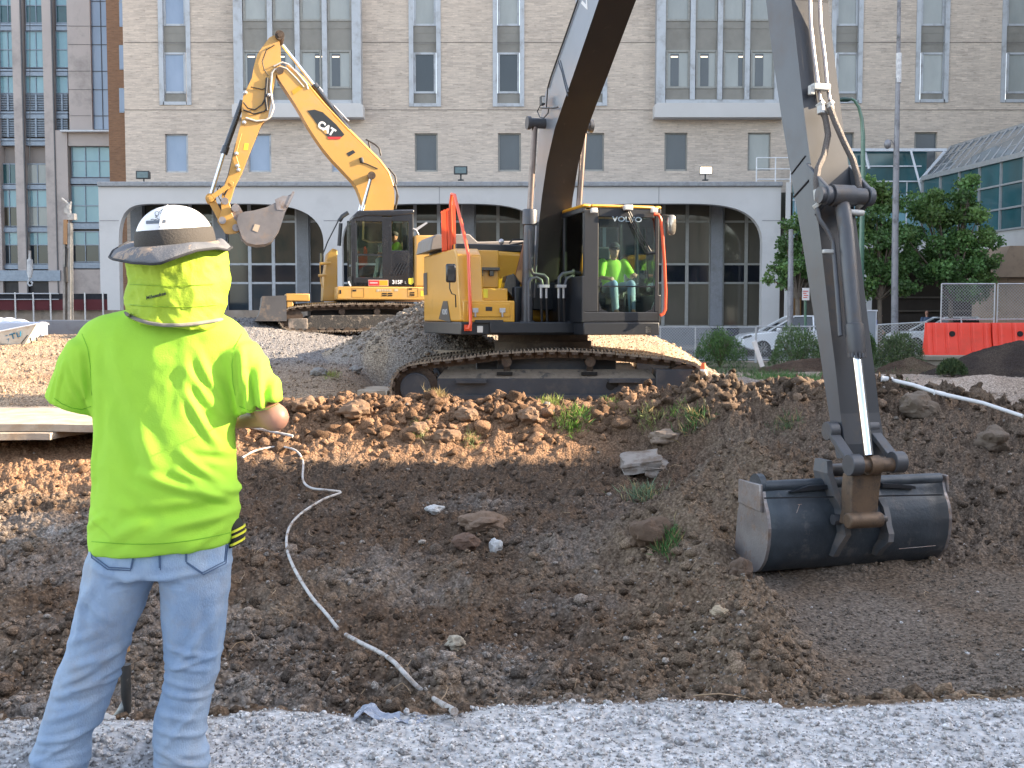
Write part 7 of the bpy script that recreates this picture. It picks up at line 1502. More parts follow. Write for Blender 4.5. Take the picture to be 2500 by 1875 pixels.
def panel(label, A, B, h, posts, group, meshed=True, mid=True):
    """fence panel between ground points A and B"""
    t = thing('chain_link_fence', label, 'fence', tuple(A), 0, group); Wp = W2L(tuple(A), 0); A = V(A); B = V(B); up = V((0, 0, h)); m = MB()
    for f in posts: p = A.lerp(B, f); m.tube([p - V((0, 0, .1)), p + up], .025, 8)
    m.tube([A + up, B + up], .022, 8)
    if mid: m.tube([A + up * .08, B + up * .08], .018, 8)
    m.build('frame', M_galv, t, w2l=Wp, smooth=60)
    m = MB(); m.add([A + up * .05, B + up * .05, B + up, A + up], [(0, 1, 2, 3)]); m.build('mesh', M_chain, t, w2l=Wp, smooth=0)
a, b = P(1600, 799, 37), P(1845, 797, 37); panel('low chain-link fence panel behind the near excavator track, left of the leaning white post', (a.x, 37, 0), (b.x, 37, 0), a.z, (.05, .40, 1), 'low chain-link fence along the street')
a, b = P(1847, 797, 37), P(2085, 796, 37); panel('low chain-link fence panel in front of the nearer white car', (a.x, 37, 0), (b.x, 37, 0), a.z, (0, .55, 1), 'low chain-link fence along the street')
a, b = P(2142, 793, 37), P(2262, 790, 36); panel('low chain-link fence panel between the grey utility box and the orange barriers', (a.x, 37, 0), (b.x, 36, .1), a.z, (0, .97, 1), 'low chain-link fence along the street')
a, b = P(2297, 787, 34.3), P(2427, 787, 34.3); zt = P(0, 693, 34.3).z; panel('tall framed chain-link panel standing behind the left orange barrier', (a.x, 34.3, a.z), (b.x, 34.3, b.z), zt - a.z, (0, 1), 'tall chain-link panels above the orange barriers')
a, b = P(2434, 787, 34.3), P(2600, 787, 34.3); panel('tall framed chain-link panel at the right edge in front of the tan pier', (a.x, 34.3, a.z), (b.x, 34.3, b.z), zt - a.z, (0, 1), 'tall chain-link panels above the orange barriers')
a, b = P(-60, 757, 45), P(262, 757, 45)
sc1 = thing('screen_fence', 'fence with black and dark red screening behind the concrete barrier at the left', 'fence', (a.x, 45, 0)); Wq = W2L((a.x, 45, 0), 0); z0, z1, z2 = a.z, P(0, 731, 45).z, P(0, 717, 45).z
m = MB(); m.bx(a.x, b.x, 45, 45.03, z0, z1); m.build('red_screen', mk('red_screen', (.09, .015, .02), (.07, .012, .016), 1, .9), sc1, w2l=Wq); m = MB(); m.bx(a.x, b.x, 45, 45.03, z1, z2); m.build('black_screen', mk('black_screen', (.012, .014, .02), rough=.9), sc1, w2l=Wq)
m = MB()
for q in (-20, 38, 82, 124, 208, 252): p = P(q, 757, 44.95); m.tube([(p.x, 44.95, 0), (p.x, 44.95, z2 + .05)], .035, 6)
m.tube([(a.x, 44.95, z2), (P(125, 0, 44.95).x, 44.95, z2)], .03, 6); m.tube([(a.x, 44.95, z1), (P(125, 0, 44.95).x, 44.95, z1)], .02, 6); m.build('post', M_galv, sc1, w2l=Wq)
lw = thing('low_wall', 'low stained concrete wall under the screened fence at the left', 'wall', (a.x, 45.2, 0)); m = MB(); m.bx(0, 18, 0, .4, 0, z0); m.build('wall', mk('stained_wall', (.22, .17, .13), (.30, .26, .22), 2, .9, dirt=(.08, .07, .06), dsc=1.5), lw)
# concrete barriers, block, sack
M_jers = mk('barrier_concrete', (.14, .155, .18), (.115, .13, .155), 1, .85, dirt=(.09, .09, .10)); a, b = P(86, 820, 27), P(560, 820, 27); zt = P(0, 781, 27).z
t = thing('concrete_barrier', 'blue-grey concrete barrier running behind the foreground worker', 'barrier', (a.x, 27, 0)); m = MB(); L_ = b.x - a.x; m.prism([(0, 0, 0), (0, .6, 0), (0, .5, zt - .5), (0, .4, zt), (0, .2, zt), (0, .1, zt - .5)], (L_, 0, 0)); m.build('block', M_jers, t, bevel=.03)
m = MB()
for k in range(1, 3): m.bx(L_ * k / 3, L_ * k / 3 + .02, .095, .12, .5, zt)
m.build('joint', M_tyre, t)
a = P(-60, 812, 26); t = thing('white_sack', 'row of lumpy white sandbags on a pale tarp at the far left', 'bag', (a.x, 26, 1.0)); m = MB(); xw = P(92, 800, 26).x - a.x; m.bx(0, xw, 0, .6, -.3, P(0, 786, 26).z - 1.0)
for k in range(4): c = P(-30 + 25 * k, 785, 26.2); m.sphere((c.x - a.x, .25, c.z - 1.0 - .02), .17, 12, 8, (1.2, 1.2, .75 if k < 3 else .5))
solid(m, 'sack', mk('tarp_white', (.52, .56, .66), (.46, .5, .6), 2, .8, bump=.3, bsc=12), t, .03, 4)
a, b = P(-60, 875, 24.9), P(163, 824, 24.9); t = thing('concrete_block', 'pale concrete block behind the wheelbarrow', 'block', (a.x, 24.9, a.z)); m = MB(); m.bx(0, b.x - a.x, 0, .8, -.4, b.z - a.z); m.build('block', mk('warm_block', (.56, .47, .36), (.50, .41, .31), 2, .85, dirt=(.35, .27, .2), dsc=2, bump=.2), t, bevel=.02)
m = MB(); m.bx(b.x - a.x - .28, b.x - a.x, -.012, 0, -.2, b.z - a.z - .05); m.bx(b.x - a.x - .62, b.x - a.x - .40, -.008, 0, -.2, b.z - a.z - .1); m.build('pale_patch', mk('yellow_patch', (.66, .62, .40)), t)
# wheelbarrow
wy = 23.6; g0 = P(85, 877, wy); wb = thing('wheelbarrow', 'graffitied white wheelbarrow with one black wheel standing on sunlit gravel', 'wheelbarrow', (g0.x, wy, g0.z)); Wb = W2L((g0.x, wy, g0.z), 0); pw = lambda a, b_, o=0: P(a, b_, wy + o)
rim_ = [(-48, 822), (104, 791)]; bot_ = [(-20, 846), (66, 846)]
m = MB(); rr = []
for (px_, py_), hw in (((rim_[0]), .36), ((rim_[1]), .30), ((bot_[1]), .19), ((bot_[0]), .22)): pass
q = lambda a, b_, y_: P(a, b_, wy) + V((0, y_, 0))
A = [q(-48, 822, -.36), q(104, 791, -.30), q(104, 791, .30), q(-48, 822, .36)]; B = [q(-20, 846, -.22), q(66, 846, -.18), q(66, 846, .18), q(-20, 846, .22)]
m.add(A + B, [(0, 1, 5, 4), (1, 2, 6, 5), (2, 3, 7, 6), (3, 0, 4, 7), (4, 5, 6, 7)]); tr = m.build('tray', mk('tray_white', (.62, .62, .58), (.52, .50, .44), 5, .5, dirt=(.34, .26, .18), dsc=6), wb, w2l=Wb, smooth=0); tr.modifiers.new('s', 'SOLIDIFY').thickness = .01
m = MB(); m.tube(A + [A[0]], .018, 8, cap=False); m.build('tray_rim', M_wht, tr, w2l=Wb)
m = MB(); gy = -.32
def gt(a, b_): f = (b_ - 800) / 46; return P(a, b_, wy) + V((0, -.345 + .15 * f, 0))
for pts in (((8, 822), (2, 824), (0, 830), (4, 835), (10, 834)), ((14, 834), (14, 820), (22, 819)), ((14, 827), (20, 826)), ((34, 818), (26, 820), (27, 826), (34, 828), (33, 834), (25, 835)), ((38, 817), (52, 813)), ((45, 815), (46, 826)), ((56, 812), (57, 822), (64, 820), (66, 809)), ((0, 829), (20, 830), (36, 826)), ((10, 838), (30, 836))): m.tube([gt(a, b_) for a, b_ in pts], .014, 6)
m.build('graffiti', mk('graffiti_blue', (.03, .22, .38)), tr, w2l=Wb)
m = MB()
for s_ in (-.20, .20): m.beam(q(-70, 838, s_ * 1.3), q(110, 861, s_ * .5), .05, .05)
m.build('handle', mk('wood_handle', (.34, .20, .11), rough=.6), wb, w2l=Wb); m = MB()
for s_ in (-.2, .2): m.tube([q(10, 850, s_), q(16, 866, s_), q(18, 879, s_)], .014, 6); m.tube([q(46, 850, s_), q(38, 868, s_), q(36, 880, s_)], .014, 6); m.tube([q(80, 818, s_ * .8), q(86, 850, s_ * .6)], .014, 6)
m.tube([q(56, 845, -.2), q(80, 818, -.25)], .01, 6); m.build('leg', M_blk2, wb, w2l=Wb); m = MB(); c = q(88, 857, 0); m.tube([c + V((0, -.05, 0)), c + V((0, .05, 0))], .20, 28); wl_o = m.build('wheel', M_tyre, wb, w2l=Wb, bevel=.02); m = MB(); m.tube([c + V((0, -.055, 0)), c + V((0, .055, 0))], .10, 20); m.build('hub', mk('hub_grey', (.12, .12, .12)), wl_o, w2l=Wb)
# orange water barriers and retaining wall
M_or = mk('orange_plastic', (.86, .055, .025), (.82, .05, .02), 1.5, .4, dirt=(.5, .08, .05), dsc=1.5, dam=.4)
def wbar(label, p0, p1, Y):
    a, b_ = P(p0, 868, Y), P(p1, 868, Y); zt_ = P(0, 788, Y).z; t = thing('water_barrier', label, 'barrier', (a.x, Y, a.z), 0, 'orange water-filled barriers'); L = b_.x - a.x; h = zt_ - a.z; rg = []; n = 60
    for k in range(n + 1):
        x = L * k / n; gr = .035 * (1 if (k % 12) in (5, 6, 7) else 0) ; e = .03 * (1 - min(1, min(k, n - k) / 1.5)); pr_ = [(0, .0), (.02, .12), (.10, .42), (.16, .75), (.18, .95), (.20, 1.0)]
        L1 = [(x, y_ + gr + e, z_ * h) for y_, z_ in pr_]; L2 = [(x, .62 - y_ - gr - e, z_ * h) for y_, z_ in pr_[::-1]]; rg.append([V(v) for v in L1 + L2])
    m = MB(); m.rings(rg); m.build('shell', M_or, t, smooth=40); m = MB(); x = L * .38; m.tube([(x, .10, h * .66), (x, .2, h * .66)], .09, 16); m.build('fork_hole', M_tyre, t)
wbar('left orange-red water barrier with a round dark hole, on the low wall', 2268, 2424, 33.9); wbar('right orange-red water barrier running out of the picture', 2428, 2600, 33.9)
a, b = P(2242, 905, 33), P(2620, 905, 33); zt = P(0, 870, 33).z; t = thing('retaining_wall', 'low tan retaining wall below the orange barriers', 'wall', (a.x, 33, -.3)); m = MB(); m.bx(0, b.x - a.x, 0, 2, 0, zt + .3); m.build('wall', mk('tan_wall', (.30, .26, .205), (.26, .225, .18), 1, .9, dirt=(.16, .14, .11), dsc=1.2, bump=.2), t, bevel=.02); m = MB(); m.bx(-.05, b.x - a.x, -.06, 2, zt + .18, zt + .31); m.build('coping', MATS['tan_wall'], t, bevel=.01)
# utility box, poles, sign, lamp
a, b = P(2094, 880, 38), P(2141, 760, 38); t = thing('utility_box', 'tall pale grey utility box beside the bushes', 'utility box', (a.x, 38, 0)); m = MB(); m.bx(0, b.x - a.x, 0, .7, 0, b.z); m.build('cabinet', mk('box_grey', (.26, .29, .32), (.23, .26, .29), 1, .6), t, bevel=.02); m = MB(); m.bx(-.02, b.x - a.x + .02, -.02, .72, b.z, b.z + .05); m.bx(b.x - a.x - .035, b.x - a.x - .01, -.01, 0, .1, b.z); m.build('lid', M_white, t)
def poleline(name, label, cat, pts, r, mat, Y, part='pole'):
    b0 = P(*pts[0], Y); t = thing(name, label, cat, (b0.x, Y, 0)); Wt = W2L((b0.x, Y, 0), 0); m = MB(); m.tube([V((b0.x, Y, -.1))] + [P(a, b_, Y) for a, b_ in pts], [r[0]] + list(r), 14); m.build(part, mat, t, w2l=Wt, smooth=60); return t, Wt
M_green = mk('green_pole', (.055, .15, .10), (.045, .12, .085), 3, .3, coat=.6); M_pole = mk('steel_pole', (.28, .28, .30), (.22, .22, .24), 2, .5, .3, dirt=(.1, .1, .1))
t, Wt = poleline('street_lamp', 'green street lamp with a curved arm right of the excavator stick', 'street lamp', [(2099, 850), (2101, 700), (2104, 560), (2107, 420), (2107, 330), (2104, 290), (2097, 262), (2086, 245), (2076, 240)], [.13, .12, .10, .085, .08, .07, .06, .055, .05], M_green, 40)
m = MB(); c = P(2062, 243, 40); m.rings([[c + V((xx, .12 * k * math.cos(a), .085 * k * math.sin(a))) for a in [2 * math.pi * i / 14 for i in range(14)]] for xx, k in ((-.2, .5), (-.12, 1), (.12, 1), (.22, .6))]); m.build('lamp_head', mk('lamp_green', (.03, .07, .06), rough=.4), t, w2l=Wt)
t, Wt = poleline('steel_pole', 'tall grey steel pole rising out of the frame right of the street lamp', 'pole', [(2184, 830), (2185, 600), (2188, 400), (2193, 150), (2197, -120)], [.135, .125, .11, .08, .06], M_pole, 41)
m = MB(); m.tube([P(2194.6, 130, 41), P(2193.4, 202, 41)], .105, 14); m.build('white_sleeve', mk('sleeve_white', (.7, .7, .7), (.4, .4, .42), 8), t, w2l=Wt); m = MB(); m.tube([P(2184, 355, 41), P(2176, 342, 41), P(2168, 345, 41)], .02, 6); m.sphere(P(2167, 352, 41), .14, 10, 7, (1, 1, 1.3)); m.build('camera_mount', M_pole, t, w2l=Wt)
poleline('steel_pole', 'short grey steel pole in front of the white arcade end, left of the stick', 'pole', [(1929, 820), (1930, 700), (1931, 560)], [.11, .11, .09], M_pole, 41)
t, Wt = poleline('road_sign', 'small white and red parking sign on a green post', 'sign', [(1967, 835), (1966, 770), (1966, 704)], [.05, .05, .05], M_green, 39.5, 'post')
m = MB(); a, b = P(1958, 733, 39.4), P(1976, 703, 39.4); m.bx(a.x, b.x, 39.38, 39.40, a.z, b.z); s_ = m.build('plate', mk('sign_white', (.72, .70, .70)), t, w2l=Wt); m = MB()
for k, (q0, q1) in enumerate(((1961, 1973), (1961, 1969), (1962, 1973), (1961, 1971))): a, b = P(q0, 712 + 5 * k, 39.37), P(q1, 710 + 5 * k, 39.37); m.bx(a.x, b.x, 39.37, 39.38, a.z, b.z)
m.build('red_marking', mk('sign_red', (.6, .05, .05)), s_, w2l=Wt)
a, b = P(1861, 886, 29), P(1841, 833, 29); t = thing('white_post', 'white post leaning in the bushes in front of the nearer white car', 'post', tuple(a)); m = MB(); m.beam((0, 0, -.1), tuple(b - a), .11, .11, (0, 1, 0)); m.build('post', M_wht, t)
for k, q in enumerate((1752, 1790)):
    p = P(q, 800, 50.8); t = thing('rubbish_bin', ('left' if not k else 'right') + ' of two dark blue bins against the arcade behind the chain-link fence', 'bin', (p.x, 50.8, .15), 0, 'two dark blue bins'); m = MB(); m.rings([[V((rx * math.cos(a), ry * math.sin(a), z_)) for a in [2 * math.pi * i / 20 for i in range(20)]] for z_, rx, ry in ((0, .24, .22), (.9, .30, .28), (.95, .32, .3))]); m.build('body', mk('bin_blue', (.01, .02, .06), rough=.5), t); m = MB(); m.sphere((0, 0, .95), .31, 16, 8, (1, 1, .35)); m.build('lid', mk('bin_lid', (.02, .02, .025)), t)
# crane hook and drill mast
p = P(73, 640, 60); t = thing('crane_hook', 'white crane hook block hanging on its cable in front of the stone tower', 'hook', (p.x, 60, p.z)); Wt = W2L((p.x, 60, p.z), 0); m = MB(); m.tube([P(73, -140, 60), P(73, 636, 60)], .02, 6); m.build('cable', M_dkmetal, t, w2l=Wt)
m = MB(); m.rings([[P(73, yy, 60) + V((h_ * math.cos(a), .12 * math.sin(a), 0)) for a in [2 * math.pi * i / 12 for i in range(12)]] for yy, h_ in ((612, .03), (632, .06), (634, .16), (665, .17), (678, .08))]); m.build('block', mk('hook_white', (.6, .6, .6), (.3, .3, .32), 3), t, w2l=Wt)
m = MB(); m.tube([P(a, b_, 60) for a, b_ in ((73, 678), (70, 684), (68, 692), (72, 698), (78, 696), (79, 690), (75, 688))], .05, 8); m.build('hook', mk('hook_grey', (.5, .52, .55), rough=.4), t, w2l=Wt)
p = P(166, 782, 30); t = thing('drill_mast', 'upright drill mast with a timber-coloured slide behind the concrete barrier', 'drill rig', (p.x, 30, 1.0)); Wt = W2L((p.x, 30, 1.0), 0); pz = lambda a, b_, o=0: P(a, b_, 30) + V((0, o, 0))
m = MB(); m.beam(pz(160, 800), pz(159, 545), .06, .2, (0, 1, 0)); m.beam(pz(172, 800), pz(172, 545), .08, .2, (0, 1, 0)); m.beam(pz(178, 800), pz(176, 595), .03, .05, (0, 1, 0))
for k in range(10): m.beam(pz(159, 790 - 24 * k), pz(173, 778 - 24 * k), .02, .03)
m.build('mast', mk('mast_grey', (.20, .21, .21), (.30, .30, .29), 5, .6, dirt=(.08, .08, .08)), t, w2l=Wt); m = MB(); m.beam(pz(163, 597, -.06), pz(163, 537, -.06), .10, .1, (0, 1, 0)); m.build('slide', mk('slide_tan', (.33, .19, .09)), t, w2l=Wt)
m = MB(); m.bx(pz(155, 0).x, pz(172, 0).x, 29.9, 30.1, pz(0, 537).z, pz(0, 522).z); m.prism([pz(a, b_, -.05) for a, b_ in ((157, 522), (173, 522), (171, 500), (160, 500))], (0, .1, 0)); m.tube([pz(151, 485), pz(157, 490), pz(172, 502)], .035, 8); m.tube([pz(173, 492), pz(171, 512)], .03, 8); m.build('mast_head', mk('head_pale', (.5, .5, .48), (.2, .2, .2), 8), t, w2l=Wt)
m = MB(); m.tube([pz(163, 600, -.1), pz(169, 608, -.1), pz(166, 650, -.1), pz(164, 700, -.1), pz(165, 800, -.1)], .02, 8); m.tube([pz(164, 652, -.12), pz(166, 690, -.12)], .05, 8); m.build('cable', M_hose, t, w2l=Wt)
# traffic cone
p = P(1714, 950, 16.95); cb0 = P(1714, 946, 16.95); t = thing('traffic_cone', 'orange and white traffic cone leaning at the right end of the track', 'cone', tuple(cb0), 0); t.rotation_euler = (0, R(3), 0)
hh = (P(0, 886, 16.95).z - cb0.z)
def frus(z0, z1): return [[V((r * math.cos(a), r * math.sin(a), z)) for a in [2 * math.pi * i / 24 for i in range(24)]] for z, r in ((z0 * hh, .115 - .085 * z0), (z1 * hh, .115 - .085 * z1))]
m = MB(); m.rings(frus(0, .25)); m.rings(frus(.42, .50)); m.rings(frus(.75, 1)); m.box((0, 0, -.01), (.30, .30, .03)); m.build('cone_body', mk('cone_orange', (.85, .13, .02), rough=.5, dirt=(.4, .25, .15)), t, smooth=50); m = MB(); m.rings(frus(.25, .42)); m.rings(frus(.5, .75)); m.build('reflective_band', mk('cone_white', (.7, .66, .6)), t, smooth=50)
# slabs
M_slab = mk('slab_concrete', (.43, .365, .29), (.35, .29, .225), 2.5, .95, dirt=(.28, .19, .12), dsc=2.6, dth=(.46, .66), dam=.75, bump=.6, bsc=18)
def slab(label, pts, z, th, cat='slab', grp=None, tilt=(0, 0), name='concrete_slab'):
    c = sum((V((*p, 0)) for p in pts), V()) / len(pts); t = thing(name, label, cat, (c.x, c.y, z), 0, grp); r_ = random.Random(len(label)); out = []
    n = len(pts)
    for i in range(n):
        a, b_ = V(pts[i]), V(pts[(i + 1) % n])
        for k in range(5): q_ = a.lerp(b_, k / 5); out.append((q_.x - c.x + r_.uniform(-.07, .07) * (k > 0), q_.y - c.y + r_.uniform(-.06, .06) * (k > 0)))
    m = MB(); m.prism([(x, y, tilt[0] * x + tilt[1] * y - th) for x, y in out], (0, 0, th)); o = m.build('slab', M_slab, t); bm = bmesh.new(); bm.from_mesh(o.data); bmesh.ops.triangulate(bm, faces=[f for f in bm.faces if len(f.verts) > 4]); bm.to_mesh(o.data); bm.free(); return t
slab('broad sunlit broken slab at the left edge of the pit', [(-9.5, 14.75), (-6.2, 14.6), (-5.0, 14.5), (-4.15, 14.7), (-4.3, 15.9), (-5.4, 16.9), (-7.2, 17.6), (-9.5, 17.9)], .06, .10)
slab('lower broken slab layer jutting from under the broad slab', [(-9.5, 14.55), (-7.4, 14.38), (-6.3, 14.45), (-6.0, 15.6), (-9.5, 15.6)], -.05, .09)
slab('small pale slab left of the near excavator track', [(-2.62, 18.0), (-2.1, 17.85), (-1.9, 18.9), (-2.5, 19.2)], .30, .12)
slab('large tan slab on the gravel behind the near excavator', [(-2.0, 21.4), (-.6, 21.0), (1.2, 21.2), (.9, 22.6), (-1.4, 22.7)], .93, .15, tilt=(.0, .07))
for k, (q0, q1, q2, q3) in enumerate(((1518, 1108, 92, 34), (1572, 1124, 70, 30))):
    a = gp(q0 + q2 / 2, q1 + q3 * .8, 8, 16); s_ = a.y / FX; t = thing('concrete_chunk', ('left' if k == 0 else 'right') + ' broken concrete chunk half buried behind the bucket pile', 'concrete chunk', tuple(a), 0, 'broken concrete chunks beside the bucket pile')
    bm = bmesh.new(); bmesh.ops.create_cube(bm, size=1); bmesh.ops.subdivide_edges(bm, edges=bm.edges, cuts=6, use_grid_fill=True)
    for v in bm.verts:
        c = v.co.copy(); n1 = mnoise.noise(c * 2.1 + V((k * 5, 3, 1))) * .22 + mnoise.noise(c * 6 + V((k * 5, 3, 1))) * .07; c *= 1 + n1; v.co = V((c.x * q2 * s_, c.y * .42, c.z * q3 * .75 * s_ + .10 * c.y + (.06 if k == 0 else -.05) * c.x + .03))
    me = bpy.data.meshes.new('chunk'); bm.to_mesh(me); bm.free(); me.shade_smooth(); me.set_sharp_from_angle(angle=R(30)); me.materials.append(mk('grey_chunk', (.26, .235, .215), (.20, .18, .165), 5, .9, dirt=(.12, .085, .06), dsc=4, dth=(.45, .6), bump=.5)); o = bpy.data.objects.new('chunk', me); COL.objects.link(o); o.parent = t
# single rocks one can tell apart
def rock(name, label, px, py, rpx, col1, col2, flat=.75, seed=1, stretch=(1, 1), grp=None, yr=(3.9, 30)):
    p = gp(px, py + rpx * .6, *yr); r = rpx * p.y / FX; bm = bmesh.new(); bmesh.ops.create_icosphere(bm, subdivisions=4, radius=1); sd_ = V((seed * 3.1, seed, 0))
    for v in bm.verts: n1 = mnoise.noise(v.co * 1.3 + sd_) * .45 + mnoise.noise(v.co * 4 + sd_) * .14 + abs(mnoise.noise(v.co * 9 + sd_)) * .08; v.co = v.co * (1 + n1); v.co.z *= flat; v.co.x *= stretch[0]; v.co.y *= stretch[1]
    for v in bm.verts: v.co *= r
    me = bpy.data.meshes.new(name); bm.to_mesh(me); bm.free(); me.shade_smooth(); me.set_sharp_from_angle(angle=R(28)); me.materials.append(mk('rock_%d' % seed, col1, col2, 25, .9, bump=.5, bsc=60)); o = bpy.data.objects.new(name, me); COL.objects.link(o); o.location = (p.x, p.y, p.z + r * flat * .5); return tag(o, label, 'rock', grp)
W1c, W2c = (.52, .52, .52), (.40, .40, .40); B1c, B2c = (.20, .14, .10), (.15, .10, .07)
rock('rock', 'white rock in the middle of the pit left of the torn clod', 1060, 1240, 19, W1c, W2c, .6, 2, (1.1, 1)); rock('rock', 'upright white stone below the torn clod', 1211, 1340, 16, W1c, W2c, 1.1, 3)
rock('rock', 'round pale striped stone at the lower middle of the pit', 1112, 1572, 23, (.42, .38, .30), (.20, .16, .12), .85, 4); rock('rock', 'white stone at the trench edge left of the shovel blade', 256, 1752, 17, W1c, W2c, .6, 5, (1.3, 1), 'white stones beside the shovel', (3.95, 5)); rock('rock', 'white stone at the trench edge right of the shovel blade', 413, 1766, 22, W1c, W2c, .55, 6, (1.2, 1), 'white stones beside the shovel', (3.95, 5))
rock('rock', 'large grey-brown boulder at the foot of the far bank', 1622, 1060, 30, (.27, .21, .16), (.20, .155, .12), .62, 7, (1.2, .8), yr=(12, 17)); rock('earth_clod', 'torn brown clod with a white edge in the middle of the pit', 1180, 1262, 44, B1c, B2c, .55, 8, (1.2, .8), yr=(8, 14)); rock('earth_clod', 'dark rooty clod with grass beside it, left of the bucket pile', 1590, 1295, 50, (.13, .085, .055), (.10, .065, .045), .8, 9, (1.1, .8), yr=(8, 14))
rock('earth_clod', 'square reddish clod under the torn clod', 1140, 1315, 30, (.14, .085, .06), (.11, .07, .05), .7, 10, yr=(8, 14)); rock('rock', 'pale yellowish rock on the ridge beside the scraped lane', 1755, 1490, 20, (.40, .32, .22), (.30, .24, .17), .7, 11, yr=(6, 12)); rock('earth_clod', 'large round clod on the far bank right of the stick', 2240, 985, 42, (.15, .12, .09), (.12, .09, .07), .8, 12, yr=(12, 17)); rock('earth_clod', 'large clod at the top of the right bank beyond the stick', 2425, 1065, 36, (.16, .125, .095), (.12, .09, .07), .8, 13, yr=(11, 17)); rock('earth_clod', 'brown lump against the left corner of the bucket', 1810, 1390, 26, (.13, .085, .06), (.10, .07, .05), 1.1, 14, yr=(7, 12))
for k, (a_, b_, r_) in enumerate(((905, 905, 14), (868, 900, 13), (780, 905, 16), (840, 870, 12), (930, 897, 15), (1000, 900, 10))): rock('rock', ('first', 'second', 'third', 'fourth', 'fifth', 'sixth')[k] + ' grey stone from those at the foot of the gravel cone, sorted by size', a_, b_, r_, (.27, .255, .24), (.2, .19, .18), .7, 20 + k, (1.2, 1), 'grey stones at the foot of the gravel cone', (17, 24))
for k, (a_, b_, r_) in enumerate(((745, 985, 24), (870, 1000, 30), (1090, 1060, 26), (1140, 1010, 22), (1290, 1010, 24), (1020, 1045, 22))): rock('earth_clod', ['round clod at the left end of the far bank', 'broad clod of the far bank left of the track', 'jagged clod at the foot of the far bank below the drive wheel', 'ruddy clod in mid far bank below the track', 'clod of the far bank left of the bright grass tuft', 'low clod at the foot of the far bank left of centre'][k], a_, b_, r_, (.20, .125, .075), (.15, .095, .06), .8, 30 + k, (1.15, 1), 'large clods on the far bank', (13.5, 17))
# hoses and pipes
def lay(name, label, cat, pix, r, mat, zo=.0, yr=(3, 30), n=8, sm=True):
    pts = [gp(a, b_, *yr) + V((0, 0, r * .7 + zo)) for a, b_ in pix]
    t = thing(name, label, cat, tuple(pts[0])); m = MB()
    if sm and len(pts) > 3:
        q_ = []
        for i in range(len(pts) - 1):
            p0, p1, p2, p3 = pts[max(i - 1, 0)], pts[i], pts[i + 1], pts[min(i + 2, len(pts) - 1)]
            for k in range(6): u = k / 6; q_.append(.5 * ((2 * p1) + (p2 - p0) * u + (2 * p0 - 5 * p1 + 4 * p2 - p3) * u * u + (3 * p1 - p0 - 3 * p2 + p3) * u ** 3))
        pts = q_ + [pts[-1]]
    m.tube(pts, r, n); m.build(cat.split()[0], mat, t, w2l=W2L(tuple(t.location), 0), smooth=60); return t
M_pvc = mk('dirty_white_pipe', (.50, .50, .50), (.42, .40, .38), 6, .5, dirt=(.20, .14, .10), dsc=9, dth=(.5, .62), dam=.85); M_pvc2 = mk('white_pipe', (.72, .73, .74), (.62, .62, .62), 4, .4)
lay('irrigation_hose', 'dirty white hose snaking across the pit down to the near edge', 'hose', [(592, 1128), (625, 1110), (680, 1101), (722, 1112), (740, 1140), (740, 1185), (760, 1203), (800, 1212), (832, 1214), (790, 1232), (735, 1265), (706, 1300), (700, 1345), (716, 1400), (755, 1465), (795, 1515), (825, 1555)], .0145, M_pvc, .035)
lay('irrigation_hose', 'lower thicker length of dirty white hose ending at the gravel bank', 'hose', [(845, 1565), (880, 1588), (925, 1610), (960, 1632), (985, 1660), (1020, 1695), (1060, 1725), (1110, 1768)], .0155, M_pvc, .035)
lay('thin_pipe', 'thin grey pipe poking out of the dirt beside the elbow of the worker', 'pipe', [(572, 1046), (715, 1076)], .022, M_pvc, .05, (10, 20), sm=False)
a = [P(2168, 926, 15.0), P(2230, 940, 14.75), P(2290, 960, 14.5), P(2400, 984, 14.1), P(2497, 1016, 13.6)]; t = thing('plastic_pipe', 'long white plastic pipe lying along the top of the right bank', 'pipe', tuple(a[0])); Wt = W2L(tuple(a[0]), 0); m = MB(); m.tube(a, [.028, .028, .030, .026, .024], 12); m.build('pipe', M_pvc2, t, w2l=Wt, smooth=60); m = MB(); m.tube([a[0] + V((-.09, 0, .01)), a[0] + V((.06, 0, -.008))], .042, 14); m.tube([a[2] + V((-.05, 0, .01)), a[2] + V((.09, 0, -.02))], .037, 12); m.build('pipe_collar', M_pvc2, t, w2l=Wt)
# plastic scrap at the near edge
p = gp(930, 1760, 3.9, 5); t = thing('plastic_scrap', 'torn bluish plastic sheet half buried at the gravel edge', 'plastic sheet', tuple(p)); X, Y = np.meshgrid(np.linspace(-.10, .17, 40), np.linspace(-.05, .05, 20)); Z = .03 * billow(X, Y, .06, 3, 4) * (1 - ((X - .0) / .2) ** 2) + .035 * np.exp(-((X + .05) / .04) ** 2) - .01
o = gridmesh('sheet', X, Y, Z, None, mk('plastic_film', (.20, .26, .38), (.45, .5, .6), 30, .25, trans=.3)); o.parent = t
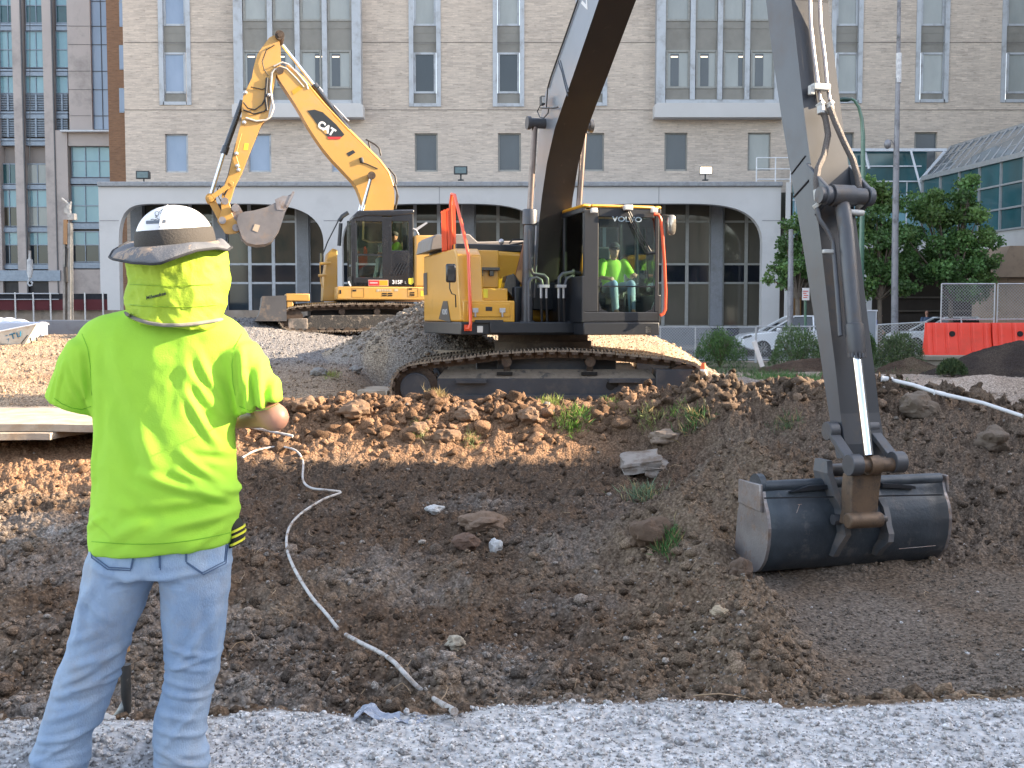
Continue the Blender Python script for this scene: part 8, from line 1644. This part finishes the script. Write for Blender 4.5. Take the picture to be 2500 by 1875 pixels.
# ------------------------------------------------------------------ leaves, trees, bushes, grass
def leafmat(name, trl=.35):
    m = bpy.data.materials.new(name); m.use_nodes = True; nt = m.node_tree; L = nt.links.new; b = nt.nodes['Principled BSDF']; out = nt.nodes['Material Output']; at_ = nt.nodes.new('ShaderNodeAttribute'); at_.attribute_name = 'Col'
    L(at_.outputs['Color'], b.inputs['Base Color']); b.inputs['Roughness'].default_value = .5; tr = nt.nodes.new('ShaderNodeBsdfTranslucent'); L(at_.outputs['Color'], tr.inputs[0]); mx = nt.nodes.new('ShaderNodeMixShader'); mx.inputs[0].default_value = trl; L(b.outputs[0], mx.inputs[1]); L(tr.outputs[0], mx.inputs[2]); L(mx.outputs[0], out.inputs[0]); return m
M_leaf = leafmat('leaf')
def leaves(name, pos, size, col, parent, up=.3, asp=.6, mat=None):
    n = len(pos); d = rng.normal(size=(n, 3)); d[:, 2] += up; d /= np.linalg.norm(d, axis=1)[:, None]; r_ = rng.normal(size=(n, 3)); s_ = np.cross(d, r_); s_ /= np.linalg.norm(s_, axis=1)[:, None]
    if np.isscalar(asp): asp = np.full(n, asp)
    L_, W_ = d * size[:, None], s_ * (size * asp / 2)[:, None]; nn_ = np.cross(d, s_) * (size * .15)[:, None]
    vs = np.stack([pos, pos + L_ * .5 + W_ + nn_, pos + L_, pos + L_ * .5 - W_ + nn_], 1).reshape(-1, 3).astype(np.float32)
    me = bpy.data.meshes.new(name); me.vertices.add(4 * n); me.vertices.foreach_set('co', vs.ravel()); me.loops.add(4 * n); me.loops.foreach_set('vertex_index', np.arange(4 * n, dtype=np.int32)); me.polygons.add(n); me.polygons.foreach_set('loop_start', np.arange(0, 4 * n, 4, dtype=np.int32)); me.polygons.foreach_set('loop_total', np.full(n, 4, np.int32)); me.update(calc_edges=True)
    a_ = me.color_attributes.new('Col', 'FLOAT_COLOR', 'POINT'); cc = np.ones((4 * n, 4), np.float32); cc[:, :3] = np.repeat(col, 4, 0); a_.data.foreach_set('color', cc.ravel()); me.materials.append(mat or M_leaf); o = bpy.data.objects.new(name, me); COL.objects.link(o); o.parent = parent; return o
M_bark = mk('bark', (.11, .085, .065), (.16, .13, .10), 8, .9, bump=.5)
def tree(label, Y, clumps, trunk_px, seed, nl=900):
    """clumps: (px, py, radius_px) lobes of the crown"""
    r = np.random.default_rng(seed); b0 = P(trunk_px, 860, Y); t = thing('street_tree', label, 'tree', (b0.x, Y, 0), 0, 'street trees right of the arcade'); o_ = V((b0.x, Y, 0)); pos, col, sz = [], [], []; br = MB(); top = V((0, 0, 2.3)); br.tube([(0, 0, -.2), (.03, .02, 1.2), top], [.12, .10, .085], 10)
    for (px_, py_, rp) in clumps:
        for k in range(5):
            c = P(px_ + r.normal() * rp * .45, py_ + r.normal() * rp * .4, Y + r.normal() * rp * 1.1 / FX * Y * .6) - o_; rr = rp / FX * Y * .62; n = int(nl * .8 * (rp / 40) ** 2 / 5)
            v = r.normal(size=(n, 3)); v /= np.linalg.norm(v, axis=1)[:, None]; v *= (r.uniform(.25, 1, (n, 1)) ** .5) * rr * np.array([1, 1, .8]) * r.uniform(.8, 1.25, (n, 1)); pos.append(v + np.array(c[:])); g = r.uniform(.65, 1.35) ; base = np.array([.10, .195, .06]) if r.uniform() < .6 else np.array([.14, .235, .07]); col.append(base * g * r.uniform(.7, 1.4, (n, 1))); sz.append(r.uniform(.09, .19, n))
            if k % 2 == 0: cm = V(c); br.tube([top, top.lerp(cm, .5) + V((0, 0, .15)), cm], [.055, .035, .012], 6)
    br.build('trunk', M_bark, t, smooth=60); pos = np.concatenate(pos); leaves('crown', pos, np.concatenate(sz), np.concatenate(col), t, -.1, .75)
tree('leafy tree between street lamp and stick, crown overlapping the steel pole', 43.5, [(2112, 450, 30), (2135, 480, 38), (2165, 500, 36), (2110, 560, 45), (2155, 590, 50), (2185, 560, 30), (2120, 650, 45), (2165, 665, 42), (2085, 700, 30), (2195, 640, 34), (2140, 700, 30), (2195, 700, 25)], 2145, 1, 1500)
tree('broad leafy tree in front of the atrium curtain wall', 44.5, [(2365, 440, 20), (2350, 480, 34), (2290, 480, 34), (2258, 520, 38), (2320, 540, 50), (2375, 530, 40), (2250, 590, 45), (2300, 620, 55), (2360, 610, 50), (2405, 590, 34), (2240, 660, 40), (2295, 690, 45), (2350, 685, 50), (2400, 660, 38), (2425, 640, 22), (2215, 640, 30)], 2318, 2, 1500)
tree('small leafy tree left of the stick beside the arcade end', 43, [(1925, 555, 22), (1915, 600, 30), (1900, 650, 26), (1935, 650, 34), (1950, 600, 30), (1925, 690, 26), (1960, 670, 28), (1960, 560, 25)], 1945, 3, 1500)
def bush(label, px_, py_, wp, hp_, Y, seed, cols=((.060, .135, .035), (.085, .17, .045))):
    r = np.random.default_rng(seed); c0_ = P(px_, py_, Y); gzv = gm(c0_.x, Y); t = thing('bush', label, 'bush', (c0_.x, Y, gzv)); W_ = wp / FX * Y / 2; zt_ = P(0, py_ - hp_ / 2, Y).z - gzv; n = 5200; a_ = r.uniform(0, 2 * np.pi, n); rad = r.uniform(0, 1, n) ** .6; hh_ = r.uniform(0, 1, n)
    x = np.cos(a_) * rad * W_; y = np.sin(a_) * rad * W_; env = np.sqrt(np.clip(1 - rad ** 2, 0, 1)) * zt_; z = env * (hh_ ** .5); lob = 1 + .35 * fbm(x * 3 + seed, y * 3 + z * 2, .9, 3, seed); pos = np.stack([x * lob, y * lob, z * lob + .05], 1); k = r.integers(0, len(cols), n); col = np.array(cols)[k] * r.uniform(.6, 1.45, (n, 1))
    leaves('foliage', pos, r.uniform(.05, .12, n), col, t, 1.4, .28); m = MB()
    for q_ in range(14): aa = r.uniform(0, 6.28); m.tube([(0, 0, 0), (math.cos(aa) * W_ * .4, math.sin(aa) * W_ * .4, zt_ * .5), (math.cos(aa) * W_ * .75, math.sin(aa) * W_ * .75, zt_ * .75)], [.018, .012, .004], 5)
    m.build('stems', M_bark, t)
bush('round green bush left of the leaning white post', 1758, 852, 112, 90, 33, 11); bush('wide green bush in front of the nearer white car', 1945, 850, 140, 86, 32, 12, ((.065, .13, .04), (.10, .16, .06))); bush('bush with yellow-green tips below the utility box', 2190, 866, 112, 90, 31, 13, ((.075, .13, .05), (.11, .16, .06), (.10, .13, .07))); bush('small weedy bush before the low tan wall', 2325, 918, 60, 60, 27, 14, ((.05, .09, .035), (.08, .12, .05)))
bush('low green bush peeping right of the utility box base', 2115, 850, 50, 70, 33, 15)
heap('root_soil_mound', 'dark rooty soil mound under the wide bush', 8.6, 30.5, 2.0, 1.0, .45, 0.0, (.07, .05, .038), (.11, .08, .06), .15, 21, .7); heap('root_soil_mound', 'dark soil mound under the yellow-tipped bush', 10.9, 29.0, 1.5, .9, .5, 0.0, (.07, .05, .038), (.11, .085, .06), .15, 22, .7); heap('rubble_mound', 'low grey rubble mound right of the traffic cone', 4.9, 22.5, 1.1, .8, .30, .05, (.26, .25, .245), (.20, .19, .18), .10, 23, .7)
heap('pale_soil_mound', 'pale sandy mound crossing behind the stick on the right', 9.2, 20.6, 2.3, 1.0, .42, .08, (.42, .36, .31), (.36, .30, .25), .06, 24, .7)
def tuft(label, px_, py_, wpx, hpx, col, n=260, yr=(4, 34), lean=0., grp='grass tufts on the torn earth', name='grass_tuft'):
    p = gp(px_, py_, *yr); s_ = p.y / FX; t = thing(name, label, 'grass tuft', tuple(p), 0, grp); x = rng.normal(0, wpx * s_ * .28, n); y = rng.normal(0, .06 + wpx * s_ * .15, n); z = H(x + p.x, y + p.y) - p.z; pos = np.stack([x, y, z], 1); sz = rng.uniform(.4, 1.1, n) * hpx * s_; c = np.array(col) * rng.uniform(.6, 1.5, (n, 1)); dry = rng.uniform(0, 1, n) < .18; c[dry] = np.array([.35, .27, .13]) * rng.uniform(.7, 1.2, (dry.sum(), 1)); leaves('blades', pos, sz, c, t, 1.8, .07)
G1 = (.12, .24, .04); G2 = (.07, .17, .05)
tuft('bright sunlit grass tuft in the middle of the far bank', 1398, 1035, 75, 34, G1, 420, (13, 17)); tuft('grass tuft on the crest of the far bank above the bright one', 1345, 985, 48, 26, (.20, .26, .06), 260, (13, 18)); tuft('small grass tuft on the crest by the frame opening', 1495, 985, 34, 20, (.16, .26, .05), 180, (13, 18)); tuft('thin tuft of pale grass on the right of the far bank', 1582, 1015, 50, 32, (.20, .24, .08), 160, (13, 17)); tuft('small tuft right of the pale grass on the far bank', 1645, 1010, 40, 22, G1, 160, (13, 17)); tuft('long grey-green grass lying on the pit floor', 1575, 1210, 90, 40, (.13, .19, .11), 300, (9, 15)); tuft('bright green tuft beside the dark rooty clod', 1630, 1335, 48, 40, G2, 300, (8, 13)); tuft('dark green tuft on the shaded right of the far bank', 1695, 1030, 60, 34, (.05, .12, .035), 300, (12, 17)); tuft('faint grass on the shaded bank left of the stick', 1920, 1035, 60, 26, (.07, .12, .05), 200, (12, 17)); tuft('grass tuft in the left part of the far bank', 1025, 1062, 44, 22, (.16, .20, .05), 160, (13, 17)); tuft('dry grass tuft on a clod above the drive wheel', 1068, 968, 50, 26, (.28, .22, .10), 200, (13, 18)); tuft('yellowish tuft by the stones at the cone foot', 810, 918, 36, 18, (.25, .30, .07), 160, (17, 24)); tuft('tuft at the end of the white pipe', 2215, 945, 40, 24, (.06, .12, .04), 160, (12, 18)); tuft('tuft under the left half of the far bank', 1150, 1085, 34, 26, (.18, .22, .08), 140, (13, 17))
x = rng.uniform(5.2, 9.2, 5200); y = rng.uniform(23.5, 27.5, 5200); k = fbm(x, y, 1.0, 3, 5) + .5 - ((x - 7.0) / 2.0) ** 2 - ((y - 25.4) / 1.9) ** 2 * .8 > 0; x, y = x[k], y[k]; o = leaves('grass', np.stack([x, y, H(x, y)], 1), rng.uniform(.08, .2, len(x)), np.array([.07, .16, .05]) * rng.uniform(.6, 1.5, (len(x), 1)), None, 1.8, .1); tag(o, 'patch of short green grass right of the near excavator', kind='stuff')
x = rng.uniform(5, 24, 16000); y = rng.uniform(27, 37.5, 16000); k = (fbm(x, y, 2.2, 3, 6) > .02) & (x / y > .155); x, y = x[k], y[k]; o = leaves('weeds', np.stack([x, y, H(x, y)], 1), rng.uniform(.06, .22, len(x)), np.array([.055, .11, .04]) * rng.uniform(.6, 1.5, (len(x), 1)), None, 1.6, .12); tag(o, 'low weeds along the street side', kind='stuff')
# thin roots strewn about
rt = random.Random(9); m = MB()
for k in range(60):
    px_, py_ = rt.uniform(560, 2480), rt.uniform(1130, 1720); p = gp(px_, py_, 4, 17); L_ = rt.uniform(.06, .22); a = rt.uniform(0, 6.28); pts = []
    for i in range(5): u = i / 4; xx, yy = p.x + math.cos(a + u * .9) * L_ * u, p.y + math.sin(a + u * .9) * L_ * u; pts.append((xx, yy, gz(xx, yy) + .012 + .02 * math.sin(u * 3.1)))
    m.tube(pts, [.0035, .003, .003, .002, .001], 5)
tag(m.build('loose_roots', mk('root_tan', (.36, .25, .15))), 'thin pale roots scattered over the torn earth', kind='stuff')

# ------------------------------------------------------------------ make countable loose pieces parts of their own
KEEP = {'track_shoes', 'track_chain', 'bolt_ring', 'roof_frame', 'curtain_frame', 'white_frame', 'graffiti', 'windows', 'crown', 'foliage', 'blades', 'louvre', 'glazing_bar', 'stone_joint', 'pale_lettering', 'deck_vent', 'panel_seam', 'pocket_stitching', 'shade_seam', 'hat_emblem', 'red_marking', 'mesh', 'trunk', 'stems', 'frame', 'window', 'cab_trim', 'boom_marks', 'wall', 'mast', 'rim', 'roof', 'logo_panel', 'cab_frame', 'shell', 'tray', 'model_number', 'boom_lettering', 'windscreen_lettering', 'decal_text', 'logo_letters', 'shade_lettering', 'bay_window', 'strip_window', 'porch_trim', 'graffiti', 'sprocket'}
def split_loose(o):
    me = o.data; n = len(me.vertices)
    if n > 6000 or n < 8: return
    par = list(range(n))
    def find(a):
        while par[a] != a: par[a] = par[par[a]]; a = par[a]
        return a
    for e in me.edges:
        a, b = find(e.vertices[0]), find(e.vertices[1])
        if a != b: par[a] = b
    comp = {}
    for i in range(n): comp.setdefault(find(i), []).append(i)
    if len(comp) < 2 or len(comp) > 60: return
    co = np.empty(n * 3); me.vertices.foreach_get('co', co); co = co.reshape(-1, 3); C = list(comp.values()); bb = [(co[c].min(0) - .006, co[c].max(0) + .006) for c in C]; g = list(range(len(C)))
    def fg(a):
        while g[a] != a: a = g[a]
        return a
    for i in range(len(C)):
        for j in range(i):
            if (bb[i][0] <= bb[j][1]).all() and (bb[j][0] <= bb[i][1]).all(): g[fg(i)] = fg(j)
    G = {}
    for i, c in enumerate(C): G.setdefault(fg(i), set()).update(c)
    if len(G) < 2 or len(G) > 30: return
    for k, vs in enumerate(list(G.values())):
        bm = bmesh.new(); bm.from_mesh(me); bm.verts.ensure_lookup_table(); bmesh.ops.delete(bm, geom=[v for v in bm.verts if v.index not in vs], context='VERTS')
        nm = bpy.data.meshes.new(o.name); bm.to_mesh(nm); bm.free()
        for m_ in me.materials: nm.materials.append(m_)
        if k == 0: first = nm; continue
        c = o.copy(); c.data = nm; COL.objects.link(c)
    o.data = first
for o in [o for o in COL.objects if o.type == 'MESH' and o.parent is not None and o.name.split('.')[0] not in KEEP]: split_loose(o)
